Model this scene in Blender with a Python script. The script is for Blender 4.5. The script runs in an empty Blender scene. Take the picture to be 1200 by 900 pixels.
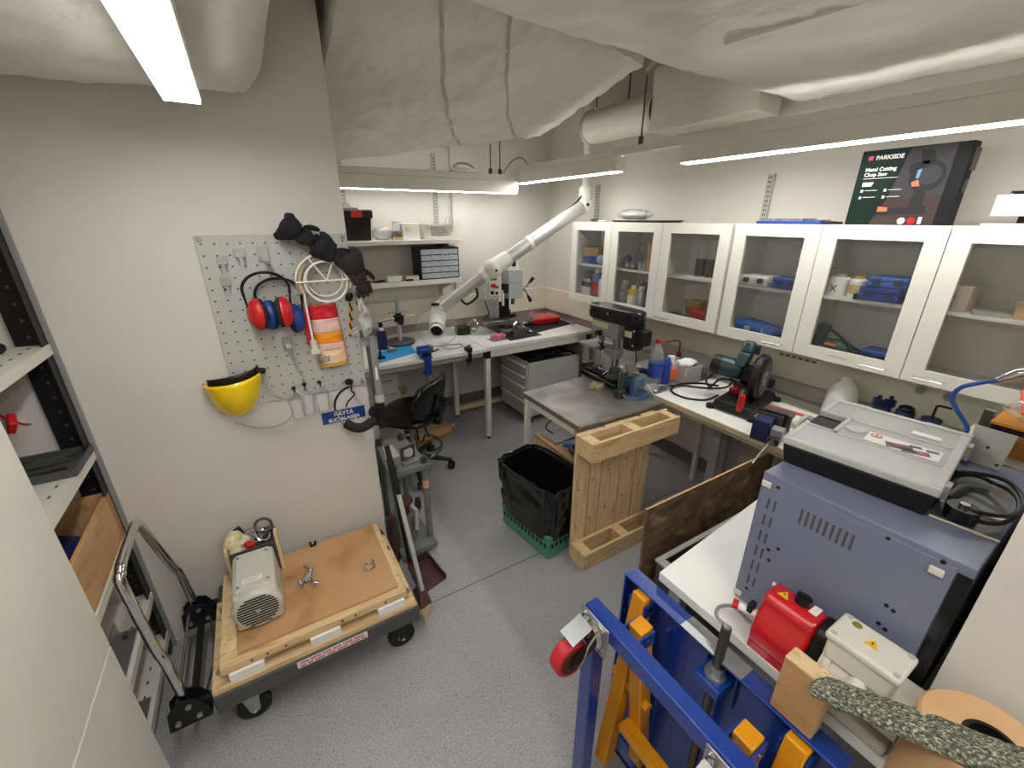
import bpy, bmesh, math, random
from mathutils import Matrix, Vector, Euler, noise

# ------------------------------------------------------------------ camera
SC = bpy.context.scene
COL = SC.collection
R = math.radians
PI = math.pi
cd = bpy.data.cameras.new('camera')
cam = bpy.data.objects.new('camera', cd)
COL.objects.link(cam)
cd.sensor_fit = 'HORIZONTAL'
cd.sensor_width = 36.0
cd.lens = 36.0 * 496.0 / 1200.0
cd.clip_start = 0.02
cam.location = (0, 0, 1.8)
PITCH = math.atan(194 / 496.0)
YAW = math.atan(319 / math.hypot(194, 496))
cam.rotation_euler = (PI / 2 - PITCH, 0, -YAW)
SC.camera = cam

# ------------------------------------------------------------------ world and exposure
w = bpy.data.worlds.new('world')
SC.world = w
w.use_nodes = True
w.node_tree.nodes['Background'].inputs[0].default_value = (0.9, 0.93, 1, 1)
w.node_tree.nodes['Background'].inputs[1].default_value = 0.05
SC.view_settings.view_transform = 'Standard'
SC.view_settings.look = 'None'
SC.view_settings.gamma = 1.0
SC.view_settings.use_curve_mapping = False
SC.view_settings.exposure = 0.48
STRIP = 26.0          # brightness of the luminaire diffusers

# ------------------------------------------------------------------ materials
def lin(h):
    h = h.lstrip('#')
    v = [int(h[i:i + 2], 16) / 255 for i in (0, 2, 4)]
    return tuple(x / 12.92 if x <= .04045 else ((x + .055) / 1.055) ** 2.4 for x in v) + (1,)

MATS = {}
def mat(name, col, rough=.5, metal=0, var=.06, scale=6, bump=0, bscale=60, stretch=None, spec=.5, coat=0):
    if name in MATS: return MATS[name]
    m = bpy.data.materials.new(name); m.use_nodes = True
    nt = m.node_tree; b = nt.nodes['Principled BSDF']
    c = lin(col)
    tc = nt.nodes.new('ShaderNodeTexCoord')
    mp = nt.nodes.new('ShaderNodeMapping'); nt.links.new(tc.outputs['Object'], mp.inputs[0])
    if stretch: mp.inputs['Scale'].default_value = stretch
    n = nt.nodes.new('ShaderNodeTexNoise'); n.inputs['Scale'].default_value = scale; n.inputs['Detail'].default_value = 5
    nt.links.new(mp.outputs[0], n.inputs['Vector'])
    r = nt.nodes.new('ShaderNodeValToRGB')
    r.color_ramp.elements[0].position = .3; r.color_ramp.elements[1].position = .7
    r.color_ramp.elements[0].color = tuple(x * (1 - var) for x in c[:3]) + (1,)
    r.color_ramp.elements[1].color = tuple(min(1, x * (1 + var)) for x in c[:3]) + (1,)
    nt.links.new(n.outputs['Fac'], r.inputs[0]); nt.links.new(r.outputs[0], b.inputs['Base Color'])
    b.inputs['Roughness'].default_value = rough; b.inputs['Metallic'].default_value = metal
    b.inputs['Specular IOR Level'].default_value = spec
    if coat: b.inputs['Coat Weight'].default_value = coat
    if bump:
        n2 = nt.nodes.new('ShaderNodeTexNoise'); n2.inputs['Scale'].default_value = bscale; n2.inputs['Detail'].default_value = 4
        nt.links.new(mp.outputs[0], n2.inputs['Vector'])
        bp = nt.nodes.new('ShaderNodeBump'); bp.inputs['Strength'].default_value = bump; bp.inputs['Distance'].default_value = .01
        nt.links.new(n2.outputs['Fac'], bp.inputs['Height']); nt.links.new(bp.outputs[0], b.inputs['Normal'])
    MATS[name] = m
    return m

def ramp_mat(name, stops, scale=10, rough=.5, metal=0, stretch=(1, 1, 1), detail=6, dist=0, bump=.1, spec=.5):
    m = bpy.data.materials.new(name); m.use_nodes = True
    nt = m.node_tree; b = nt.nodes['Principled BSDF']
    tc = nt.nodes.new('ShaderNodeTexCoord'); mp = nt.nodes.new('ShaderNodeMapping')
    mp.inputs['Scale'].default_value = stretch
    nt.links.new(tc.outputs['Object'], mp.inputs[0])
    n = nt.nodes.new('ShaderNodeTexNoise'); n.inputs['Scale'].default_value = scale
    n.inputs['Detail'].default_value = detail; n.inputs['Distortion'].default_value = dist
    nt.links.new(mp.outputs[0], n.inputs['Vector'])
    r = nt.nodes.new('ShaderNodeValToRGB')
    els = r.color_ramp.elements
    els[0].position, els[0].color = stops[0][0], lin(stops[0][1])
    els[1].position, els[1].color = stops[-1][0], lin(stops[-1][1])
    for p, c in stops[1:-1]:
        e = els.new(p); e.color = lin(c)
    nt.links.new(n.outputs['Fac'], r.inputs[0]); nt.links.new(r.outputs[0], b.inputs['Base Color'])
    b.inputs['Roughness'].default_value = rough; b.inputs['Metallic'].default_value = metal
    b.inputs['Specular IOR Level'].default_value = spec
    if bump:
        bp = nt.nodes.new('ShaderNodeBump'); bp.inputs['Strength'].default_value = bump; bp.inputs['Distance'].default_value = .01
        nt.links.new(n.outputs['Fac'], bp.inputs['Height']); nt.links.new(bp.outputs[0], b.inputs['Normal'])
    MATS[name] = m
    return m

def clear_mat(name, col, alpha, rough=.05, gloss=1.0):
    """thin clear plastic or sheet glass: mostly transparent with fresnel reflection"""
    m = bpy.data.materials.new(name); m.use_nodes = True
    nt = m.node_tree; nt.nodes.clear()
    out = nt.nodes.new('ShaderNodeOutputMaterial')
    tr = nt.nodes.new('ShaderNodeBsdfTransparent'); tr.inputs[0].default_value = (1, 1, 1, 1)
    di = nt.nodes.new('ShaderNodeBsdfPrincipled'); di.inputs['Base Color'].default_value = lin(col); di.inputs['Roughness'].default_value = rough
    gl = nt.nodes.new('ShaderNodeBsdfGlossy'); gl.inputs['Roughness'].default_value = rough
    mx = nt.nodes.new('ShaderNodeMixShader'); mx.inputs[0].default_value = alpha
    nt.links.new(tr.outputs[0], mx.inputs[1]); nt.links.new(di.outputs[0], mx.inputs[2])
    fr = nt.nodes.new('ShaderNodeFresnel'); fr.inputs[0].default_value = 1.3
    ml = nt.nodes.new('ShaderNodeMath'); ml.operation = 'MULTIPLY'; ml.inputs[1].default_value = gloss
    nt.links.new(fr.outputs[0], ml.inputs[0])
    m2 = nt.nodes.new('ShaderNodeMixShader')
    nt.links.new(ml.outputs[0], m2.inputs[0]); nt.links.new(mx.outputs[0], m2.inputs[1]); nt.links.new(gl.outputs[0], m2.inputs[2])
    nt.links.new(m2.outputs[0], out.inputs[0])
    MATS[name] = m
    return m

def emit_mat(name, col, s):
    m = bpy.data.materials.new(name); m.use_nodes = True
    nt = m.node_tree; nt.nodes.clear()
    out = nt.nodes.new('ShaderNodeOutputMaterial'); e = nt.nodes.new('ShaderNodeEmission')
    e.inputs[0].default_value = lin(col); e.inputs[1].default_value = s
    nt.links.new(e.outputs[0], out.inputs[0]); MATS[name] = m
    return m

M_WALL = mat('painted_wall', '#d2ccc3', .85, var=.025, scale=2.5, bump=.05, bscale=120)
M_CEIL = mat('painted_ceiling', '#dcd6cc', .9, var=.03, scale=2)
M_WRAP = mat('duct_wrap', '#e4dfd6', .36, var=.05, scale=5, bump=.7, bscale=13)
M_SEAM = mat('duct_tape', '#b9b4aa', .4, var=.1, scale=9)
M_WHITE = mat('white_lacquer', '#e6e3d8', .4, var=.02)
M_OFFW = mat('off_white_metal', '#d4d0c3', .45, var=.03)
M_LAMW = mat('white_laminate', '#e2e2da', .35, var=.03, scale=4)
M_LGREY = mat('light_grey_metal', '#b3b3ab', .45, var=.04)
M_GREY = mat('grey_metal', '#8b8c88', .45, var=.06)
M_DGREY = mat('dark_grey', '#4a4b4b', .5, var=.1)
M_BLACK = mat('black_plastic', '#171718', .45, var=.15, spec=.32)
M_BLACKG = mat('black_gloss', '#121213', .2, var=.1)
M_RUBBER = mat('black_rubber', '#161616', .75, var=.1)
M_CLOTHK = mat('black_cloth', '#17161a', .9, var=.25, scale=40, bump=.4, bscale=90)
M_CHROME = mat('chrome', '#d0d0d0', .12, 1, var=.02)
M_STEEL = mat('brushed_steel', '#9a9893', .32, .9, var=.1, scale=12)
M_DSTEEL = mat('dark_steel', '#5e5b55', .4, .8, var=.15, scale=20)
M_GALV = mat('galvanised_steel', '#a7a9a8', .35, .8, var=.08, scale=25)
M_RED = mat('red_plastic', '#c01a20', .35, var=.08)
M_REDG = mat('red_gloss_metal', '#c4141c', .22, var=.05, coat=.5)
M_BLUE = mat('blue_plastic', '#1c3f95', .4, var=.08)
M_LIFTB = mat('blue_enamel', '#123a8f', .28, var=.06, coat=.3)
M_YEL = mat('yellow_enamel', '#e0960e', .35, var=.06)
M_VISY = mat('yellow_plastic', '#f0cb05', .25, var=.04, coat=.4)
M_LAV = mat('lavender_enamel', '#74788f', .42, var=.04, scale=3)
M_MAT = mat('cyan_mat', '#2a97d6', .6, var=.03)
M_CARD = mat('cardboard', '#b08a5c', .8, var=.08, scale=15)
M_KRAFT = mat('kraft_paper', '#c9a274', .7, var=.06, scale=9)
M_PAPER = mat('white_paper', '#e8e6df', .7, var=.02)
M_BEIGE = mat('beige_plastic', '#c9c3b4', .45, var=.04)
M_TEAL = mat('teal_plastic', '#1a3b3e', .38, var=.08)
M_PINK = mat('pink_foam', '#e07a94', .9, var=.12, scale=80, bump=.3)
M_ORANGE = mat('orange_paper', '#ee6a3c', .6, var=.05)
M_PUMP = mat('pump_grey', '#c3c3b5', .4, var=.04)
M_TEALC = mat('green_crate', '#4f9079', .5, var=.06)
M_MAROON = mat('maroon_plastic', '#4a2a2a', .45, var=.1)
M_NAVY = mat('navy_plastic', '#1a2450', .4, var=.1)
M_VISE = mat('blue_grey_enamel', '#45627c', .4, var=.12, scale=30)
M_GREEN = mat('olive_grey_enamel', '#6f7268', .5, var=.14, scale=14)
M_FOAM = mat('white_foam', '#e6e6e2', .8, var=.03, scale=60, bump=.15)
M_BRISTLE = mat('straw_bristle', '#d8c79c', .9, var=.2, scale=80, bump=.4, bscale=200)
M_BASE = mat('grey_baseboard', '#6c6863', .5, var=.05)
M_MAUVE = mat('mauve_upstand', '#9a8386', .6, var=.05)
M_PANEL = mat('cream_trunking', '#d8d2bf', .5, var=.02)
M_MACH = mat('mill_grey', '#aeb2b0', .4, var=.05)
M_RAG = mat('cream_cloth', '#d8d2a8', .95, var=.1, scale=30, bump=.5, bscale=50)
M_BRUSH = mat('leather_beige', '#b9a48a', .8, var=.1)
M_BROWN = mat('brown_glass', '#5a3326', .3, var=.1)
M_SHEETB = mat('dark_green_print', '#0b211b', .6, var=.1, spec=.2)
M_WOODL = ramp_mat('pine', [(.25, '#b08a58'), (.42, '#d6b888'), (.58, '#e2c89c'), (.8, '#c29c6a')], 4, .6, 0, (14, 14, 1.4), 6, .6, .08)
M_WOODX = ramp_mat('pine_across', [(.25, '#a98458'), (.42, '#d0b080'), (.58, '#dec294'), (.8, '#ba956a')], 4, .6, 0, (1.4, 14, 14), 6, .6, .08)
M_PLY = ramp_mat('dirty_plywood', [(.28, '#44342a'), (.44, '#6c543f'), (.58, '#86694e'), (.75, '#b8a184')], 9, .6, 0, (1, 3, 1.6), 8, .8, .2)
M_BOX = ramp_mat('beech_board', [(.25, '#a87c4c'), (.5, '#c59a6a'), (.8, '#b88c5c')], 5, .5, 0, (6, 1, 6), 5, .3, .03)
M_TOPST = ramp_mat('worn_steel_top', [(.25, '#6d6a64'), (.5, '#8b8882'), (.75, '#a9a6a0')], 5, .38, .55, (1, 1, 1), 9, .7, .04)
M_FELT = ramp_mat('speckled_foam', [(.3, '#3a3f36'), (.47, '#656a5c'), (.56, '#8a8c78'), (.68, '#d2cfae')], 230, .95, 0, (1, .8, 1), 2, .2, .8)
M_MDF = ramp_mat('stained_board', [(.30, '#7d5836'), (.39, '#a87e50'), (.50, '#bb9062'), (.8, '#c49c70')], 5, .6, 0, (1, 1, 1), 3, .2, .03)

# speckled vinyl floor
def floor_mat():
    m = bpy.data.materials.new('speckled_vinyl'); m.use_nodes = True
    nt = m.node_tree; b = nt.nodes['Principled BSDF']
    tc = nt.nodes.new('ShaderNodeTexCoord')
    def nz(scale, detail, off):
        mp = nt.nodes.new('ShaderNodeMapping'); mp.inputs['Location'].default_value = (off, off * .7, 0)
        n = nt.nodes.new('ShaderNodeTexNoise'); n.inputs['Scale'].default_value = scale; n.inputs['Detail'].default_value = detail
        nt.links.new(tc.outputs['Object'], mp.inputs[0]); nt.links.new(mp.outputs[0], n.inputs['Vector'])
        return n.outputs['Fac']
    def ramp(fac, stops):
        r = nt.nodes.new('ShaderNodeValToRGB'); els = r.color_ramp.elements
        els[0].position, els[0].color = stops[0]; els[1].position, els[1].color = stops[-1]
        for p, c in stops[1:-1]:
            q = els.new(p); q.color = c
        nt.links.new(fac, r.inputs[0]); return r.outputs[0]
    def mix(fac, A, B, mode='MIX'):
        x = nt.nodes.new('ShaderNodeMix'); x.data_type = 'RGBA'; x.blend_type = mode
        if isinstance(fac, float): x.inputs['Factor'].default_value = fac
        else: nt.links.new(fac, x.inputs['Factor'])
        for k, v in (('A', A), ('B', B)):
            if isinstance(v, tuple): x.inputs[k].default_value = v
            else: nt.links.new(v, x.inputs[k])
        return x.outputs['Result']
    W, K = (1, 1, 1, 1), (0, 0, 0, 1)
    base = ramp(nz(240, 1, 0), [(.3, lin('#88898c')), (.5, lin('#9f9fa0')), (.7, lin('#b2b2b2'))])
    blot = ramp(nz(1.8, 5, 3), [(.3, (.88, .88, .88, 1)), (.7, (1.05, 1.05, 1.05, 1))])
    c = mix(1.0, base, blot, 'MULTIPLY')
    c = mix(ramp(nz(150, 1, 11), [(.63, K), (.71, W)]), c, lin('#66676a'))
    c = mix(ramp(nz(170, 1, 23), [(.66, K), (.74, W)]), c, lin('#d4d4d4'))
    c = mix(ramp(nz(70, 1, 37), [(.75, K), (.78, W)]), c, lin('#4a4b4e'))
    nt.links.new(c, b.inputs['Base Color'])
    b.inputs['Roughness'].default_value = .45
    return m
M_FLOOR = floor_mat()
M_GLASS = clear_mat('window_glass', '#c8cfc8', .03, .03, .55)
M_CLEAR = clear_mat('clear_plastic', '#eceff0', .14, .08, .6)
M_LID = clear_mat('frosted_lid', '#dcdcd8', .42, .3, .4)
M_CLOUD = clear_mat('cloudy_plastic', '#e2e4e2', .42, .25, .8)
M_JUG = clear_mat('milky_plastic', '#eeeeea', .82, .35, .5)
M_SMOKE = clear_mat('smoked_clear', '#9aa0a0', .35, .1, 1.0)
M_LED = emit_mat('led_diffuser', '#fffefc', STRIP)
M_LED2 = emit_mat('led_diffuser_dim', '#fffefc', STRIP * .65)
M_LED4 = emit_mat('led_uplight', '#fffefc', STRIP * .22)
M_LED3 = emit_mat('led_diffuser_bright', '#fffefc', STRIP * 1.15)

# ------------------------------------------------------------------ mesh helpers
class MB:
    """collects shapes in world coordinates (after an optional local frame) into one bmesh"""
    def __init__(s, M=None):
        s.bm = bmesh.new(); s.M = M or Matrix.Identity(4)
    def _v(s, co): return s.bm.verts.new(s.M @ Vector(co))
    def _f(s, vs):
        try: return s.bm.faces.new(vs)
        except ValueError: return None
    def box(s, c, d, rot=None):
        m = rot if isinstance(rot, Matrix) else (Euler(rot).to_matrix() if rot else Matrix.Identity(3))
        c = Vector(c); h = [x / 2 for x in d]
        vs = [s._v(c + m @ Vector((a * h[0], b * h[1], e * h[2]))) for a in (-1, 1) for b in (-1, 1) for e in (-1, 1)]
        for f in ((0, 1, 3, 2), (4, 6, 7, 5), (0, 4, 5, 1), (2, 3, 7, 6), (0, 2, 6, 4), (1, 5, 7, 3)): s._f([vs[i] for i in f])
        return s
    def bx(s, x0, y0, z0, x1, y1, z1):
        return s.box(((x0 + x1) / 2, (y0 + y1) / 2, (z0 + z1) / 2), (abs(x1 - x0), abs(y1 - y0), abs(z1 - z0)))
    def hexa(s, bot, top):
        a = [s._v(p) for p in bot]; b = [s._v(p) for p in top]
        n = len(a); s._f(a[::-1]); s._f(b)
        for i in range(n): s._f([a[i], a[(i + 1) % n], b[(i + 1) % n], b[i]])
        return s
    def prism(s, poly, z0, z1):
        return s.hexa([(x, y, z0) for x, y in poly], [(x, y, z1) for x, y in poly])
    def prism_y(s, poly, y0, y1):
        return s.hexa([(x, y0, z) for x, z in poly], [(x, y1, z) for x, z in poly])
    def prism_x(s, poly, x0, x1):
        return s.hexa([(x0, y, z) for y, z in poly], [(x1, y, z) for y, z in poly])
    def bar(s, p0, p1, wd, ht, up=(0, 0, 1)):
        p0, p1 = Vector(p0), Vector(p1); d = (p1 - p0); L = d.length; d.normalize()
        u = Vector(up); sd = d.cross(u)
        if sd.length < 1e-4: sd = d.cross(Vector((1, 0, 0)))
        sd.normalize(); u = sd.cross(d)
        return s.box((p0 + p1) / 2, (L, wd, ht), Matrix((d, sd, u)).transposed())
    def tube(s, pts, r, n=8, closed=False, caps=True):
        P = [Vector(p) for p in pts]; k = len(P)
        rs = r if isinstance(r, (list, tuple)) else [r] * k
        T = []
        for i in range(k):
            if closed: t = P[(i + 1) % k] - P[i - 1]
            else: t = P[min(i + 1, k - 1)] - P[max(i - 1, 0)]
            T.append(t.normalized())
        ref = Vector((0, 0, 1)) if abs(T[0].z) < .9 else Vector((1, 0, 0))
        u = (ref - T[0] * ref.dot(T[0])).normalized(); rings = []
        for i in range(k):
            u = u - T[i] * u.dot(T[i])
            if u.length < 1e-5: u = T[i].orthogonal()
            u.normalize(); v = T[i].cross(u)
            rings.append([s._v(P[i] + (u * math.cos(2 * PI * j / n) + v * math.sin(2 * PI * j / n)) * rs[i]) for j in range(n)])
        for i in range(k if closed else k - 1):
            a, b = rings[i], rings[(i + 1) % k]
            for j in range(n): s._f([a[j], a[(j + 1) % n], b[(j + 1) % n], b[j]])
        if caps and not closed: s._f(rings[0][::-1]); s._f(rings[-1])
        return s
    def cyl(s, p0, p1, r, r1=None, n=16):
        return s.tube([p0, p1], [r, r if r1 is None else r1], n)
    def lathe(s, prof, c=(0, 0, 0), axis=(0, 0, 1), n=20):
        q = Vector((0, 0, 1)).rotation_difference(Vector(axis)); c = Vector(c); rings = []
        for r, z in prof:
            if r < 1e-5: rings.append([s._v(c + q @ Vector((0, 0, z)))])
            else: rings.append([s._v(c + q @ Vector((r * math.cos(2 * PI * j / n), r * math.sin(2 * PI * j / n), z))) for j in range(n)])
        for a, b in zip(rings, rings[1:]):
            for j in range(n):
                if len(a) == 1 and len(b) == 1: break
                if len(a) == 1: s._f([a[0], b[(j + 1) % n], b[j]])
                elif len(b) == 1: s._f([a[j], a[(j + 1) % n], b[0]])
                else: s._f([a[j], a[(j + 1) % n], b[(j + 1) % n], b[j]])
        return s
    def ball(s, c, r, n=14):
        rx, ry, rz = (r, r, r) if not isinstance(r, (tuple, list)) else r
        c = Vector(c); m = n // 2; rings = []
        for i in range(m + 1):
            a = -PI / 2 + PI * i / m
            if i in (0, m): rings.append([s._v(c + Vector((0, 0, rz * math.sin(a))))])
            else: rings.append([s._v(c + Vector((rx * math.cos(a) * math.cos(2 * PI * j / n), ry * math.cos(a) * math.sin(2 * PI * j / n), rz * math.sin(a)))) for j in range(n)])
        for a, b in zip(rings, rings[1:]):
            for j in range(n):
                if len(a) == 1: s._f([a[0], b[j], b[(j + 1) % n]][::-1])
                elif len(b) == 1: s._f([a[j], a[(j + 1) % n], b[0]])
                else: s._f([a[j], a[(j + 1) % n], b[(j + 1) % n], b[j]])
        return s
    def ring(s, c, rad, r, axis=(0, 0, 1), n=28, m=8, a0=0, a1=2 * PI, rad2=None):
        q = Vector((0, 0, 1)).rotation_difference(Vector(axis)); c = Vector(c); full = abs(a1 - a0 - 2 * PI) < 1e-4
        k = n if full else n + 1
        pts = [c + q @ Vector((rad * math.cos(a0 + (a1 - a0) * i / n), (rad2 or rad) * math.sin(a0 + (a1 - a0) * i / n), 0)) for i in range(k)]
        return s.tube(pts, r, m, full)
    def grid(s, fn, nu, nv, cu=False):
        G = [[s._v(fn(i / nu, j / nv)) for j in range(nv + 1)] for i in range(nu if cu else nu + 1)]
        for i in range(nu):
            for j in range(nv):
                a, b = G[i], G[(i + 1) % len(G)]
                s._f([a[j], b[j], b[j + 1], a[j + 1]])
        return s

def T(name, label, cat, loc=(0, 0, 0), group=None):
    o = bpy.data.objects.new(name, None); COL.objects.link(o)
    o.location = loc; o.empty_display_size = .05
    o['label'] = label; o['category'] = cat
    if group: o['group'] = group
    return o
def root(o):
    while o.parent: o = o.parent
    return o
def O(name, mb, m, parent=None, bev=0, label=None, cat=None, group=None, kind=None, solid=0, sub=0, seg=2, flat=False):
    if parent is not None: mb.bm.transform(Matrix.Translation(-Vector(root(parent).location)))
    org = None
    if parent is None and cat:      # a one-mesh thing keeps its origin at its base
        vs = [v.co for v in mb.bm.verts]
        org = Vector((sum(v.x for v in vs) / len(vs), sum(v.y for v in vs) / len(vs), min(v.z for v in vs)))
        mb.bm.transform(Matrix.Translation(-org))
    bmesh.ops.recalc_face_normals(mb.bm, faces=mb.bm.faces)
    me = bpy.data.meshes.new(name); mb.bm.to_mesh(me); mb.bm.free()
    me.materials.append(m)
    if not flat:
        me.polygons.foreach_set('use_smooth', [True] * len(me.polygons))
        me.set_sharp_from_angle(angle=R(38))
    o = bpy.data.objects.new(name, me); COL.objects.link(o)
    if parent is not None: o.parent = parent
    if org is not None: o.location = org
    if solid:
        q = o.modifiers.new('thick', 'SOLIDIFY'); q.thickness = solid; q.offset = 0
    if bev:
        q = o.modifiers.new('bevel', 'BEVEL'); q.width = bev; q.segments = seg; q.limit_method = 'ANGLE'; q.angle_limit = R(40)
    if sub:
        q = o.modifiers.new('subd', 'SUBSURF'); q.levels = sub; q.render_levels = sub
    if label: o['label'] = label
    if cat: o['category'] = cat
    if group: o['group'] = group
    if kind: o['kind'] = kind
    return o
def S(name, mb, m, **k): return O(name, mb, m, kind='structure', **k)
def copy_tree(o, parent=None):
    c = o.copy(); COL.objects.link(c)
    if parent is not None: c.parent = parent
    for ch in list(o.children): copy_tree(ch, c)
    return c
def dup(o, loc, label, rotz=None):
    c = copy_tree(o); c.location = loc; c['label'] = label
    if rotz is not None: c.rotation_euler = (0, 0, rotz)
    return c
def TXT(s, size, m, parent, origin, right, up, name='lettering', align='LEFT', extrude=.0003, bold=0):
    cu = bpy.data.curves.new(name, 'FONT'); cu.body = s; cu.size = size; cu.extrude = extrude; cu.align_x = align; cu.offset = bold
    cu.resolution_u = 3
    tmp = bpy.data.objects.new('tmp', cu)
    me = bpy.data.meshes.new_from_object(tmp); bpy.data.objects.remove(tmp); bpy.data.curves.remove(cu)
    r = Vector(right).normalized(); u = Vector(up).normalized(); n = r.cross(u)
    Mx = Matrix((r, u, n)).transposed().to_4x4(); Mx.translation = Vector(origin)
    me.transform(Mx); me.materials.clear(); me.materials.append(m)
    me.transform(Matrix.Translation(-Vector(root(parent).location)))
    o = bpy.data.objects.new(name, me); COL.objects.link(o); o.parent = parent
    return o
def RZ(loc, deg): return Matrix.Translation(loc) @ Matrix.Rotation(R(deg), 4, 'Z')
def smooth_path(pts, n=6):
    P = [Vector(p) for p in pts]; out = []
    for i in range(len(P) - 1):
        p0, p1, p2, p3 = P[max(i - 1, 0)], P[i], P[i + 1], P[min(i + 2, len(P) - 1)]
        for k in range(n):
            t = k / n
            out.append(.5 * ((2 * p1) + (p2 - p0) * t + (2 * p0 - 5 * p1 + 4 * p2 - p3) * t * t + (3 * p1 - p0 - 3 * p2 + p3) * t ** 3))
    out.append(P[-1]); return out
def lump(c, r, seed, amp=.35, n=18, f=2.2, flatz=None):
    """crumpled rounded heap"""
    b = MB(); b.ball((0, 0, 0), r, n)
    rr = max(r) if isinstance(r, (tuple, list)) else r
    for v in b.bm.verts:
        d = noise.noise(v.co * (f / rr) + Vector((seed * 7.3, seed * 1.7, seed))) + .5 * noise.noise(v.co * (2.3 * f / rr) + Vector((seed, 4, 2)))
        v.co *= 1 + amp * d
        if flatz is not None and v.co.z < flatz: v.co.z = flatz
        v.co += Vector(c)
    return b
random.seed(4)

# ------------------------------------------------------------------ setting
WX, WY = 2.68, 3.75
S('floor', MB().bx(-1.25, -1.7, -.05, WX + .1, WY + .1, 0), M_FLOOR)
S('ceiling', MB().bx(-1.25, -1.7, 2.95, WX + .1, WY + .1, 3.0), M_CEIL)
S('wall_left', MB().bx(-1.25, -1.7, 0, -1.15, 1.966, 2.95), M_WALL)
S('wall_centre', MB().bx(-1.25, 1.966, 0, .37, WY + .1, 2.95), M_WALL)
S('wall_back', MB().bx(.37, WY, 0, WX + .1, WY + .1, 2.95), M_WALL)
S('wall_right', MB().bx(WX, -.05, 0, WX + .1, WY, 2.95), M_WALL)
S('wall_near_right', MB().bx(.975, -1.7, 0, WX + .1, .055, 2.95), M_WALL)
S('wall_front', MB().bx(-1.25, -1.8, 0, 1.1, -1.7, 2.95), M_WALL)
S('baseboard_back', MB().bx(.37, WY - .012, 0, WX, WY, .1), M_BASE)
S('baseboard_right', MB().bx(WX - .012, .06, 0, WX, WY - .012, .1), M_BASE)
S('baseboard_centre', MB().bx(.37, 1.966, 0, .382, WY - .012, .1), M_BASE)
S('trim_1', MB().bx(.383, WY - .05, .905, WX - .05, WY, 1.125), M_PANEL, bev=.004)
S('trim_2', MB().bx(WX - .05, .06, .905, WX, WY, 1.125), M_PANEL, bev=.004)
S('trim_3', MB().bx(.383, WY - .02, .83, WX, WY, .905).bx(WX - .02, 2.45, .83, WX, WY - .02, .905), M_MAUVE)
S('trim_4', MB().bx(WX - .115, .3, .70, WX, 2.3, .80), M_LGREY, bev=.004)
S('trim_5', MB().bx(1.62, WY - .03, 1.125, 1.80, WY, 2.6), M_WALL)
S('trim_6', MB().bar((-.4, 1.562, .0005), (2.3, 1.568, .0005), .004, .001), M_DGREY)

# ceiling ducts ------------------------------------------------------
def pillow(name, P, label, top=2.95, seed=0, nu=110, nv=70, amp=.02, rnd=.13, seams=()):
    """wrapped duct: sagging underside quad A,B,C,D (far-left, far-right, near-right, near-left) with rounded edges up to the slab"""
    A, B, C, D = [Vector(p) for p in P]
    b = MB()
    def fn(u, v):
        # u,v run past the underside on to the sides
        e = .16
        uu = min(max((u - e) / (1 - 2 * e), 0), 1); vv = min(max((v - e) / (1 - 2 * e), 0), 1)
        p = (A * (1 - uu) + B * uu) * (1 - vv) + (D * (1 - uu) + C * uu) * vv
        du = max(e - u, u - (1 - e), 0) / e; dv = max(e - v, v - (1 - e), 0) / e
        h = max(du, dv)
        # rounding near the edges
        k = min(min(u - e, 1 - e - u), min(v - e, 1 - e - v))
        if h > 0: p.z += (top - p.z) * h
        if k < .07: p.z += rnd * .25 * (1 - max(k, 0) / .07) ** 2 * (1 - h)
        rid = 1 - abs(noise.noise(Vector((p.x * 5 + p.y * 3 + seed, p.y * 6 - p.x * 2, p.z * 5)))) * 2
        wob = .55 * max(rid, 0) ** 6 + noise.noise(Vector((p.x * 3 + seed, p.y * 3, seed))) + .6 * noise.noise(Vector((p.x * 8, p.y * 8 + seed, p.z * 6))) + .35 * noise.noise(Vector((p.x * 20, p.y * 14 + seed, p.z * 20)))
        cen = (A + B + C + D) / 4
        out = Vector((p.x - cen.x, p.y - cen.y, 0))
        if h > 0 and out.length > .01: p += out.normalized() * wob * amp * .8
        p.z -= wob * amp + (.05 * math.sin(PI * uu) * math.sin(PI * vv))
        p.z = min(p.z, top)
        return p
    b.grid(fn, nu, nv)
    o = O(name, b, M_WRAP, label=label, cat='duct')
    for u0, u1 in seams:
        sb = MB()
        sb.grid(lambda u, v: fn(u1 + (u0 - u1) * v + .008 * (u - .5) + .01 * noise.noise(Vector((v * 9, u0 * 7, 1))), .14 + .74 * v) + Vector((0, 0, -.0035)), 2, 60)
        sb.bm.transform(Matrix.Translation(-o.location))
        O('tape_seam', sb, M_SEAM, None).parent = o
    return o
pillow('wrapped_duct', [(.43, 3.32, 2.10), (2.30, 3.30, 2.43), (2.14, 2.12, 2.58), (.40, 1.45, 2.54)], 'crumpled white wrapped duct sagging beyond the pegboard wall', seed=3, amp=.02, seams=((.25, .57), (.38, .77)))
pillow('wrapped_duct', [(.28, 1.38, 2.35), (2.60, 1.46, 2.33), (2.62, .10, 2.33), (.28, .10, 2.37)], 'smooth white wrapped duct hanging over the steel table and chop saw', seed=9, amp=.012, rnd=.22)
pillow('wrapped_duct', [(-1.10, 1.93, 2.14), (.16, 1.90, 2.16), (.20, .45, 2.28), (-1.10, .45, 2.18)], 'rounded white wrapped duct above the pegboard, touching the wall', seed=21, amp=.012, rnd=.5)
duct_r = bpy.data.objects['wrapped_duct.001']
rb_ = MB(); rb_.bar((1.37, 1.02, 2.312), (1.43, .60, 2.312), .022, .045); rb_.bm.transform(Matrix.Translation(-duct_r.location))
O('ridge_strip', rb_, M_WRAP, None).parent = duct_r
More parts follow.
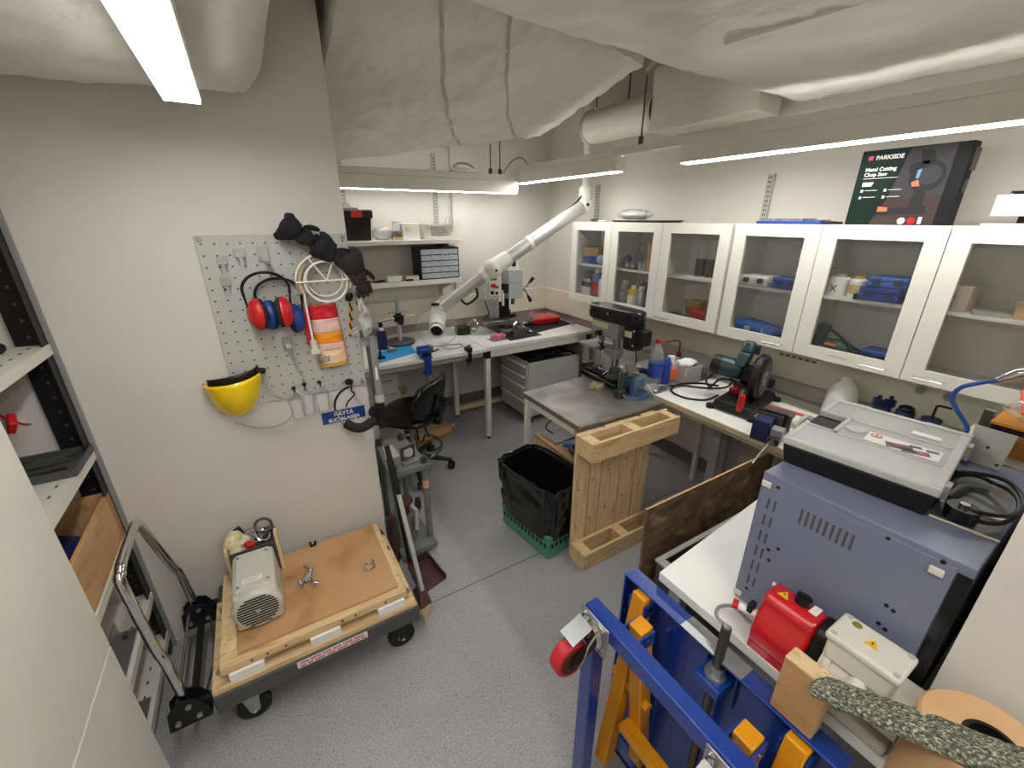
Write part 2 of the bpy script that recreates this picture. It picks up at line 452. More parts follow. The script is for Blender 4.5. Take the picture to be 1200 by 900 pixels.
t = T('rectangular_duct', 'white sheet metal box duct under the ceiling with a round pipe', 'duct', (2.47, 1.8, 2.31))
O('box_section', MB().bx(2.37, 1.53, 2.315, 2.59, 2.24, 2.66), M_OFFW, t, bev=.004)
O('round_pipe', MB().cyl((2.47, 2.24, 2.45), (2.47, 2.92, 2.45), .115, n=28), M_OFFW, t)
O('pipe_collar', MB().cyl((2.47, 2.24, 2.45), (2.47, 2.28, 2.45), .124, n=28), M_LGREY, t)
O('pipe_collar', MB().cyl((2.47, 2.90, 2.45), (2.47, 2.925, 2.45), .121, n=28), M_LGREY, t)
O('hanger', MB().tube([(2.40, 2.8, 2.56), (2.40, 2.8, 2.95)], .006, 6).tube([(2.52, 2.6, 2.56), (2.52, 2.6, 2.95)], .006, 6), M_DSTEEL, t)
O('bracket', MB().bar((2.36, 2.30, 2.66), (2.5, 2.0, 2.95), .05, .004), M_OFFW, t)

# luminaires ----------------------------------------------------------
def luminaire(label, x0, y0, x1, y1, z, wd, h, strip, led=None, up=None):
    t = T('ceiling_light', label, 'ceiling light', ((x0 + x1) / 2, (y0 + y1) / 2, z))
    p0, p1 = Vector((x0, y0, z + h / 2 + .004)), Vector((x1, y1, z + h / 2 + .004))
    O('housing', MB().bar(p0, p1, wd, h), M_WHITE, t, bev=.003)
    d = (p1 - p0).normalized()
    dn = Vector((0, 0, -h / 2 - .002))
    O('diffuser', MB().bar(p0 + dn + d * .006, p1 + dn - d * .006, strip, .006), led or M_LED, t, flat=True)
    if up is not None: O('upper_diffuser', MB().bar(p0 + Vector(up) + Vector((0, 0, h / 2 + .003)) + d * .02, p1 + Vector(up) + Vector((0, 0, h / 2 + .003)) - d * .02, .024, .004), M_LED4, t, flat=True)
    return t
t = luminaire('wide glowing ceiling light nearest the camera above the trolley', -.066, .15, -.070, 1.54, 2.08, .084, .06, .078)
O('suspension', MB().tube([(-.068, 1.2, 2.14), (-.068, 1.2, 2.19)], .004, 6).tube([(-.068, .5, 2.14), (-.068, .5, 2.19)], .004, 6), M_STEEL, t)
t = luminaire('wide ceiling light behind the camera by the doorway', .42, -1.55, .42, -.12, 2.3, .084, .06, .078, M_LED3)
O('upper_diffuser', MB().bar((.42, -1.54, 2.3665), (.42, -.13, 2.3665), .078, .006), M_LED, t, flat=True)
O('suspension', MB().tube([(.42, -1.2, 2.36), (.42, -1.2, 2.95)], .004, 6).tube([(.42, -.4, 2.36), (.42, -.4, 2.95)], .004, 6), M_STEEL, t)
luminaire('ceiling light hanging in front of the back wall shelves', .40, 3.47, 2.12, 3.47, 2.0, .075, .095, .04, M_LED2, (0, .022, 0))
luminaire('shorter ceiling light hanging above the extraction arm', 2.13, 2.22, 2.13, 3.40, 2.0755, .075, .085, .05, M_LED3, (.022, 0, 0))
luminaire('long ceiling light in front of the black printed box', 2.13, .12, 2.13, 1.735, 2.0755, .075, .085, .06, M_LED3, (.022, 0, 0))
t = T('cable_trunking', 'white cable trunking carrying the lights along the right hand cabinets', 'trunking', (2.13, 1.7, 2.165))
O('channel', MB().bx(2.09, .10, 2.1645, 2.136, 3.44, 2.205), M_WHITE, t, bev=.003)
O('rod', MB().tube([(2.113, 2.05, 2.2), (2.113, 2.05, 2.55)], .005, 6), M_DSTEEL, t)
O('clamp', MB().bx(2.103, 2.04, 2.205, 2.123, 2.06, 2.25), M_DSTEEL, t)
t = T('cable_trunking', 'white cable trunking carrying the light along the back shelves', 'trunking', (1.3, 3.47, 2.10))
O('channel', MB().bx(.39, 3.43, 2.10, 2.085, 3.476, 2.145), M_WHITE, t, bev=.003)
for x in (1.86, 1.95):
    O('rod', MB().tube([(x, 3.453, 2.145), (x, 3.453, 2.95)], .005, 6), M_DSTEEL, t)
    O('clamp', MB().bx(x - .012, 3.443, 2.145, x + .012, 3.463, 2.185), M_DSTEEL, t)
t = T('junction_box', 'small white junction box with grey cable on the back trunking', 'box', (1.62, 3.47, 2.145))
O('body', MB().bx(1.5, 3.43, 2.146, 1.72, 3.476, 2.175), M_WHITE, t, bev=.004)
O('cable', MB().tube(smooth_path([(1.52, 3.455, 2.175), (1.58, 3.455, 2.21), (1.68, 3.455, 2.20), (1.72, 3.455, 2.16)], 4), .008, 6), M_LGREY, t)
O('cable', MB().tube(smooth_path([(2.0, 3.50, 2.15), (2.06, 3.44, 2.25), (2.11, 3.36, 2.27), (2.13, 3.30, 2.21)], 4), .006, 6), M_GREY, t)

# lower-left tall cabinet ------------------------------------------------
t = T('storage_cabinet', 'tall white cabinet at the lower left corner with a seam between doors', 'cabinet', (-.82, .8, 0))
O('body', MB().bx(-1.14, .28, 0, -.572, 1.335, 1.62), M_OFFW, t, bev=.003)
O('door', MB().bx(-.572, .285, .66, -.55, 1.335, 1.615), M_OFFW, t, bev=.002)
O('drawer_front', MB().bx(-.572, .285, .03, -.55, 1.335, .652), M_OFFW, t, bev=.002)

# steel shelving ----------------------------------------------------------
t = T('shelving_unit', 'grey steel shelving with black perforated posts beside the white cabinet', 'shelving', (-.86, 1.66, 0))
for (x, sx) in ((-.62, -1), (-1.10, 1)):
    for (y, sy) in ((1.945, -1), (1.385, 1)):
        O('post', MB().bx(x, y, 0, x + sx * .075, y + sy * .004, 2.08).bx(x, y, 0, x + sx * .004, y + sy * .05, 2.08), M_BLACK, t)
        hb = MB()
        for k in range(38): hb.bx(x + sx * .033, y + sy * .004, .06 + k * .053, x + sx * .040, y + sy * .0055, .070 + k * .053)
        O('slot_holes', hb, M_DGREY, t, kind='stuff')
O('edge_strip', MB().bx(-.62, 1.946, 0, -.608, 1.960, 2.08), M_GREY, t)
for z in (.10, .33, .645, 1.015, 1.415, 1.82):
    s = O('shelf', MB().bx(-1.1, 1.39, z - .006, -.615, 1.94, z).bx(-.625, 1.39, z - .034, -.615, 1.94, z - .006), M_OFFW, t)
    hb = MB()
    for k in range(8): hb.bx(-.655, 1.43 + k * .065, z, -.649, 1.445 + k * .065, z + .0012)
    O('slot_holes', hb, M_DGREY, s, kind='stuff')
t = T('wooden_box', 'open wooden box on the grey shelving holding dark gloves', 'box', (-.78, 1.7, .646))
O('front_panel', MB().bx(-.634, 1.42, .646, -.62, 1.938, .84), M_BOX, t, bev=.002)
O('back_panel', MB().bx(-1.02, 1.42, .646, -1.006, 1.938, .84), M_BOX, t, bev=.002)
O('end_panel', MB().bx(-1.006, 1.924, .646, -.634, 1.938, .84), M_BOX, t, bev=.002)
O('end_panel', MB().bx(-1.006, 1.42, .646, -.634, 1.434, .84), M_BOX, t, bev=.002)
O('base', MB().bx(-1.006, 1.434, .646, -.634, 1.924, .656), M_BOX, t)
O('work_glove', lump((-.75, 1.78, .70), (.09, .10, .04), 3, .5), M_NAVY, label='dark blue glove lying in the wooden box', cat='glove')
O('work_glove', lump((-.80, 1.62, .70), (.10, .07, .04), 5, .5), M_CLOTHK, label='black crumpled glove in the wooden box nearer the cabinet', cat='glove')
t = T('bit_tray', 'flat grey tray of loose drill bits on the grey shelving', 'tray', (-.78, 1.85, 1.016))
O('tray_base', MB().bx(-.99, 1.74, 1.018, -.61, 1.935, 1.024), M_DGREY, t)
O('tray_rim', MB().bx(-.99, 1.74, 1.024, -.61, 1.747, 1.042).bx(-.99, 1.928, 1.024, -.61, 1.935, 1.042).bx(-.617, 1.747, 1.024, -.61, 1.928, 1.042).bx(-.99, 1.747, 1.024, -.983, 1.928, 1.042), M_DGREY, t)
for k in range(16):
    x, y = random.uniform(-.93, -.68), random.uniform(1.77, 1.91); a = random.uniform(-.5, .5); L = random.uniform(.03, .05)
    o = O('drill_bit', MB().cyl((x - L * math.cos(a), y - L * math.sin(a) * .3, 1.03), (x + L * math.cos(a), y + L * math.sin(a) * .3, 1.03 + .004 * (k % 3)), random.choice((.003, .004, .006)), n=6), M_STEEL if k % 3 else M_DSTEEL, label='loose steel drill bit in the grey tray', cat='drill bit', group='drill bits in the grey tray')
t = T('cable_tester', 'dark box with red crocodile clip lead on the grey shelving', 'tester', (-.74, 1.80, 1.016))
O('body', MB().bx(-.80, 1.66, 1.016, -.76, 1.72, 1.30), M_DGREY, t, bev=.004)
O('clip', MB().box((-.735, 1.83, 1.20), (.02, .05, .045), (.5, .3, .4)), M_RED, t, bev=.004)
O('lead', MB().tube(smooth_path([(-.76, 1.70, 1.28), (-.74, 1.76, 1.27), (-.735, 1.82, 1.22), (-.73, 1.87, 1.18), (-.73, 1.90, 1.165)], 5), .004, 6), M_RED, t)
O('clip_jaw', MB().cyl((-.73, 1.895, 1.168), (-.73, 1.925, 1.155), .005, .002, 6), M_STEEL, t)
t = T('computer_mouse', 'black rounded handheld device on the upper grey shelf', 'mouse', (-.72, 1.84, 1.416))
bm_ = MB(); bm_.ball((-.74, 1.86, 1.432), (.055, .04, .026))
for v in bm_.bm.verts: v.co.z = max(v.co.z, 1.416)
O('body', bm_, M_RUBBER, t)
O('tail', MB().tube(smooth_path([(-.79, 1.86, 1.43), (-.84, 1.83, 1.43), (-.9, 1.8, 1.42)], 4), .008, 6), M_RUBBER, t)
for (y0, y1, z, lab) in ((1.53, 1.75, .331, 'short steel angle bar on the lower grey shelf'), (1.40, 1.62, .101, 'steel angle bar standing on the lowest grey shelf')):
    t = T('angle_bar', lab, 'angle bar', (-.65, (y0 + y1) / 2, z))
    O('profile', MB().bx(-.69, y0, z, -.63, y1, z + .006).bx(-.69, y0, z + .006, -.684, y1, z + .06), M_GALV, t)
    O('bolt', MB().cyl((-.66, y1 - .04, z + .006), (-.66, y1 - .04, z + .014), .008, n=8), M_DSTEEL, t)

# platform trolley -----------------------------------------------------------
t = T('platform_trolley', 'grey platform trolley with folding chrome handle along the pegboard wall', 'trolley', (-.02, 1.65, 0))
O('deck', MB().bx(-.395, 1.365, .165, .345, 1.935, .245), M_DGREY, t, bev=.008)
dk = O('deck_frame', MB().bx(-.50, 1.40, .19, -.395, 1.43, .22).bx(-.50, 1.86, .19, -.395, 1.89, .22).bx(-.47, 1.43, .195, -.45, 1.86, .21), M_BLACK, t)
def caster(t, x, y, swivel, r=.058, front=0):
    w = O('wheel', MB().cyl((x, y - .017, r), (x, y + .017, r), r, n=24), M_RUBBER, t, bev=.006)
    O('hub', MB().cyl((x, y - .021, r), (x, y + .021, r), r * .35, n=14), M_GALV, w)
    f = O('fork', MB().bx(x - .035, y - .034, .155, x + .035, y + .034, .165).hexa([(x - .012, y - .03, .05), (x + .016, y - .03, .05), (x + .016, y - .025, .05), (x - .012, y - .025, .05)], [(x - .035, y - .03, .156), (x + .03, y - .03, .156), (x + .03, y - .025, .156), (x - .035, y - .025, .156)]).hexa([(x - .012, y + .025, .05), (x + .016, y + .025, .05), (x + .016, y + .03, .05), (x - .012, y + .03, .05)], [(x - .035, y + .025, .156), (x + .03, y + .025, .156), (x + .03, y + .03, .156), (x - .035, y + .03, .156)]), M_GALV if front else M_BLACK, t)
    O('axle', MB().cyl((x, y - .036, r), (x, y + .036, r), .008, n=8), M_CHROME, f)
for (x, y, k) in ((-.30, 1.43, 1), (.275, 1.43, 0), (-.30, 1.87, 1), (.275, 1.87, 0)): caster(t, x, y, 0, front=k)
lb = O('warning_label', MB().bx(-.13, 1.3635, .205, .13, 1.3648, .237), M_PAPER, t, label='white label with red print')
random.seed(11)
for zr in (.2235, .2085):
    x = -.118
    while x < .11:
        wl = random.randint(2, 7); wb = MB()
        for k in range(wl): wb.bx(x + k * .0062, 1.3630, zr, x + k * .0062 + .0046, 1.3634, zr + .0095).bx(x + k * .0062 + .0012, 1.36285, zr + .003, x + k * .0062 + .0034, 1.36295, zr + .0065)
        O('print_word', wb, M_RED, lb)
        x += wl * .0062 + .006
def hb_pts():
    z0 = .24
    a = [(-.47, 1.845, z0), (-.48, 1.83, .45), (-.49, 1.81, .52), (-.50, 1.70, .79), (-.50, 1.675, .82), (-.50, 1.64, .835)]
    b = [(-.50, 1.46, .835), (-.50, 1.42, .82), (-.50, 1.40, .79), (-.49, 1.405, .52), (-.48, 1.40, .45), (-.47, 1.40, z0)]
    return a + b
hd = O('handle', MB().tube(smooth_path(hb_pts(), 4), .0145, 14), M_CHROME, t, label='bent chrome tube handle')
for y in (1.845, 1.40):
    k = O('hinge_bracket', MB().prism_y([(-.53, .17), (-.41, .17), (-.41, .22), (-.435, .27), (-.48, .29), (-.52, .25)], y - .028, y - .022).prism_y([(-.53, .17), (-.41, .17), (-.41, .22), (-.435, .27), (-.48, .29), (-.52, .25)], y + .022, y + .028).bx(-.53, y - .022, .165, -.41, y + .022, .18), M_BLACK, t)
    for (bx_, bz) in ((-.50, .2), (-.44, .2), (-.46, .255)): O('bolt', MB().cyl((bx_, y - .036, bz), (bx_, y - .028, bz), .009, n=8), M_GALV, k)
O('lock_rod', MB().tube([(-.495, 1.86, .25), (-.495, 1.39, .25)], .006, 8).tube([(-.44, 1.86, .19), (-.40, 1.62, .19), (-.44, 1.39, .19)], .005, 6), M_STEEL, t)

# timber base on the trolley
t = T('timber_deck', 'pine framed wooden base with stained board top lying on the trolley', 'board', (-.02, 1.64, .245))
O('lower_board', MB().prism([(-.392, 1.37), (.342, 1.37), (.342, 1.86), (.30, 1.86), (.30, 1.92), (-.34, 1.92), (-.34, 1.80), (-.392, 1.80)], .246, .268), M_WOODX, t, bev=.002)
for (x0, x1) in ((-.335, -.225), (-.07, .04), (.185, .295)):
    O('foam_block', MB().bx(x0, 1.375, .268, x1, 1.46, .305), M_FOAM, t, bev=.002)
    O('foam_block', MB().bx(x0, 1.80, .268, x1, 1.86, .305), M_FOAM, t, bev=.002)
O('frame_strip', MB().bx(-.355, 1.385, .305, .31, 1.445, .338), M_WOODX, t, bev=.002)
O('frame_strip', MB().bx(-.355, 1.82, .305, .31, 1.88, .338), M_WOODX, t, bev=.002)
O('frame_strip', MB().bx(-.355, 1.445, .305, -.30, 1.82, .345), M_WOODL, t, bev=.002)
O('frame_strip', MB().bx(.255, 1.445, .305, .31, 1.82, .338), M_WOODL, t, bev=.002)
O('top_board', MB().bx(-.298, 1.415, .338, .285, 1.865, .350), M_MDF, t, bev=.0015, label='brown board stained with round oil marks')
for (x, y) in ((-.37, 1.44), (-.37, 1.74), (.327, 1.44), (.327, 1.74)):
    O('bolt', MB().cyl((x, y, .268), (x, y, .29), .006, n=8).cyl((x, y, .268), (x, y, .274), .012, n=6), M_GALV, t)
nb = MB()
for x in (-.26, -.21, -.15, .05, .10, .22): nb.cyl((x, 1.3835, .322), (x, 1.386, .322), .005, n=8)
O('screw_holes', nb, M_MAROON, t, kind='stuff')
sb = MB()
# grey vacuum pump
t = T('vacuum_pump', 'grey pump with round slotted front cover standing on the trolley board', 'pump', (-.215, 1.62, .35))
O('housing', MB().hexa([(-.295, 1.50, .352), (-.135, 1.50, .352), (-.135, 1.755, .352), (-.295, 1.755, .352)], [(-.288, 1.505, .505), (-.142, 1.505, .505), (-.142, 1.755, .505), (-.288, 1.755, .505)]), M_PUMP, t, bev=.012, seg=3)
O('top_cover', MB().bx(-.275, 1.525, .505, -.155, 1.745, .514), M_PUMP, t, bev=.005)
c = (-.215, 1.50, .435)
O('fan_cover', MB().lathe([(.0, -.012), (.072, -.012), (.084, .002), (.084, .03), (.0, .03)], c, (0, 1, 0), 32), M_PUMP, t)
gb = MB()
for k in range(11):
    z = -.058 + k * .0116; hw = math.sqrt(.068 ** 2 - z * z)
    gb.bx(c[0] - hw, 1.4868, c[2] + z - .0032, c[0] + hw, 1.489, c[2] + z + .0032)
O('grille_slots', gb, M_BLACK, t, kind='stuff')
O('centre_screw', MB().cyl((c[0], 1.484, c[2]), (c[0], 1.488, c[2]), .008, n=12), M_LGREY, t)
pl = O('name_plate', MB().bx(-.25, 1.56, .514, -.185, 1.585, .5152), M_PAPER, t)
O('print_line', MB().bx(-.245, 1.575, .5152, -.19, 1.5775, .5156).bx(-.245, 1.566, .5152, -.2, 1.5685, .5156), M_GREY, pl)
O('screw', MB().cyl((-.265, 1.72, .514), (-.265, 1.72, .518), .005, n=8).cyl((-.165, 1.72, .514), (-.165, 1.72, .518), .005, n=8).cyl((-.265, 1.55, .514), (-.265, 1.55, .518), .005, n=8).cyl((-.165, 1.55, .514), (-.165, 1.55, .518), .005, n=8), M_STEEL, t)
t = T('parts_tray', 'small grey tray behind the pump filled with hardware', 'tray', (-.215, 1.82, .35))
O('stand', MB().bx(-.30, 1.775, .351, -.13, 1.93, .46), M_DGREY, t, bev=.003)
O('side_strip', MB().bx(-.312, 1.765, .351, -.3015, 1.80, .53), M_WOODL, t)
O('side_strip', MB().bx(-.1285, 1.765, .351, -.116, 1.80, .55), M_WOODL, t)
O('rim', MB().bx(-.30, 1.775, .46, -.13, 1.783, .50).bx(-.30, 1.922, .46, -.13, 1.93, .48).bx(-.30, 1.783, .46, -.293, 1.922, .48).bx(-.137, 1.783, .46, -.13, 1.922, .48), M_DGREY, t)
O('cleaning_rag', lump((-.275, 1.83, .515), (.045, .045, .045), 8, .45), M_RAG, label='crumpled cream rag on the hardware tray', cat='rag')
O('hose_clamp', MB().ring((-.165, 1.87, .535), .032, .006, (.3, -.5, 1)), M_DSTEEL, label='dark ring clamp on top of the hardware tray', cat='clamp')
O('hose_clamp', MB().ring((-.175, 1.84, .505), .028, .006, (.6, -.3, .8)).bx(-.205, 1.83, .495, -.185, 1.85, .515), M_CHROME, label='shiny ring clamp below the dark ring clamp', cat='clamp')
O('red_fitting', MB().box((-.225, 1.80, .505), (.03, .03, .025), (.3, .2, .5)), M_RED, label='red plastic fitting on the hardware tray', cat='fitting', bev=.003)
O('plastic_pouch', lump((-.215, 1.87, .50), (.06, .035, .025), 15, .4), M_CLEAR, label='clear crumpled pouch on the hardware tray', cat='pouch')
O('black_connector', MB().cyl((-.25, 1.88, .50), (-.27, 1.90, .54), .016, n=12), M_BLACK, label='black round connector on the hardware tray', cat='connector')
t = T('clamp_fitting', 'shiny steel pipe clamp fitting on the brown stained board', 'clamp', (-.05, 1.66, .351))
O('ring', MB().ring((-.068, 1.62, .368), .017, .007, (1, .3, .2)), M_CHROME, t)
O('body', MB().cyl((-.055, 1.625, .362), (-.03, 1.66, .366), .014, n=12).box((-.04, 1.64, .363), (.025, .03, .022), (0, 0, .6)), M_CHROME, t)
O('elbow', MB().tube(smooth_path([(-.03, 1.66, .366), (-.022, 1.69, .368), (-.04, 1.715, .37)], 4), .010, 10), M_CHROME, t)
O('wing_bolt', MB().tube([(-.035, 1.63, .36), (.0, 1.60, .358)], .006, 8).tube([(-.02, 1.62, .358), (-.02, 1.59, .356)], .006, 8), M_CHROME, t)
t = T('bow_shackle', 'small bright steel shackle lying on the brown stained board', 'shackle', (.205, 1.58, .351))
O('bow', MB().ring((.205, 1.585, .356), .022, .0045, (0, 0, 1), a0=.35, a1=2 * PI - .35), M_CHROME, t)
O('pin', MB().cyl((.226, 1.562, .356), (.226, 1.612, .356), .0045, n=8), M_CHROME, t)
t = T('spring_clip', 'small black spring clip standing at the rear edge of the brown board', 'clip', (.008, 1.855, .339))
O('jaw', MB().bar((.0, 1.855, .343), (-.002, 1.855, .375), .008, .010).bar((.016, 1.855, .343), (.020, 1.855, .372), .008, .010).box((.008, 1.855, .346), (.026, .014, .014)), M_BLACK, t)
# pegboard ---------------------------------------------------------------------
BY = 1.952        # front face of the board
t = T('pegboard', 'grey perforated metal board screwed to the wall', 'pegboard', (.105, 1.96, 1.07))
O('panel', MB().bx(-.155, BY, 1.07, .366, 1.962, 1.742), M_LGREY, t, bev=.002)
hb = MB()
for i in range(13):
    for j in range(16):
        x = -.138 + i * .0405; z = 1.098 + j * .0410
        hb.bx(x - .0036, BY - .0008, z - .0028, x + .0036, BY + .0005, z + .0028)
O('peg_holes', hb, M_DGREY, t, kind='stuff')
for (x, z) in ((-.14, 1.728), (.35, 1.728), (-.14, 1.085), (.35, 1.085)):
    O('screw', MB().lathe([(.0, -.005), (.007, -.004), (.009, .0)], (x, BY, z), (0, 1, 0), 12), M_STEEL, t)
def hook(x, z, lab, wd=.035, h=.03, prong=.05, drop=.0):
    t = T('pegboard_hook', lab, 'hook', (x, BY - .002, z), 'steel hooks on the grey board')
    O('plate', MB().bx(x - wd / 2, BY - .005, z - h / 2, x + wd / 2, BY - .0015, z + h / 2), M_GALV, t, bev=.001)
    O('prong', MB().bx(x - wd / 3, BY - prong, z - h / 2 - .0, x - wd / 3 + .006, BY - .005, z - h / 2 + .005).bx(x + wd / 3 - .006, BY - prong, z - h / 2, x + wd / 3, BY - .005, z - h / 2 + .005).bx(x - wd / 3, BY - prong, z - h / 2 + .002, x + wd / 3, BY - prong + .005, z - h / 2 + .007), M_GALV, t)
hook(-.085, 1.655, 'upper left steel hook on the grey board')
hook(-.09, 1.578, 'steel hook below the upper left hook on the grey board')
hook(-.025, 1.678, 'steel wire hook near the top edge of the grey board', .04)
hook(.19, 1.235, 'small steel hook beside the orange and white glove pack', .03)
def long_hook(x, z, lab, L=.11):
    t = T('long_hook', lab, 'hook', (x, BY - .002, z), 'long steel arms on the grey board')
    O('plate', MB().bx(x - .02, BY - .005, z - .03, x + .02, BY - .0015, z + .03), M_GALV, t, bev=.001)
    O('arm', MB().bar((x, BY - .004, z - .01), (x, BY - L, z - .02), .018, .006).bar((x, BY - L, z - .022), (x, BY - L, z + .005), .018, .005, (0, 1, 0)), M_GALV, t)
long_hook(.052, 1.675, 'long steel arm holding the red ear muffs')
long_hook(.075, 1.315, 'empty long steel arm in the middle of the grey board')
# ear muffs
def muffs(name, lab, cx, cy, z, m, band, seed, spread=.06, tilt=0, r=.046):
    t = T(name, lab, 'ear muffs', (cx, cy, z - .06))
    for s in (-1, 1):
        a = Vector((s * .94, -.3 + .1 * s, 0.05)).normalized(); x = cx + s * spread; zz = z + tilt * s
        cup = MB(); cup.lathe([(0, .034), (.022, .032), (.038, .022), (.046, .006), (.046, 0), (0, 0)], (0, 0, 0), (0, 0, 1), 24)
        q = Vector((0, 0, 1)).rotation_difference(a)
        for v in cup.bm.verts:
            v.co = Vector((v.co.x, v.co.y * 1.0, v.co.z)); p = q @ v.co; p.z *= 1.3; v.co = p + Vector((x, cy, zz))
        cp = O('ear_cup', cup, m, t)
        cu = MB(); cu.lathe([(0, -.022), (.034, -.022), (.044, -.014), (.045, -.002), (0, -.002)], (0, 0, 0), (0, 0, 1), 24)
        for v in cu.bm.verts:
            p = q @ v.co; p.z *= 1.3; v.co = p + Vector((x, cy, zz))
        O('cushion', cu, M_RUBBER, cp)
        O('slider', MB().tube([(x + s * .028, cy, zz + .01), (x + s * .034, cy, zz + .07)], .004, 6), M_BLACK, cp)
    pts = [(cx - spread - .034, cy, z + .07 - tilt)]
    for k in range(13):
        a = PI - PI * k / 12
        pts.append((cx + (spread + .036) * math.cos(a), cy, z + .09 + .062 * math.sin(a)))
    pts.append((cx + spread + .034, cy, z + .07 + tilt))
    b = MB()
    P = smooth_path(pts, 2)
    b.tube(P, .0055, 8)
    for v in b.bm.verts: v.co.y = cy + (v.co.y - cy) * 2.2
    O('headband', b, M_BLACK, t)
    return t
muffs('ear_muffs', 'red ear muffs with black headband on the grey board', .035, 1.856, 1.462, M_RED, 0, 1, .042)
muffs('ear_muffs', 'blue ear muffs hanging behind the red ear muffs', .075, 1.926, 1.43, M_BLUE, 0, 2, .045, -.012)
# wire rack with gloves
t = T('wire_helmet_rack', 'white wire rack with a ring and spokes hanging on the grey board', 'rack', (.25, 1.89, 1.47))
O('ring', MB().ring((.252, 1.875, 1.562), .080, .0045, (0, 1, 0.05), 36), M_WHITE, t)
O('ring', MB().ring((.252, 1.905, 1.570), .070, .0035, (0, 1, 0.05), 36), M_WHITE, t)
hp = [(.252 + .112 * math.cos(PI * k / 20), 1.865, 1.568 + .104 * math.sin(PI * k / 20)) for k in range(21)]
O('half_hoop', MB().tube(hp + [hp[0]], .0035, 8), M_WHITE, t)
O('spoke', MB().tube([(.252, 1.865, 1.568), (.295, 1.865, 1.664)], .003, 6), M_WHITE, t)
O('spoke', MB().tube([(.252, 1.865, 1.568), (.198, 1.865, 1.657)], .003, 6), M_WHITE, t)
O('mount_arm', MB().tube([(.252, BY, 1.64), (.252, 1.905, 1.64)], .004, 6), M_WHITE, t)
def strap_pts(r, y, a0, a1, n=24): return [(.25 + r * math.cos(a0 + (a1 - a0) * k / n), y, 1.565 + r * math.sin(a0 + (a1 - a0) * k / n)) for k in range(n + 1)]
t = T('leather_strap', 'beige leather headband looped over the white wire rack', 'headband', (.25, 1.9, 1.5))
b = MB(); b.tube(strap_pts(.097, 1.895, -.35, PI + .45), .015, 10)
for v in b.bm.verts: v.co.y = 1.895 + (v.co.y - 1.895) * 1.4
O('band', b, M_BRUSH, t)
O('buckle', MB().ring((.158, 1.89, 1.535), .012, .003, (0, 1, 0), 12), M_DSTEEL, t)
O('padding', MB().tube(strap_pts(.090, 1.885, .9, 2.4, 12), [.008] + [.016] * 11 + [.008], 8), mat('grey_violet_cloth', '#8a8088', .9, var=.15), t, label='grey violet padding')
def glove(name, lab, c, d, up, m, L=.1, seed=1, fl=.07):
    """one work glove: palm with cuff and five finger stubs along d"""
    t = T(name, lab, 'glove', c)
    d = Vector(d).normalized(); u = Vector(up).normalized(); s_ = d.cross(u).normalized(); c = Vector(c)
    b = MB(); b.ball((0, 0, 0), (L * .55, .04, .022), 14)
    Mx = Matrix((d, s_, u)).transposed()
    for v in b.bm.verts: v.co = c + Mx @ (v.co * (1 + .2 * noise.noise(v.co * 30 + Vector((seed, 0, 0)))))
    O('palm', b, m, t)
    fb = MB()
    for k in range(4):
        o = c + d * L * .4 + s_ * (-.028 + .0185 * k)
        ln = fl * (1, 1.12, 1.05, .85)[k]
        fb.tube(smooth_path([o, o + d * ln * .5 - u * .004, o + d * ln - u * (.012 + .006 * k)], 3), [.010, .0105, .0105, .010, .0095, .008, .005], 8)
    o = c - d * .01 + s_ * -.035
    fb.tube(smooth_path([o, o - s_ * .02 + d * .02, o - s_ * .03 + d * .05], 3), [.011, .0115, .011, .0105, .010, .009, .005], 8)
    O('fingers', fb, m, t)
    cb = MB(); cb.tube([c - d * L * (.35 + .14 * k) for k in range(7)], [.036, .041, .046, .050, .053, .054, .048], 18)
    for v in cb.bm.verts: v.co += Vector((noise.noise(v.co * 28), noise.noise(v.co * 28 + Vector((9, 0, 0))), noise.noise(v.co * 28 + Vector((0, 9, 0))))) * .013
    O('cuff', cb, m, t)
    return t
glove('work_glove', 'black work glove sticking up above the white wire rack', (.20, 1.875, 1.735), (.75, 0, -.5), (.3, -.8, .5), M_CLOTHK, .075, 1)
glove('work_glove', 'black work glove drooping right over the white wire rack', (.315, 1.86, 1.655), (.8, -.05, -.55), (.3, -.6, .7), M_CLOTHK, .085, 4)
glove('work_glove', 'dark brown glove hanging below the right end of the rack', (.375, 1.86, 1.575), (.35, 0, -.95), (.3, -.9, .3), mat('brown_cloth', '#2c2420', .9, var=.2, bump=.3), .08, 7, .05)
t = T('power_plug', 'white cable with plug hanging from the wire rack', 'cable', (.165, 1.885, 1.28))
O('cord', MB().tube(smooth_path([(.172, 1.89, 1.56), (.164, 1.885, 1.50), (.164, 1.885, 1.42), (.166, 1.885, 1.325)], 4), .0042, 8), M_WHITE, t)
O('plug', MB().cyl((.166, 1.885, 1.33), (.167, 1.88, 1.285), .012, .016, 12).box((.168, 1.875, 1.283), (.036, .026, .022)), M_BEIGE, t, bev=.003)
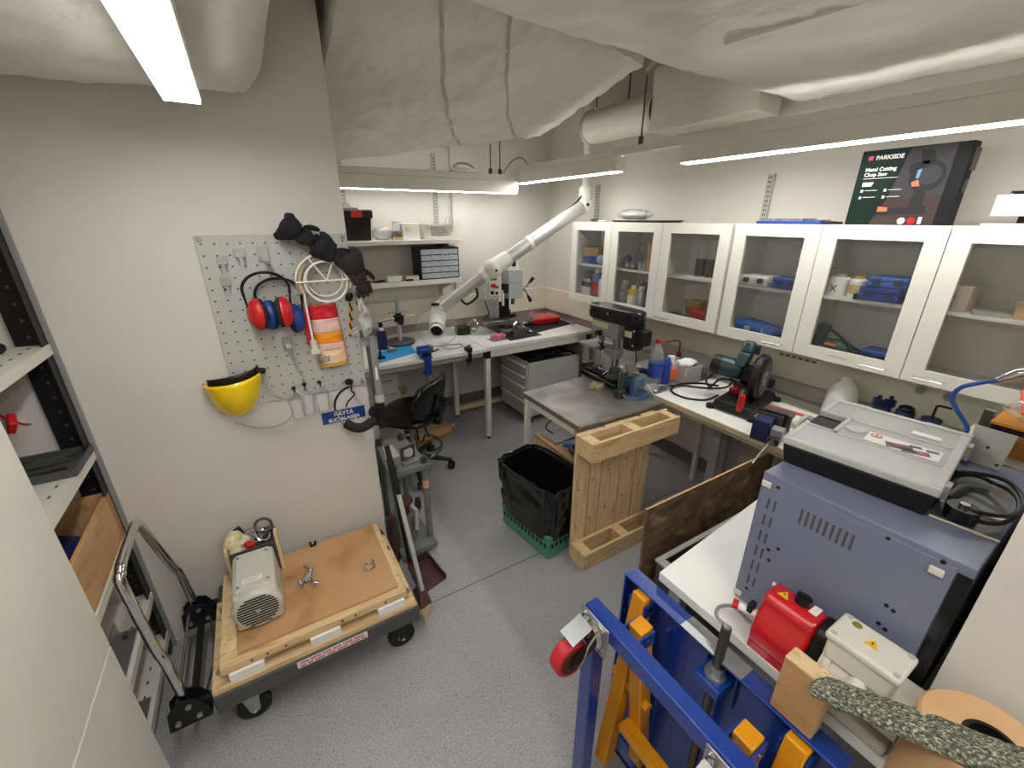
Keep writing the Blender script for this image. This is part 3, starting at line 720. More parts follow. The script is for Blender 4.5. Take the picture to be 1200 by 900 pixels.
# pack of gloves
t = T('glove_pack', 'red, orange and white plastic pack hanging on the grey board', 'packet', (.225, 1.925, 1.195))
def pk(z0, z1, x0, x1, th, m, nm, seed):
    b = MB()
    def fn(u, v):
        x = x0 + (x1 - x0) * u + (1 - (z0 + (z1 - z0) * v - 1.19) / .28) * .012; z = z0 + (z1 - z0) * v
        d = th * (1 - (2 * u - 1) ** 4) * .9 + .006 * noise.noise(Vector((x * 40 + seed, z * 40, seed)))
        return Vector((x, BY - .012 - d, z))
    b.grid(fn, 14, 10)
    for a in list(b.bm.verts): pass
    return O(nm, b, m, t, solid=.004)
pk(1.405, 1.465, .165, .282, .022, mat('red_film', '#d3202c', .25, var=.12), 'top_flap', 1)
pk(1.345, 1.405, .170, .285, .026, mat('pink_film', '#e3b9ae', .3, var=.12), 'upper_panel', 2)
pk(1.300, 1.345, .170, .287, .027, mat('orange_film', '#f2941f', .3, var=.06), 'orange_band', 3)
pk(1.270, 1.300, .170, .287, .026, mat('pink_film', '#e3b9ae', .3), 'upper_panel', 4)
pk(1.205, 1.270, .170, .287, .023, mat('pale_orange_film', '#efc79c', .3, var=.08), 'lower_panel', 5)
pk(1.192, 1.205, .170, .287, .018, mat('yellow_film', '#e6b12a', .3), 'bottom_fold', 6)
bl = O('barcode_label', MB().bx(.193, 1.9085, 1.215, .228, 1.9105, 1.25), M_PAPER, t)
bb = MB()
for k in range(9): bb.bx(.196 + k * .0033, 1.9078, 1.22, .196 + k * .0033 + (.0012 if k % 3 else .002), 1.9086, 1.248)
O('barcode_bars', bb, M_BLACK, bl, kind='stuff')
O('red_side_strip', MB().bx(.148, 1.93, 1.30, .163, 1.945, 1.44), M_RED, t, bev=.003)
# yellow face shield
t = T('face_shield', 'yellow face shield with clear visor hanging left of the grey board', 'face shield', (-.14, 1.86, 1.06))
b = MB()
AX = Vector((.95, 0, .25)).normalized()
def vis(u, v):
    # bowl shaped brow guard: half shell opening upward
    a = PI * u
    rx = .104; rz = .155
    w_ = v
    x = -.142 + -rx * math.cos(a) * (1 - .10 * w_)
    z = 1.212 - (.0 + rz * w_ ** .85) * math.sin(a) ** .8 - .0 * w_ + .028 * (u - .35) * 1.0
    y = 1.935 - .115 * math.sin(a) * (1 - .55 * w_ ** 2) 
    return Vector((x, y, z))
b.grid(vis, 30, 12)
O('brow_guard', b, M_VISY, t, solid=.004)
b = MB()
def vband(u, v):
    a = PI * u
    return Vector((-.14 - .088 * math.cos(a), 1.935 - .055 * math.sin(a) , 1.19 + .035 * v + .03 * (u - .35)))
b.grid(vband, 20, 3)
O('head_band', b, M_BLACK, t, solid=.006)
O('adjuster_knob', MB().cyl((-.052, 1.90, 1.232), (-.028, 1.89, 1.228), .012, n=12), M_BLACK, t)
rimA = smooth_path([(-.055, 1.925, 1.125), (.015, 1.90, 1.09), (.04, 1.875, 1.045), (.02, 1.865, 1.01), (-.03, 1.86, .993), (-.10, 1.87, 1.0), (-.17, 1.90, 1.03)], 5)
rimB = smooth_path([(-.045, 1.925, 1.20), (-.055, 1.87, 1.18), (-.07, 1.84, 1.14), (-.09, 1.825, 1.11), (-.12, 1.825, 1.085), (-.15, 1.83, 1.07), (-.19, 1.88, 1.075)], 5)
b = MB(); b.grid(lambda u, v: rimB[int(round(u * 30))].lerp(rimA[int(round(u * 30))], v), 30, 6)
O('clear_visor', b, M_CLEAR, t)
O('visor_rim', MB().tube(rimA, .0022, 6), M_GREY, t)
# safety goggles hanging under the board
def goggles(name, lab, x, z, m=None, y=1.925, w=.07):
    t = T(name, lab, 'goggles', (x, y, z - .1))
    k = O('peg', MB().tube([(x, BY, z), (x, BY - .04, z), (x, BY - .045, z + .012)], .004, 6).ball((x, BY - .02, z + .004), .010, 8), M_BLACK, t)
    b = MB()
    def fn(u, v):
        a = PI * u
        return Vector((x - w * .45 * math.cos(a) * (1 - .15 * v), y - .012 - .028 * math.sin(a), z - .035 - .085 * v - .006 * math.cos(2 * a)))
    b.grid(fn, 14, 8)
    O('lens', b, M_CLEAR, t, solid=.002)
    O('temple', MB().tube(smooth_path([(x - w * .45, y - .012, z - .045), (x - w * .2, y - .02, z - .01), (x, BY - .03, z + .004)], 4), .0025, 6).tube(smooth_path([(x + w * .45, y - .012, z - .045), (x + w * .25, y - .02, z - .015), (x, BY - .03, z + .004)], 4), .0025, 6), M_CLOUD, t)
goggles('safety_glasses', 'clear safety glasses hanging on the peg nearest the yellow face shield', .062, 1.115)
goggles('safety_glasses', 'clear safety glasses on the middle peg below the grey board', .105, 1.125)
goggles('safety_glasses', 'clear safety glasses on the peg below the orange pack', .165, 1.122)
t = T('headset_visor', 'black headband visor with clear lens over the blue sign', 'visor', (.30, 1.87, .86))
arc = [(.292 + .085 * math.cos(a), 1.90 - .03 * abs(math.sin(a)), 1.005 + .10 * math.sin(a)) for a in [R(100) + R(215) * k / 22 for k in range(23)]]
O('head_band', MB().tube(arc, .005, 8), M_BLACK, t)
O('band_edge', MB().tube([(p[0], p[1] - .007, p[2] + .004) for p in arc[9:]], .003, 6), M_LGREY, t)
O('brow_pad', MB().tube(smooth_path([(.235, 1.875, .935), (.275, 1.862, .905), (.32, 1.862, .90), (.375, 1.88, .925)], 5), [.008] + [.022] * 14 + [.012], 10), M_RUBBER, t)
O('hinge', MB().cyl((.368, 1.90, .95), (.385, 1.87, .95), .026, n=14), M_BLACK, t)
b = MB(); b.grid(lambda u, v: Vector((.305 + .075 * u, 1.862 - .012 * math.sin(PI * u), .89 - .06 * v)), 8, 4)
O('clear_lens', b, M_CLEAR, t, solid=.003)
O('strap_end', MB().tube(smooth_path([(.30, 1.93, 1.105), (.29, 1.91, 1.07), (.30, 1.905, 1.05), (.268, 1.905, 1.02), (.255, 1.905, .995)], 4), .004, 6), M_BLACK, t)
O('hanging_peg', MB().ball((.288, 1.93, 1.105), (.02, .02, .015), 10).tube([(.288, BY, 1.105), (.288, 1.915, 1.105)], .004, 6), M_BLACK, t)
# sign
t = T('safety_sign', 'small blue sign with white lettering below the grey board', 'sign', (.25, 1.962, .90))
O('plate', MB().bx(.153, 1.9605, .905, .345, 1.9655, .963), mat('sign_blue', '#1c3c8c', .35, var=.03), t)
TXT('KÄYTÄ', .027, M_PAPER, t, (.249, 1.960, .937), (1, 0, 0), (0, 0, 1), align='CENTER', bold=.0008)
TXT('SUOJALASEJA', .0235, M_PAPER, t, (.249, 1.960, .9115), (1, 0, 0), (0, 0, 1), align='CENTER', bold=.0008)
# things hanging at the wall's free edge
t = T('tool_pole', 'grey telescopic pole hanging at the free edge of the pegboard wall', 'pole', (.405, 1.93, .84))
O('tube', MB().cyl((.412, 1.935, 1.30), (.412, 1.915, .95), .017, n=14), M_GREY, t)
O('tube', MB().cyl((.395, 1.935, 1.26), (.395, 1.92, .92), .012, n=14), M_DGREY, t)
O('collar', MB().cyl((.411, 1.918, 1.02), (.411, 1.916, .985), .023, n=14), M_LGREY, t)
O('scale_marks', MB().bx(.405, 1.905, 1.10, .415, 1.9085, 1.16), M_PAPER, t)
O('grip', MB().cyl((.408, 1.91, .985), (.405, 1.90, .86), .021, .028, 14), M_BLACK, t)
O('wall_hook', MB().tube([(.372, 1.95, 1.28), (.39, 1.94, 1.31), (.41, 1.935, 1.30)], .004, 6), M_STEEL, t)
t = T('clear_face_mask', 'crumpled clear goggles with strap hanging on the wall edge', 'goggles', (.395, 1.9, 1.28))
b = lump((.392, 1.91, 1.375), (.028, .03, .062), 31, .35)
O('lens_body', b, M_CLOUD, t)
O('vent_cap', MB().cyl((.392, 1.885, 1.41), (.39, 1.875, 1.41), .012, n=12).cyl((.398, 1.885, 1.345), (.396, 1.874, 1.345), .012, n=12), M_GREY, t)
O('strap', MB().tube(smooth_path([(.38, 1.93, 1.42), (.375, 1.92, 1.50), (.385, 1.905, 1.46), (.40, 1.90, 1.41)], 5), .006, 6), M_BEIGE, t)
O('strap', MB().tube(smooth_path([(.36, 1.92, 1.345), (.335, 1.91, 1.33), (.32, 1.91, 1.335), (.345, 1.90, 1.36)], 5), .0045, 6), M_CLOUD, t)
t = T('twisted_rope', 'yellow and black twisted cord hanging at the right edge of the grey board', 'cord', (.345, 1.91, 1.31))
c1 = [(.345 + .004 * math.cos(k * .9) - .002 * k * .4, 1.915 + .004 * math.sin(k * .9), 1.50 - k * .0063) for k in range(30)]
c2 = [(.345 + .004 * math.cos(k * .9 + PI) - .002 * k * .4, 1.915 + .004 * math.sin(k * .9 + PI), 1.50 - k * .0063) for k in range(30)]
O('strand', MB().tube(c1, .004, 6), M_YEL, t); O('strand', MB().tube(c2, .004, 6), M_BLACK, t)
O('knot', lump((.338, 1.91, 1.49), (.018, .012, .02), 5, .4, 10), M_BLACK, t)
# back wall shelves ---------------------------------------------------------------
def wshelf(z0, z1, lab):
    t = T('wall_shelf', lab, 'shelf', (1.08, 3.6, z0))
    O('board', MB().bx(.56, 3.45, z0, 1.565, WY - .012, z1), M_WHITE, t, bev=.002)
    for x in (.72, 1.475):
        O('bracket', MB().prism_x([(WY - .012, z0 - .001), (3.5, z0 - .001), (3.5, z0 - .015), (WY - .012, z0 - .09)], x - .012, x + .012), M_LGREY, t)
    return t
wshelf(1.607, 1.640, 'upper white wall shelf holding the black toolbox and basket')
wshelf(1.283, 1.322, 'lower white wall shelf holding the drawer organiser')
def wall_rail(x, y, z0, z1, face, lab):
    t = T('wall_rail', lab, 'wall rail', (x, y, z0))
    if face == 'y':
        O('channel', MB().bx(x - .018, y, z0, x + .018, y + .014, z1), M_LGREY, t)
        hb = MB(); n = int((z1 - z0) / .025)
        for k in range(n): hb.bx(x - .009, y - .001, z0 + .008 + k * .025, x - .003, y, z0 + .022 + k * .025).bx(x + .003, y - .001, z0 + .008 + k * .025, x + .009, y, z0 + .022 + k * .025)
    else:
        O('channel', MB().bx(x, y - .018, z0, x + .02, y + .018, z1), M_LGREY, t)
        hb = MB(); n = int((z1 - z0) / .025)
        for k in range(n): hb.bx(x - .001, y - .009, z0 + .008 + k * .025, x, y - .003, z0 + .022 + k * .025).bx(x - .001, y + .003, z0 + .008 + k * .025, x, y + .009, z0 + .022 + k * .025)
    O('slots', hb, M_DGREY, t, kind='stuff')
wall_rail(1.475, WY - .0145, 1.126, 2.3, 'y', 'grey slotted rail on the back wall behind the shelves')
wall_rail(.72, WY - .0145, 1.126, 2.3, 'y', 'grey slotted rail on the back wall behind the toolbox')
wall_rail(WX - .021, 3.03, 1.78, 2.07, 'x', 'grey slotted rail above the first cabinet beside the arm')
wall_rail(WX - .021, 1.548, 1.78, 2.04, 'x', 'grey slotted rail above the cabinets behind the blue case')
# shelf goods
t = T('toolbox', 'black toolbox with red sticker on the upper white shelf', 'toolbox', (.73, 3.58, 1.641))
O('body', MB().hexa([(.60, 3.50, 1.642), (.838, 3.50, 1.642), (.838, 3.70, 1.642), (.60, 3.70, 1.642)], [(.59, 3.49, 1.80), (.85, 3.49, 1.80), (.85, 3.70, 1.80), (.59, 3.70, 1.80)]), M_BLACK, t, bev=.005)
O('lid', MB().bx(.58, 3.478, 1.80, .865, 3.705, 1.862), M_BLACK, t, bev=.012, seg=3)
O('sticker', MB().bx(.705, 3.4755, 1.806, .785, 3.4775, 1.858), M_RED, t, label='red square sticker')
t = T('angle_grinder', 'dark grey tool lying on top of the black toolbox', 'tool', (.68, 3.58, 1.863))
O('body', MB().hexa([(.60, 3.55, 1.8635), (.75, 3.55, 1.8635), (.75, 3.63, 1.8635), (.60, 3.63, 1.8635)], [(.62, 3.56, 1.90), (.71, 3.56, 1.91), (.71, 3.62, 1.91), (.62, 3.62, 1.90)]), M_DGREY, t, bev=.006)
O('nose', MB().cyl((.75, 3.59, 1.878), (.785, 3.59, 1.872), .011, n=10), M_GREY, t)
O('plastic_bag', lump((.945, 3.56, 1.688), (.085, .05, .05), 12, .4, flatz=-.046), M_CLOUD, label='crumpled clear plastic bag beside the black toolbox', cat='bag')
O('plastic_sleeve', lump((1.0, 3.64, 1.675), (.06, .03, .034), 18, .3, flatz=-.033), M_CLOTHK, label='black crumpled sleeve behind the clear bag on the shelf', cat='sleeve')
t = T('glass_jar', 'clear glass jar standing on a wood block on the upper white shelf', 'jar', (1.05, 3.53, 1.641))
O('wood_block', MB().bx(1.01, 3.49, 1.641, 1.085, 3.57, 1.66), M_BOX, label='small flat wood block under the glass jar', cat='block', bev=.002)
O('glass', MB().lathe([(0, .0), (.033, .0), (.035, .01), (.035, .08), (.028, .095), (.028, .108)], (1.048, 3.53, 1.6605), n=18), M_CLEAR, t)
O('contents', MB().lathe([(0, .004), (.031, .004), (.031, .045), (0, .05)], (1.048, 3.53, 1.6605), n=18), M_DGREY, t)
O('screw_lid', MB().cyl((1.048, 3.53, 1.7685), (1.048, 3.53, 1.778), .031, n=18), M_LGREY, t)
t = T('cardboard_carton', 'white carton with a yellow note on the upper white shelf', 'carton', (1.155, 3.57, 1.641))
O('box', MB().bx(1.09, 3.50, 1.641, 1.228, 3.66, 1.765), M_PAPER, t, bev=.002)
O('sticky_note', MB().bx(1.11, 3.4985, 1.705, 1.145, 3.4998, 1.74), mat('yellow_note', '#e8dca0', .7), t, label='pale yellow sticky note')
t = T('plastic_basket', 'white lattice basket on the right end of the upper shelf', 'basket', (1.40, 3.57, 1.641))
x0, x1, y0, y1, z0, z1 = 1.265, 1.535, 3.50, 3.68, 1.642, 1.758
O('base', MB().bx(x0 + .01, y0, z0, x1 - .01, y1, z0 + .005), M_LGREY, t)
lb = MB()
lb.bx(x0 - .005, y0 - .006, z1 - .012, x1 + .005, y0, z1).bx(x0 - .005, y1, z1 - .012, x1 + .005, y1 + .006, z1).bx(x0 - .005, y0, z1 - .012, x0, y1, z1).bx(x1, y0, z1 - .012, x1 + .005, y1, z1)
O('rim', lb, M_OFFW, t)
fb = MB(); fb.bx(x0, y0, z0 + .005, x0 + .055, y0 + .004, z1 - .012).bx(x1 - .03, y0, z0 + .005, x1, y0 + .004, z1 - .012).bx(x0 + .055, y0, z0 + .005, x1 - .03, y0 + .004, z0 + .02)
for k in range(14): fb.bx(x0 + .055 + k * .0137, y0, z0 + .02, x0 + .060 + k * .0137, y0 + .004, z1 - .012)
for k in range(5): fb.bx(x0 + .055, y0, z0 + .02 + k * .018, x1 - .03, y0 + .0045, z0 + .025 + k * .018)
fb.bx(x0, y0 + .004, z0 + .005, x0 + .004, y1, z1 - .012).bx(x1 - .004, y0 + .004, z0 + .005, x1, y1, z1 - .012).bx(x0, y1 - .004, z0 + .005, x1, y1, z1 - .012)
O('lattice', fb, M_OFFW, t)
O('dark_contents', lump((1.40, 3.59, 1.69), (.11, .07, .045), 3, .25, flatz=-.04), M_DGREY, label='dark mixed cables inside the white lattice basket', cat='cables')
O('wire_offcut', MB().tube(smooth_path([(1.47, 3.58, 1.72), (1.49, 3.56, 1.80), (1.52, 3.55, 1.81), (1.51, 3.56, 1.77)], 5), .002, 5), M_DSTEEL, label='thin wire sticking out of the white lattice basket', cat='wire')
t = T('drawer_organiser', 'black small parts cabinet with clear drawers on the lower white shelf', 'organiser', (1.38, 3.56, 1.3225))
O('housing', MB().bx(1.205, 3.475, 1.323, 1.549, 3.68, 1.330).bx(1.205, 3.475, 1.568, 1.549, 3.68, 1.576).bx(1.205, 3.475, 1.330, 1.212, 3.68, 1.568).bx(1.542, 3.475, 1.330, 1.549, 3.68, 1.568).bx(1.212, 3.67, 1.330, 1.542, 3.68, 1.568), M_BLACK, t)
dm = None
for r_ in range(5):
    for c_ in range(4):
        if dm is None:
            b = MB(); b.bx(0, 0, 0, .0805, .006, .040).bx(.015, -.008, .022, .0655, 0, .027).bx(0, .006, 0, .003, .16, .034).bx(.0775, .006, 0, .0805, .16, .034).bx(.003, .006, 0, .0775, .16, .003)
            dr = O('drawer', b, mat('clear_drawer_front', '#bcc3c9', .2, var=.12, scale=20), None); dm = dr
            dr.parent = t
        else:
            dr = bpy.data.objects.new('drawer', dm.data); COL.objects.link(dr); dr.parent = t
        dr.location = Vector((1.2128 + c_ * .0823, 3.474, 1.3315 + r_ * .0475)) - Vector(t.location)
cc = ['#555b63', '#7a3a35', '#6a6f74', '#8d8f92', '#4a4d52']
for r_ in range(5):
    O('drawer_contents', MB().bx(1.216, 3.482, 1.336 + r_ * .0475, 1.538, 3.62, 1.358 + r_ * .0475), mat('hardware_%d' % r_, cc[r_], .5, .3, var=.5, scale=60), t)
t = T('cardboard_box', 'brown cardboard box at the left end of the lower white shelf', 'carton', (.69, 3.55, 1.3225))
O('body', MB().bx(.60, 3.50, 1.323, .742, 3.66, 1.57), M_CARD, t, bev=.002)
O('tape', MB().bx(.60, 3.4985, 1.45, .742, 3.4998, 1.475), mat('brown_tape', '#8a6a42', .4), t)
for (nm, x, y, sx, sy, h, m, rz, lab, ct) in (
    ('paper_box', .985, 3.52, .12, .07, .042, M_PAPER, .05, 'small white paper box on the lower white shelf', 'box'),
    ('paper_box', 1.14, 3.54, .11, .08, .03, M_PAPER, -.1, 'flat white box against the drawer organiser', 'box'),
    ('paper_note', .83, 3.52, .11, .06, .004, mat('pink_paper', '#d8a09a', .7), .2, 'pale pink paper on the lower white shelf', 'paper'),
    ('pencil_case', .86, 3.50, .09, .03, .014, M_BLACK, .15, 'small black case at the shelf edge by the brown box', 'case'),
    ('marker_pen', .84, 3.52, .09, .012, .012, M_YEL, -.4, 'yellow marker pen on the lower white shelf', 'pen'),
    ('marker_pen', 1.06, 3.50, .07, .012, .012, M_YEL, .7, 'yellow marker pen leaning between the white boxes', 'pen'),
    ('marker_pen', 1.10, 3.48, .06, .012, .012, M_BLACK, -.2, 'black marker pen in front of the white boxes', 'pen')):
    t = T(nm, lab, ct, (x, y, 1.3225)); z = 1.3228 + (.005 if nm == 'marker_pen' and x < .9 else 0)
    b = MB(); b.box((x, y, z + h / 2), (sx, sy, h), (0, 0, rz)); O('body', b, m, t, bev=.0015)
    if ct == 'box': O('lid', MB().box((x, y, z + h + .002), (sx + .002, sy + .002, .004), (0, 0, rz)), M_OFFW, t)
    if ct == 'pen': O('pen_cap', MB().box((x + sx * .42 * math.cos(rz), y + sx * .42 * math.sin(rz), z + h / 2), (sx * .25, sy + .003, h + .003), (0, 0, rz)), M_BLACK, t)
# sockets on the trunking
def socket(x, y, z, ax, lab):
    t = T('wall_socket', lab, 'socket', (x, y, z - .02))
    v = Vector(ax)
    O('ring', MB().cyl(Vector((x, y, z)), Vector((x, y, z)) + v * .006, .024, n=20), M_LGREY, t)
    O('insert', MB().cyl(Vector((x, y, z)) + v * .006, Vector((x, y, z)) + v * .0065, .017, n=16), M_GREY, t)
socket(.80, WY - .051, 1.0, (0, -1, 0), 'round socket on the cream trunking behind the bench stand')
socket(WX - .051, .60, 1.04, (-1, 0, 0), 'round wall socket below the last cabinet, farther from the blue hose')
socket(WX - .051, .50, 1.04, (-1, 0, 0), 'round wall socket below the last cabinet, nearer the blue hose')
t = T('outlet_strip', 'row of small dark outlet slots on the cream trunking at the saw', 'outlet', (WX - .052, 1.15, 1.03))
O('cover', MB().bx(WX - .053, 1.03, 1.005, WX - .0505, 1.30, 1.07), M_PANEL, t)
b = MB()
for k in range(6): b.bx(WX - .0545, 1.06 + k * .036, 1.04, WX - .053, 1.08 + k * .036, 1.05)
O('slots', b, M_DGREY, t, kind='stuff')
t = T('outlet_strip', 'row of small dark outlet slots on the back trunking by the stand', 'outlet', (1.0, WY - .052, 1.03))
O('cover', MB().bx(.93, WY - .053, 1.0, 1.13, WY - .0505, 1.06), M_PANEL, t)
b = MB()
for k in range(5): b.bx(.95 + k * .034, WY - .0545, 1.025, .972 + k * .034, WY - .053, 1.033)
O('slots', b, M_DGREY, t, kind='stuff')

# back bench ---------------------------------------------------------------------
t = T('workbench', 'long white workbench along the back wall with white legs', 'workbench', (1.5, 3.3, 0))
O('bench_top', MB().bx(.40, 2.90, .80, 1.50, WY - .022, .83), M_LAMW, t, bev=.003)
O('bench_top', MB().bx(1.505, 2.93, .80, WX - .022, WY - .022, .83), M_LAMW, t, bev=.003)
O('front_rail', MB().bx(1.505, 2.935, .735, 2.60, 2.965, .799), M_OFFW, t, bev=.003)
O('front_rail', MB().bx(.40, 2.96, .745, 1.50, 2.99, .799), M_LGREY, t, bev=.003)
for (x, y) in ((1.525, 2.945), (2.585, 2.945), (1.46, 3.48), (2.585, 3.70)):
    lg = O('leg', MB().bx(x - .022, y - .022, .02, x + .022, y + .022, .798), M_OFFW, t, bev=.003)
    O('foot', MB().cyl((x, y, 0), (x, y, .02), .018, n=12), M_BLACK, lg)
    if y < 3: O('corner_cap', MB().bx(x - .023, y - .0235, .735, x + .023, y + .023, .797), M_BLACK, lg)
O('rear_rail', MB().bx(.40, 3.6, .72, 2.6, 3.63, .80), M_LGREY, t)
O('floor_beam', MB().bx(1.46, 3.46, .06, 2.6, 3.5, .10), M_WOODX, t, label='wooden floor beam')
t = T('drawer_pedestal', 'small white drawer unit under the left bench with brass padlock', 'cabinet', (.65, 3.45, 0))
O('body', MB().bx(.42, 3.22, .06, .86, 3.70, .66), M_OFFW, t, bev=.003)
d_ = O('drawer', MB().bx(.425, 3.202, .48, .855, 3.22, .655), M_OFFW, t, bev=.003)
O('handle', MB().tube([(.70, 3.19, .60), (.70, 3.185, .60), (.80, 3.185, .60), (.80, 3.20, .60)], .004, 6), M_STEEL, d_)
O('door', MB().bx(.425, 3.202, .065, .855, 3.22, .475), M_OFFW, t, bev=.003)
O('plinth', MB().bx(.43, 3.25, 0, .85, 3.68, .06), M_DGREY, t)
k = O('padlock', MB().bx(.865, 3.19, .46, .91, 3.215, .505), mat('brass', '#b8985a', .3, .8), t, bev=.004, label='brass padlock')
O('shackle', MB().ring((.8875, 3.2025, .505), .014, .004, (0, 1, 0), 12, 6, 0, PI), M_CHROME, k)
O('hasp', MB().bx(.84, 3.198, .50, .91, 3.2, .54), M_GALV, t)
t = T('cardboard_box', 'flat brown cardboard box on the floor behind the stool', 'carton', (1.02, 3.12, 0))
O('body', MB().box((1.08, 3.24, .05), (.34, .24, .10), (0, 0, .15)), M_CARD, t, bev=.002)
O('flap', MB().box((1.09, 3.10, .085), (.30, .07, .004), (.5, 0, .15)), M_CARD, t)
O('power_adapter', MB().ball((1.32, 3.30, .02), (.05, .035, .02), 12), M_LGREY, label='small grey foot pedal on the floor behind the stool', cat='pedal')

# drawer unit on wheels
t = T('drawer_unit', 'grey wheeled drawer unit under the right end of the back bench', 'cabinet', (2.25, 3.15, 0))
O('body', MB().bx(1.955, 2.97, .075, 2.53, 3.45, .60), M_LGREY, t, bev=.004)
for k, (z0, z1) in enumerate(((.485, .585), (.385, .48), (.25, .38), (.085, .245))):
    d_ = O('drawer', MB().bx(1.935, 2.985, z0, 1.955, 3.435, z1), M_LGREY, t, bev=.004)
    O('handle', MB().bx(1.915, 3.0, z1 - .022, 1.935, 3.42, z1 - .008), M_WHITE, d_, bev=.003)
for (x, y) in ((2.0, 3.0), (2.48, 3.0), (2.0, 3.40), (2.48, 3.40)):
    cs = O('caster', MB().cyl((x, y - .012, .03), (x, y + .012, .03), .03, n=16), M_DGREY, t)
    O('fork', MB().bx(x - .02, y - .016, .055, x + .02, y + .016, .074), M_GALV, cs)
O('top_mat', MB().bx(1.975, 2.99, .60, 2.515, 3.43, .606), M_RUBBER, t)
t = T('tool_case', 'black tool case lying on top of the wheeled drawer unit', 'case', (2.2, 3.15, .606))
O('body', MB().box((2.2, 3.13, .632), (.30, .22, .05), (0, 0, .05)), M_BLACK, t, bev=.01, seg=3)
O('top_disc', MB().cyl((2.2, 3.13, .657), (2.2, 3.13, .672), .06, n=20), M_BLACK, t)
O('handle', MB().tube([(2.13, 3.015, .63), (2.13, 2.995, .64), (2.27, 3.0, .64), (2.27, 3.02, .63)], .006, 6), M_BLACK, t)
O('hex_wrench', MB().tube([(2.30, 3.05, .612), (2.44, 3.02, .612), (2.44, 2.995, .612)], .006, 8), M_CHROME, label='chrome bent wrench on top of the wheeled drawer unit', cat='wrench')
O('pry_tool', MB().bar((2.36, 3.22, .612), (2.46, 3.10, .612), .03, .01), M_BLACK, label='small black tool behind the chrome wrench on the drawer unit', cat='tool', bev=.002)
# things on the back bench ----------------------------------------------------------
BZ = .8302
t = T('measuring_stand', 'dark round based column stand on the back bench', 'stand', (.955, 3.40, BZ))
O('base', MB().lathe([(0, 0), (.115, 0), (.12, .008), (.12, .022), (.108, .03), (0, .03)], (.955, 3.40, BZ), n=32), M_DGREY, t)
O('column', MB().cyl((.955, 3.40, .86), (.955, 3.40, 1.10), .017, n=16), M_LGREY, t)
O('column', MB().cyl((.955, 3.40, 1.10), (.955, 3.40, 1.22), .014, n=16), M_GREY, t)
O('clamp_block', MB().box((.955, 3.385, 1.045), (.07, .06, .05)).cyl((.955, 3.345, 1.02), (.955, 3.325, 1.02), .022, n=14).cyl((.955, 3.385, 1.07), (.955, 3.385, 1.09), .024, n=14), M_BLACK, t, bev=.003)
O('cross_rod', MB().cyl((.72, 3.372, 1.032), (1.08, 3.378, 1.062), .008, n=10), M_CHROME, t)
t = T('cutting_mat', 'bright blue rectangular mat on the left end of the bench', 'mat', (.82, 3.15, BZ))
O('sheet', MB().prism([(.63, 2.955), (.985, 3.08), (1.005, 3.32), (.68, 3.22)], BZ, BZ + .004), M_MAT, t)
t = T('spray_bottle', 'dark blue bottle with black cap at the left end of the bench', 'bottle', (.785, 3.30, BZ))
O('body', MB().hexa([(.745, 3.28, BZ), (.825, 3.28, BZ), (.825, 3.33, BZ), (.745, 3.33, BZ)], [(.75, 3.28, .985), (.82, 3.28, .985), (.82, 3.33, .985), (.75, 3.33, .985)]), M_NAVY, t, bev=.012, seg=3)
O('neck', MB().cyl((.785, 3.305, .985), (.785, 3.305, 1.01), .018, .014, 14), M_PAPER, t)
O('cap', MB().cyl((.785, 3.305, 1.01), (.785, 3.305, 1.045), .016, n=14), M_BLACK, t)
t = T('small_clamp', 'small black clamp foot standing on the blue mat', 'clamp', (.70, 3.06, .8345))
O('base', MB().bx(.665, 3.04, .8347, .735, 3.085, .848), M_BLACK, t, bev=.004)
O('stem', MB().cyl((.70, 3.062, .848), (.70, 3.062, .90), .011, .008, 12), M_BLACK, t)
O('gauge_block', MB().bx(.79, 3.275 - .10, .8345, .86, 3.30 - .10, .858).cyl((.80, 3.19, .858), (.80, 3.19, .885), .009, n=10), M_STEEL, label='small steel gauge holder in front of the blue bottle', cat='gauge', bev=.002)
O('orange_tape', MB().cyl((.63, 3.01, BZ + .0045), (.63, 3.01, BZ + .055), .014, n=14), M_ORANGE, label='small orange tube at the left end of the bench', cat='tube')
t = T('bench_vise', 'small blue vise clamped on the bench edge by the blue mat', 'vise', (1.0, 2.95, .70))
O('clamp_frame', MB().bx(.96, 2.885, .83, 1.04, 2.96, .845).bx(.975, 2.875, .70, 1.025, 2.899, .845).bx(.975, 2.899, .70, 1.025, 2.955, .72), M_BLUE, t, bev=.004)
O('jaw', MB().bx(.95, 2.95, .846, 1.05, 2.985, .91).bx(.96, 2.90, .846, 1.04, 2.93, .90).bx(.975, 2.90, .846, 1.025, 3.03, .87), M_BLUE, t, bev=.005)
O('jaw_plate', MB().bx(1.042, 2.948, .862, 1.075, 2.99, .90), M_STEEL, t, bev=.002)
O('screw', MB().cyl((1.0, 2.93, .60), (1.0, 2.93, .70), .008, n=8).cyl((.97, 2.93, .615), (1.03, 2.93, .615), .005, n=8), M_GALV, t)
O('handle', MB().cyl((1.0, 2.86, .88), (1.08, 2.86, .90), .006, n=8).cyl((1.0, 2.86, .87), (1.0, 2.905, .875), .008, n=8), M_BLACK, t)
t = T('table_clamp', 'small black clamp gripping the bench edge in the middle', 'clamp', (1.345, 2.92, .72))
O('body', MB().bx(1.325, 2.885, .83, 1.37, 2.95, .86).bx(1.333, 2.877, .74, 1.36, 2.899, .85).bx(1.333, 2.899, .74, 1.36, 2.95, .758), M_BLACK, t, bev=.004)
O('screw', MB().cyl((1.346, 2.93, .70), (1.346, 2.93, .742), .006, n=8).cyl((1.33, 2.91, .87), (1.365, 2.91, .875), .008, n=8), M_DSTEEL, t)
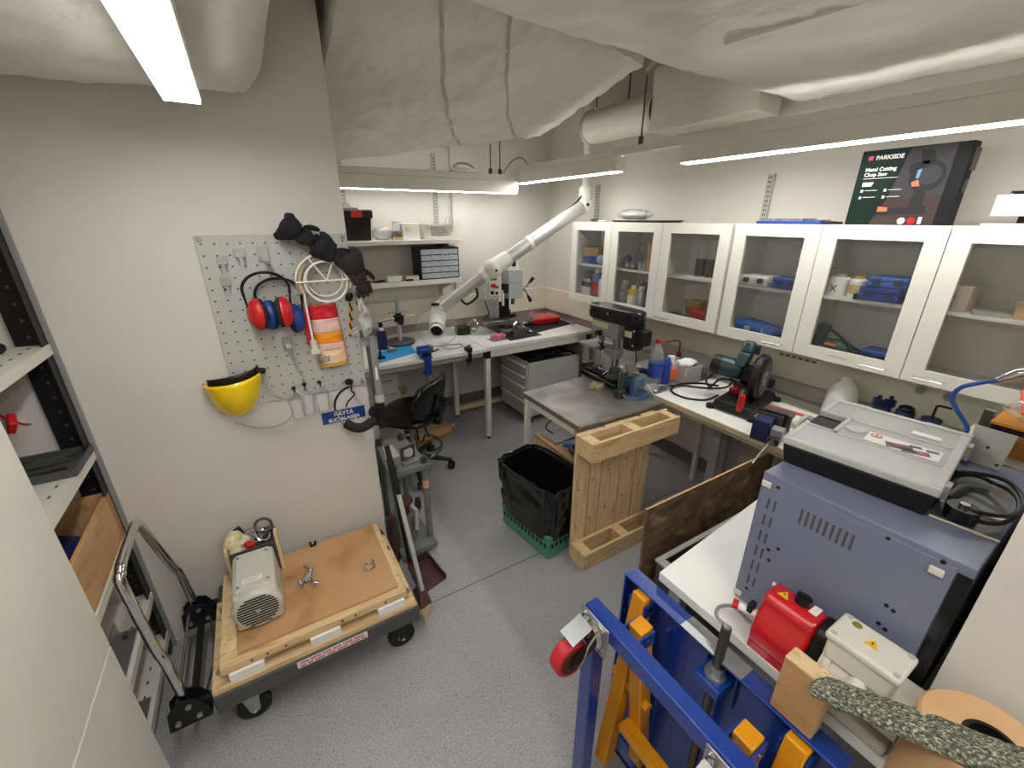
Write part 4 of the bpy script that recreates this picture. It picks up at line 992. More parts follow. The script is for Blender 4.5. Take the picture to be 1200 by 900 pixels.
# extraction arm
t = T('extraction_arm', 'white jointed fume extraction arm reaching over the back bench', 'extraction arm', (1.3, 3.2, .95))
E0, E1, E2 = Vector((1.262, 3.26, 1.105)), Vector((1.665, 3.08, 1.425)), Vector((2.508, 3.0, 1.907))
M_ALU = mat('satin_aluminium', '#b9b9b4', .35, .35, var=.03)
O('lower_tube', MB().cyl(E0, E1, .050, n=24), M_ALU, t)
O('upper_tube', MB().cyl(E1, E2, .054, n=24), M_ALU, t)
O('joint_collar', MB().cyl(E1 - (E1 - E0).normalized() * .10, E1 - (E1 - E0).normalized() * .06, .062, n=24), M_WHITE, t)
b = MB(); b.ball(E1, .078, 20); b.cyl(E1, E1 + (E2 - E1).normalized() * .16, .072, .062, 24)
O('elbow_housing', b, M_WHITE, t)
kn = O('knob', MB().cyl(E1 + Vector((-.01, -.072, -.005)), E1 + Vector((-.012, -.086, -.006)), .010, n=12), M_BLACK, t)
d12 = (E2 - E1).normalized()
O('tube_band', MB().cyl(E1 + d12 * .36, E1 + d12 * .395, .058, n=24), M_WHITE, t)
b = MB(); b.ball(E2, .066, 18); b.cyl(E2, E2 + Vector((0, 0, .14)), .05, n=20)
O('top_joint', b, M_WHITE, t)
O('knob', MB().cyl(E2 + Vector((-.02, -.06, .0)), E2 + Vector((-.025, -.076, .0)), .012, n=12), M_BLACK, t)
O('drop_pole', MB().cyl(E2 + Vector((0, 0, .14)), (2.508, 3.0, 2.95), .032, n=18), M_WHITE, t)
nz = [E0 + (E1 - E0).normalized() * .04, E0, E0 + Vector((-.022, -.015, -.062)), E0 + Vector((-.055, -.07, -.105)), E0 + Vector((-.097, -.16, -.122))]
O('nozzle_bend', MB().tube(smooth_path(nz, 5), .062, 22, caps=False), M_WHITE, t, solid=.004)
N0 = E0 + Vector((-.097, -.16, -.122)); ND = (N0 - nz[3]).normalized()
O('mouth_ring', MB().tube([N0 - ND * .02, N0 + ND * .045], .052, 24, caps=False), M_WHITE, t, solid=.005)
O('mouth_inside', MB().cyl(N0 - ND * .015, N0 - ND * .01, .048, n=20), M_BLACK, t)
b = MB(); b.lathe([(.045, .01), (.09, .0), (.14, -.02), (.160, -.035)], N0 + ND * -.005, ND * 1.0, 36)
O('clear_hood', b, M_CLEAR, t)
b = MB(); b.ring(N0 + ND * -.04, .160, .0025, ND, 40, 6)
O('hood_rim', b, M_CLOUD, t)
O('grip_handle', MB().tube(smooth_path([E0.lerp(E1, .36) + Vector((0, -.05, -.03)), E0.lerp(E1, .40) + Vector((.02, -.08, -.075)), E0.lerp(E1, .58) + Vector((.02, -.08, -.075)), E0.lerp(E1, .64) + Vector((0, -.05, -.03))], 5), .010, 8), M_BLACK, t)
O('damper_lever', MB().box(E0 + Vector((-.05, -.04, .055)), (.06, .03, .02)), M_BLACK, t, bev=.004)
O('cable', MB().tube(smooth_path([E2 + Vector((-.03, -.02, .09)), E2 + d12 * -.10 + Vector((0, 0, .065)), E2 + d12 * -.22 + Vector((0, 0, .056))], 5), .006, 6), M_BLACK, t)
O('shelf_coil', MB().tube(smooth_path([(1.20, 3.06, .835), (1.27, 3.02, .835), (1.36, 3.05, .835), (1.36, 3.12, .835), (1.26, 3.15, .835), (1.20, 3.10, .84)], 5), .004, 6), M_GALV, label='loose wire loop on the bench below the extraction hood', cat='wire')
# milling machine
mx, my = 1.96, 3.40
t = T('milling_machine', 'small grey bench milling machine with handwheels on the back bench', 'milling machine', (mx, my, BZ))
O('base', MB().bx(mx - .14, my - .24, BZ, mx + .12, my + .20, .872), M_DGREY, t, bev=.006)
O('column', MB().bx(mx - .06, my + .05, .872, mx + .055, my + .20, 1.40), M_MACH, t, bev=.004)
O('column_ways', MB().bx(mx - .035, my + .03, .92, mx + .075, my + .05, 1.18), M_BLACK, t)
O('saddle', MB().bx(mx - .09, my - .17, .872, mx + .07, my + .05, .905), M_DSTEEL, t, bev=.003)
tb = O('table', MB().bx(mx - .30, my - .13, .905, mx + .21, my + .0, .942), M_STEEL, t, bev=.002)
b = MB()
for k in range(3): b.bx(mx - .30, my - .11 + k * .04, .942, mx + .21, my - .10 + k * .04, .943)
O('t_slots', b, M_BLACK, tb)
O('hold_down_block', MB().bx(mx + .05, my - .03, .943, mx + .10, my + 0, .962), M_BLACK, t)
def handwheel(c, ax, r, nm='handwheel'):
    v = Vector(ax).normalized(); c = Vector(c)
    h = O(nm, MB().ring(c, r, .009, v, 24, 8), M_CHROME, t)
    O('hub', MB().cyl(c - v * .05, c + v * .02, .016, n=14), M_STEEL, h)
    q = Vector((0, 0, 1)).rotation_difference(v); b = MB()
    for k in range(3):
        a = k * 2 * PI / 3 + .4
        b.tube([c, c + q @ Vector((r * math.cos(a), r * math.sin(a), 0))], .006, 6)
    O('spoke', b, M_STEEL, h)
    O('crank_knob', MB().cyl(c + q @ Vector((r * .9, 0, 0)), c + q @ Vector((r * .9, 0, .04)), .008, n=10), M_CHROME, h)
handwheel((mx - .36, my - .065, .915), (-1, -.35, 0), .054)
handwheel((mx + .26, my - .065, .92), (1, -.5, 0), .054)
handwheel((mx - .0, my - .24, .89), (0, -1, 0), .052)
O('motor_cap', MB().box((mx - .43, my + .02, .87), (.12, .1, .075)), M_BLACK, t, bev=.01)
O('head', MB().bx(mx - .01, my - .09, 1.12, mx + .14, my + .05, 1.375), M_MACH, t, bev=.005)
O('head_panel', MB().bx(mx + .005, my - .092, 1.26, mx + .125, my - .09, 1.262), M_DGREY, t)
O('top_motor', MB().hexa([(mx - .02, my - .05, 1.375), (mx + .12, my - .05, 1.375), (mx + .12, my + .05, 1.375), (mx - .02, my + .05, 1.375)], [(mx - .04, my - .05, 1.47), (mx + .11, my - .05, 1.47), (mx + .11, my + .05, 1.47), (mx - .04, my + .05, 1.47)]), M_WHITE, t, bev=.004)
O('motor_vent', MB().bx(mx + .045, my - .0525, 1.40, mx + .085, my - .05, 1.445), M_BLACK, t)
O('cream_disc', MB().ball((mx + .03, my, 1.485), (.05, .035, .018), 12), mat('pale_yellow', '#d9cf8e', .6), t)
O('front_window', MB().bx(mx - .055, my - .085, 1.175, mx - .008, my - .02, 1.255), M_BLACK, t)
O('side_plate', MB().bx(mx - .10, my - .06, 1.10, mx - .07, my + .05, 1.36).bx(mx - .065, my - .07, 1.06, mx - .045, my - .05, 1.20), M_WHITE, t, bev=.003)
cb = O('control_box', MB().bx(mx - .26, my - .07, 1.13, mx - .09, my + .03, 1.34), M_LGREY, t, bev=.006)
O('panel_face', MB().bx(mx - .20, my - .074, 1.16, mx - .10, my - .07, 1.33), M_OFFW, cb)
O('stop_button', MB().cyl((mx - .165, my - .074, 1.25), (mx - .165, my - .10, 1.25), .019, n=16), M_RED, cb)
O('display', MB().bx(mx - .185, my - .0755, 1.295, mx - .125, my - .074, 1.318), M_DGREY, cb)
O('switch', MB().bx(mx - .185, my - .084, 1.175, mx - .16, my - .074, 1.205).cyl((mx - .13, my - .074, 1.185), (mx - .13, my - .088, 1.185), .012, n=12), M_BLACK, cb)
O('key_switch', MB().cyl((mx - .125, my - .074, 1.235), (mx - .125, my - .09, 1.235), .011, n=12), M_RED, cb)
O('power_lead', MB().tube(smooth_path([(mx - .22, my - .02, 1.13), (mx - .20, my - .02, 1.05), (mx - .18, my - .02, 1.0), (mx - .20, my + .02, .95), (mx - .24, my + .05, .88)], 4), .005, 6), M_BLACK, t)
sp = O('spindle', MB().cyl((mx + .065, my - .03, 1.12), (mx + .065, my - .03, 1.06), .022, .016, 14), M_DSTEEL, t)
O('rod_guide', MB().cyl((mx + .0, my - .09, 1.12), (mx + .0, my - .09, 1.03), .010, n=10), M_WHITE, t)
hb_ = O('feed_hub', MB().cyl((mx + .14, my - .04, 1.195), (mx + .185, my - .05, 1.195), .026, n=16), M_STEEL, t)
for (dx, dz) in ((.085, .095), (.06, -.12)):
    p0 = Vector((mx + .18, my - .05, 1.195)); p1 = p0 + Vector((dx, -.02, dz))
    O('feed_lever', MB().cyl(p0, p0.lerp(p1, .55), .005, n=8).tube([p0.lerp(p1, .5), p0.lerp(p1, .7), p1], [.008, .015, .017], 12), M_BLACK, hb_)
t = T('red_tray', 'red plastic tray on the dark mat in the bench corner', 'tray', (2.39, 3.42, .836))
O('dish', MB().hexa([(2.23, 3.33, .838), (2.51, 3.30, .838), (2.55, 3.50, .838), (2.27, 3.53, .838)], [(2.21, 3.31, .90), (2.53, 3.28, .90), (2.575, 3.52, .90), (2.25, 3.55, .90)]), M_RED, t, bev=.014, seg=3)
O('hollow', MB().hexa([(2.24, 3.33, .9005), (2.51, 3.305, .9005), (2.55, 3.50, .9005), (2.27, 3.525, .9005)], [(2.24, 3.33, .902), (2.51, 3.305, .902), (2.55, 3.50, .902), (2.27, 3.525, .902)]), M_REDG, t)
t = T('rubber_mat', 'black rubber mat under the red tray', 'mat', (2.4, 3.33, BZ))
O('sheet', MB().prism([(2.12, 3.11), (2.62, 3.22), (2.63, 3.52), (2.17, 3.45)], BZ, .8355), M_RUBBER, t)
t = T('chip_guard', 'black folded guard on the bench before the milling machine', 'guard', (1.93, 3.08, BZ))
O('plate', MB().prism([(1.78, 3.00), (2.12, 3.02), (2.12, 3.16), (1.80, 3.16)], BZ, .834), M_BLACK, t)
O('wedge', MB().hexa([(1.82, 3.02, .8342), (2.0, 3.02, .8342), (1.97, 3.15, .8342), (1.85, 3.15, .8342)], [(1.86, 3.07, .89), (1.94, 3.07, .89), (1.93, 3.12, .89), (1.87, 3.12, .89)]), M_BLACK, t, bev=.003)
t = T('foam_holder', 'pink foam block with grey rods on the bench before the mill', 'foam', (1.72, 3.10, BZ))
for k in range(4): O('foam_piece', MB().box((1.668 + k * .031, 3.098 + .002 * k, .850 + .004 * (k % 2)), (.025, .065, .040), (0, .12, .06 + .05 * (k % 2))), M_PINK, t, bev=.004)
O('grey_tray', MB().box((1.72, 3.10, .8305), (.17, .12, .0008), (0, 0, .06)), M_GREY, t)
t = T('small_springs', 'few small copper coloured clips at the corner of the dark mat', 'clips', (2.58, 3.17, BZ))
O('clip', MB().ring((2.57, 3.15, .842), .016, .003, (.2, -1, .1), 14), mat('copper', '#a8603c', .35, .7), t)
O('clip', MB().ring((2.615, 3.18, .842), .014, .003, (.7, -1, .1), 14), MATS['copper'], t)

# swivel chair -------------------------------------------------------------------
cx, cy = .80, 2.79
t = T('swivel_chair', 'black swivel work chair with chrome foot ring before the bench', 'chair', (cx, cy, 0))
FW = Vector((-.66, .75, 0)).normalized(); SD = Vector((.75, .66, 0)).normalized()
def CP(a, s, z): return Vector((cx, cy, 0)) + FW * a + SD * s + Vector((0, 0, z))
b = MB()
def seat_fn(u, v):
    a = 2 * PI * u
    ca, sa = math.cos(a), math.sin(a)
    se = lambda q: (abs(q) ** .62) * (1 if q >= 0 else -1)
    rr = min(v, 1)
    p = CP(.215 * se(ca) * rr, .225 * se(sa) * rr, .505 + .012 * rr * rr - (.0 if v < .99 else .0))
    return p
prof = [(.0, .500), (.5, .503), (.85, .512), (.97, .508), (1.0, .490), (.97, .468), (.8, .455), (0, .452)]
def se(q): return (abs(q) ** .62) * (1 if q >= 0 else -1)
b.grid(lambda u, v: CP(.235 * se(math.cos(2 * PI * u)) * prof[int(round(v * 7))][0], .24 * se(math.sin(2 * PI * u)) * prof[int(round(v * 7))][0], prof[int(round(v * 7))][1] - .02 * max(0, .22 * math.cos(2 * PI * u) * prof[int(round(v * 7))][0]) / .22), 36, 7, cu=True)
O('seat', b, M_BLACKG, t)
b = MB()
def back_fn(u, v):
    s = (u - .5) * 2; q = v
    hw = .22 * (1 - .25 * max(0, abs(q - .5) * 2 - .4) ** 1.4 * 2)
    curve = -.19 - .06 * q + .055 * s * s
    return CP(curve, s * hw, .50 + .265 * q - .012 * s * s)
b.grid(back_fn, 18, 14)
bk = O('backrest', b, M_BLACKG, t, solid=.04, bev=0)
O('back_knob', MB().cyl(CP(-.255, 0, .62), CP(-.285, 0, .62), .022, n=14), M_BLACK, bk)
O('knob_insert', MB().box(CP(-.288, 0, .62), (.012, .03, .02)), M_CHROME, bk)
O('back_bar', MB().bar(CP(-.05, 0, .435), CP(-.24, 0, .435), .05, .012).bar(CP(-.245, 0, .43), CP(-.262, 0, .64), .045, .012, tuple(FW)), M_BLACK, t)
O('seat_mechanism', MB().box(CP(-.03, 0, .435), (.16, .14, .035)), M_BLACK, t, bev=.006)
O('adjust_lever', MB().tube([CP(-.08, -.06, .43), CP(-.14, -.14, .36)], .007, 8).tube([CP(-.12, -.03, .43), CP(-.19, -.08, .35)], .007, 8), M_BLACK, t)
O('gas_column', MB().cyl((cx, cy, .10), (cx, cy, .25), .026, n=18).cyl((cx, cy, .25), (cx, cy, .42), .016, n=18), M_GREY, t)
O('foot_ring', MB().ring((cx, cy, .19), .215, .010, (0, 0, 1), 40, 8), M_CHROME, t)
for k in range(5):
    a = R(-28 + 72 * k); d = Vector((math.cos(a), math.sin(a), 0)); p = Vector((cx, cy, 0))
    lg = O('base_leg', MB().tube([p + d * .02 + Vector((0, 0, .11)), p + d * .15 + Vector((0, 0, .10)), p + d * .285 + Vector((0, 0, .075))], [.026, .02, .014], 10).bar(p + d * .15 + Vector((0, 0, .155)), p + d * .21 + Vector((0, 0, .19)), .012, .006), M_BLACK, t)
    q = Vector((-d.y, d.x, 0)); e_ = p + d * .28 + Vector((0, 0, .028))
    cs = O('caster', MB().cyl(e_ - q * .024, e_ - q * .006, .028, n=16).cyl(e_ + q * .006, e_ + q * .024, .028, n=16), M_BLACK, t)
    O('caster_stem', MB().cyl(e_ + Vector((0, 0, .0)), e_ + Vector((0, 0, .05)), .007, n=8), M_DSTEEL, cs)

# grey press stand ------------------------------------------------------------------
t = T('press_stand', 'olive grey steel press stand with bottle jack beside the wall end', 'press', (.53, 2.1, 0))
O('base_plate', MB().prism([(.42, 1.88), (.635, 1.90), (.60, 2.30), (.42, 2.30)], .02, .06), M_GREEN, t, bev=.004)
O('base_feet', MB().bx(.43, 1.90, 0, .46, 2.28, .02).bx(.585, 1.92, 0, .61, 2.26, .02), M_GREEN, t)
O('top_plate', MB().prism([(.415, 1.93), (.64, 1.94), (.61, 2.32), (.44, 2.32)], .525, .56), M_GREEN, t, bev=.004)
for (x, y) in ((.615, 1.965), (.585, 2.28), (.455, 2.28), (.445, 1.965)):
    O('post', MB().cyl((x, y, .06), (x, y, .525), .018, n=14), M_GREEN, t)
    O('post_nut', MB().cyl((x, y, .56), (x, y, .588), .022, n=6).cyl((x, y, .588), (x, y, .60), .012, n=10), M_DSTEEL, t)
O('post_label', MB().cyl((.615, 1.965, .40), (.615, 1.965, .45), .0188, n=14), M_KRAFT, t)
O('name_plate', MB().prism([(.45, 2.08), (.52, 2.09), (.52, 2.24), (.46, 2.24)], .5602, .5622), M_LGREY, t)
jk = O('jack_body', MB().cyl((.50, 2.02, .06), (.50, 2.02, .23), .058, n=20), M_GREEN, t)
O('jack_saddle', MB().cyl((.50, 2.02, .23), (.50, 2.02, .30), .024, n=14).cyl((.50, 2.02, .30), (.50, 2.02, .32), .046, n=18), mat('rust', '#6b4a36', .8, .3, var=.2), jk)
O('pump_handle', MB().cyl((.535, 1.95, .15), (.545, 1.955, .27), .013, n=10).cyl((.545, 1.955, .27), (.52, 2.0, .30), .012, n=10), M_LGREY, jk)
O('valve_wheel', MB().cyl((.585, 2.10, .20), (.605, 2.09, .20), .045, n=18).cyl((.605, 2.09, .20), (.612, 2.087, .20), .02, n=12), M_BLACK, t)
O('red_canister', MB().cyl((.397, 1.935, .0), (.397, 1.935, .30), .021, n=14), M_MAROON, label='dark red cylinder standing between the press stand and the wall end', cat='cylinder')
t = T('square_mirror_mount', 'grey square steel holder with round window on the press stand', 'holder', (.545, 2.02, .561))
O('foot', MB().box((.545, 2.0, .567), (.085, .05, .012), (0, 0, .25)), M_GALV, t, bev=.002)
fr = MB(); qm = Euler((0, 0, .25)).to_matrix(); cpt = Vector((.545, 2.02, .612))
for k in range(4):
    off = (Vector((0, 0, .034)), Vector((0, 0, -.034)), Vector((.034, 0, 0)), Vector((-.034, 0, 0)))[k]
    fr.box(cpt + qm @ off, (.08, .014, .012) if k < 2 else (.012, .014, .08), qm)
O('frame', fr, M_DSTEEL, t)
O('round_disc', MB().cyl(cpt + Vector((.002, .006, 0)), cpt + Vector((.0, -.002, 0)), .030, n=22), M_LGREY, t)
# broom, dustpan, brush
t = T('broom', 'grey stick broom with dark grip leaning at the wall end', 'broom', (.41, 1.55, 0))
P0, P1 = Vector((.398, 1.83, .79)), Vector((.425, 1.56, .11))
O('stick', MB().cyl(P0.lerp(P1, .32), P1, .011, n=12), M_LGREY, t)
O('grip', MB().tube([P0, P0.lerp(P1, .1), P0.lerp(P1, .33)], [.012, .015, .013], 12), M_BLACK, t)
O('block', MB().hexa([(.385, 1.48, .075), (.45, 1.50, .075), (.455, 1.62, .075), (.39, 1.62, .075)], [(.40, 1.52, .115), (.435, 1.53, .115), (.44, 1.60, .115), (.405, 1.60, .115)]), M_MAROON, t, bev=.005)
b = MB()
for k in range(60):
    x = .392 + random.random() * .055; y = 1.487 + random.random() * .128
    b.tube([(x, y, .076), (x + random.uniform(-.012, .012), y + random.uniform(-.02, .006), .0)], [.004, .003], 5)
O('bristles', b, M_BRISTLE, t, kind='stuff')
t = T('dustpan_pole', 'dark stick of the dustpan leaning beside the broom', 'dustpan', (.52, 1.75, 0))
t['label'] = 'dark maroon dustpan with long black stick at the wall end'
O('pan', MB().hexa([(.44, 1.63, .0), (.585, 1.67, .0), (.555, 1.85, .0), (.44, 1.83, .0)], [(.44, 1.63, .006), (.585, 1.67, .006), (.555, 1.85, .006), (.44, 1.83, .006)]), M_MAROON, t)
O('pan_wall', MB().bar((.437, 1.63, .02), (.437, 1.84, .03), .006, .05).bar((.437, 1.838, .03), (.557, 1.858, .03), .006, .05).bar((.587, 1.668, .016), (.558, 1.856, .028), .006, .035), M_MAROON, t)
O('stick', MB().cyl((.445, 1.835, .05), (.405, 1.862, .70), .010, n=10), M_BLACK, t)
O('stick_cap', MB().cyl((.405, 1.862, .70), (.403, 1.863, .745), .013, n=10), M_BEIGE, t)

# waste crate with black bag ------------------------------------------------------------
GC = RZ((1.228, 1.715, 0), 8)
t = T('waste_bin', 'green plastic crate lined with a black bin bag', 'waste bin', (1.228, 1.715, 0))
hx, hy = .125, .205
b = MB(GC)
def ringpts(sx, sy, z): return [(-sx, -sy, z), (sx, -sy, z), (sx, sy, z), (-sx, sy, z)]
b.hexa(ringpts(hx, hy, 0), ringpts(hx + .010, hy + .010, .165))
O('crate_shell', b, M_TEALC, t, bev=.01)
O('crate_rib', MB(GC).hexa(ringpts(hx + .004, hy + .004, .018), ringpts(hx + .005, hy + .005, .030)), M_TEALC, t)
b = MB(GC)
for k in range(12):
    y = -hy + .022 + k * (2 * hy - .044) / 11
    for s in (-1, 1): b.box((s * (hx + .0052), y, .092), (.004, .018, .030))
for k in range(7):
    x = -hx + .022 + k * (2 * hx - .044) / 6
    for s in (-1, 1): b.box((x, s * (hy + .0052), .092), (.018, .004, .030))
O('crate_holes', b, M_BLACK, t, kind='stuff')
b = MB()
def bagf(u, v):
    a = 2 * PI * u; ex = .38
    q = lambda c: (abs(c) ** ex) * (1 if c >= 0 else -1)
    z = .128 + .332 * min(v / .75, 1) if v <= .75 else .46 - (v - .75) / .25 * .12
    sc = 1.0 + .10 * min(v / .75, 1)
    if v < .3: sc *= .98 + .1 * v
    inn = 0 if v <= .75 else .022
    x = (hx + .020) * sc * q(math.cos(a)) ; y = (hy + .018) * sc * q(math.sin(a))
    L = math.hypot(x, y); 
    f = 1 - inn / L
    n = noise.noise(Vector((math.cos(a) * 4, math.sin(a) * 4, z * 9))) + .6 * noise.noise(Vector((math.cos(a) * 11, math.sin(a) * 11, z * 16)))
    f += (.015 + .05 * min(v / .3, 1)) * n + .02 * max(0, 1 - 3 * abs(noise.noise(Vector((math.cos(a) * 6 + z * 5, math.sin(a) * 6, z * 6)))))
    return GC @ Vector((x * f, y * f, z + (.012 * noise.noise(Vector((math.cos(a) * 3, math.sin(a) * 3, 2))) if v > .6 else 0)))
b.grid(bagf, 128, 48, cu=True)
O('bin_bag', b, mat('bag_film', '#161617', .22, var=.1), t)
b = MB(GC); b.grid(lambda u, v: Vector(((u - .5) * 2 * hx * 1.02, (v - .5) * 2 * hy * 1.0, .20 + .03 * noise.noise(Vector((u * 6, v * 8, 1))))), 12, 16)
O('bag_bottom', b, MATS['bag_film'], t)
b = MB()
def rimf(k):
    p = bagf(k / 64, .75); return (p.x, p.y, p.z + .002)
O('bag_rim', MB().tube([rimf(k) for k in range(64)], .006, 6, True), MATS['bag_film'], t)
O('bag_litter', lump((1.25, 1.68, .26), (.06, .07, .03), 9, .4), M_BLACKG, label='dark rubbish at the bottom of the black bin bag', cat='rubbish')

# wooden crate with tools under the steel table
t = T('wooden_crate', 'open fronted wooden crate under the steel topped table', 'crate', (1.62, 1.90, 0))
O('top_board', MB().prism([(1.44, 1.70), (1.80, 1.70), (1.80, 2.10), (1.44, 2.10)], .42, .44), M_BOX, t)
O('side_board', MB().bx(1.44, 1.70, 0, 1.458, 2.10, .42), M_WOODX, t)
O('side_board', MB().bx(1.782, 1.70, 0, 1.80, 2.10, .42), M_WOODX, t)
O('back_board', MB().bx(1.458, 2.08, 0, 1.782, 2.10, .42), M_PLY, t)
O('grey_panel', MB().box((1.62, 2.00, .4465), (.30, .16, .012), (0, 0, .06)), M_GREY, label='grey flat panel on top of the wooden crate', cat='panel', bev=.002)
t = T('hand_plane', 'blue handled tool lying on the wooden crate', 'tool', (1.58, 1.84, .441))
O('handle', MB().bar((1.50, 1.88, .456), (1.65, 1.78, .456), .035, .028), mat('sky_blue', '#4f86c0', .4), t, bev=.008)
O('head', MB().bar((1.65, 1.78, .456), (1.69, 1.755, .456), .05, .03), M_STEEL, t, bev=.003)
t = T('horseshoe_magnet', 'dark maroon tool with a round opening on the wooden crate', 'tool', (1.53, 1.76, .441))
O('body', MB().ring((1.53, 1.76, .460), .04, .019, (0, 0, 1), 20, 8, -.6, PI + .6), M_MAROON, t)
O('power_lead', MB().tube(smooth_path([(1.53, 2.02, .458), (1.49, 2.05, .50), (1.55, 2.07, .53), (1.66, 2.06, .52), (1.70, 2.02, .458)], 5), .005, 6), M_BLACK, label='black cable loop on the grey flat panel', cat='cable')

# pallet standing on its side --------------------------------------------------------------
t = T('wooden_pallet', 'pale pine pallet standing on its side between bin and plywood', 'pallet', (1.63, 1.46, 0))
X0, X1 = 1.252, 1.892; ZT = .785
px_ = [(.0, .095), (.104, .180), (.188, .322), (.330, .440), (.450, .555)]
for k, (a, c_) in enumerate(px_):
    O('plank', MB().bx(X0 + a, 1.447 + .002 * (k % 2), .008 + .004 * (k % 3), X0 + c_, 1.464 + .002 * (k % 2), ZT - .005 * (k % 2)), M_WOODL, t, bev=.0015)
for (z0, z1) in ((.0, .105), (ZT - .105, ZT - .0)):
    O('stringer_board', MB().bx(X0, 1.429, z0, X1, 1.446, z1), M_WOODX, t, bev=.0015)
    O('bottom_board', MB().bx(X0, 1.330, z0, X1 - .01, 1.346, z1), M_WOODX, t, bev=.0015)
    for (a, c_) in ((.0, .062), (.285, .345), (.575, .625)):
        O('block', MB().bx(X0 + a, 1.3465, z0 + .002, X0 + c_, 1.4285, z1 - .002), M_WOODX if a else M_WOODL, t, bev=.0015)
b = MB()
for (x, z) in ((.04, .69), (.04, .73), (.30, .70), (.55, .70), (.04, .03), (.3, .05), (.55, .05)): b.cyl((X0 + x, 1.3285, z), (X0 + x, 1.331, z), .0035, n=6)
for k, (a, c_) in enumerate(px_):
    for z in (.2, .45): b.cyl((X0 + (a + c_) / 2 - .02, 1.4455, z + .03 * k), (X0 + (a + c_) / 2 - .02, 1.448, z + .03 * k), .0055, n=8)
O('knots', b, M_BROWN, t, kind='stuff')

# steel topped table ------------------------------------------------------------------------
t = T('steel_table', 'table with a worn grey steel top and light grey frame', 'table', (1.65, 1.78, 0))
TX0, TX1, TY0, TY1 = 1.285, 2.56, 1.555, 2.06
tp = [(1.285, 1.475), (1.90, 1.435), (2.06, 1.56), (2.55, 1.60), (2.55, 2.38), (1.93, 2.38), (1.93, 2.08), (1.285, 2.02)]
tp = [(1.285, 1.475), (1.90, 1.47), (1.90, 1.555), (2.55, 1.555), (2.55, 2.09), (1.285, 2.02)]
O('steel_top', MB().prism(tp, .795, .81), M_TOPST, t, bev=.0015)
tp2 = [(1.29, 1.485), (1.895, 1.478), (1.895, 1.56), (2.545, 1.56), (2.545, 2.085), (1.29, 2.015)]
O('wood_core', MB().prism([(x, y) for x, y in tp2], .778, .795), mat('worn_edge_wood', '#80684c', .7, var=.2, scale=20), t)
for (x, y) in ((1.345, 1.515), (1.31, 1.998), (2.51, 1.60), (2.51, 2.04)):
    O('leg', MB().bx(x - .016, y - .016, 0, x + .016, y + .016, .778), M_OFFW, t, bev=.003)
O('apron', MB().bx(1.30, 1.535, .735, 1.325, 1.965, .777).bx(1.365, 1.50, .735, 1.88, 1.52, .777).bx(1.335, 1.985, .735, 2.49, 2.005, .777), M_OFFW, t)
# drill press
DX, DY = 1.865, 1.845; DZ = .8105
t = T('drill_press', 'black and grey bench drill press on the steel topped table', 'drill press', (DX, DY, DZ))
O('base', MB().prism([(1.775, 1.76), (1.83, 1.71), (1.92, 1.725), (1.965, 1.79), (1.955, 1.90), (1.94, 2.13), (1.80, 2.11), (1.785, 1.90)], DZ, .85), M_BLACKG, t, bev=.01, seg=3)
O('base_slots', MB().bx(1.83, 1.94, .8505, 1.842, 2.08, .8515).bx(1.89, 1.94, .8505, 1.902, 2.08, .8515), M_BLACK, t)
O('column_foot', MB().lathe([(.05, 0), (.05, .012), (.034, .03), (.034, .06), (0, .06)], (DX, DY, .85), n=20), M_DGREY, t)
O('column', MB().cyl((DX, DY, .90), (DX, DY, 1.215), .023, n=20), M_STEEL, t)
tc = O('table_collar', MB().cyl((DX, DY, .99), (DX, DY, 1.05), .040, n=18).box((DX - .01, DY + .03, 1.02), (.06, .08, .04)).cyl((DX + .02, DY - .03, 1.03), (DX - .04, DY - .06, 1.005), .010, n=8), M_GREY, t)
O('work_table', MB().prism([(1.77, 1.935), (1.93, 1.935), (1.93, 2.10), (1.77, 2.10)], 1.028, 1.045), M_GREY, t, bev=.003)
O('gear_head', MB().bx(DX - .05, DY - .045, 1.11, DX + .05, DY + .19, 1.215), M_GREY, t, bev=.008)
O('head_plate', MB().bx(DX - .0515, DY + .04, 1.165, DX - .05, DY + .18, 1.20), mat('pale_label', '#cfc59a', .5), t, label='pale yellow instruction plate')
O('head_plate', MB().bx(DX - .02, DY - .0465, 1.165, DX + .02, DY - .045, 1.20), MATS['pale_label'], t)
b = MB()
cp_ = [(DX - .075 * math.sin(a) * 1.0, DY + .16 + .075 * math.cos(a)) for a in [R(-90 + 180 * k / 10) for k in range(11)]]
cp2 = [(DX + .065 * math.sin(a), DY - .17 - .065 * math.cos(a)) for a in [R(-90 + 180 * k / 10) for k in range(11)]]
b.prism([(DX + .075, DY + .16)] + [(DX + .075 * math.cos(a), DY + .16 + .075 * math.sin(a)) for a in [PI * k / 10 for k in range(1, 11)]] + [(DX - .065 * math.cos(a), DY - .12 - .065 * math.sin(a)) for a in [PI * k / 10 for k in range(0, 11)]], 1.216, 1.30)
O('belt_cover', b, M_BLACKG, t, bev=.012, seg=3)
O('cover_seam', MB().prism([(DX + .078 * math.cos(a), DY + .16 + .078 * math.sin(a)) for a in [PI * k / 10 for k in range(0, 11)]] + [(DX - .068 * math.cos(a), DY - .12 - .068 * math.sin(a)) for a in [PI * k / 10 for k in range(0, 11)]], 1.245, 1.252), M_BLACK, t)
O('cover_bolt', MB().cyl((DX - .072, DY + .02, 1.268), (DX - .08, DY + .02, 1.268), .007, n=10), M_CHROME, t)
mt = O('motor', MB().lathe([(0, 0), (.052, 0), (.06, .008), (.06, .145), (0, .145)], (DX + .015, DY - .118, 1.07), n=26), M_BLACK, t)
O('motor_plate', MB().box((DX - .046, DY - .128, 1.17), (.004, .05, .035), (0, 0, .1)), MATS['pale_label'], mt)
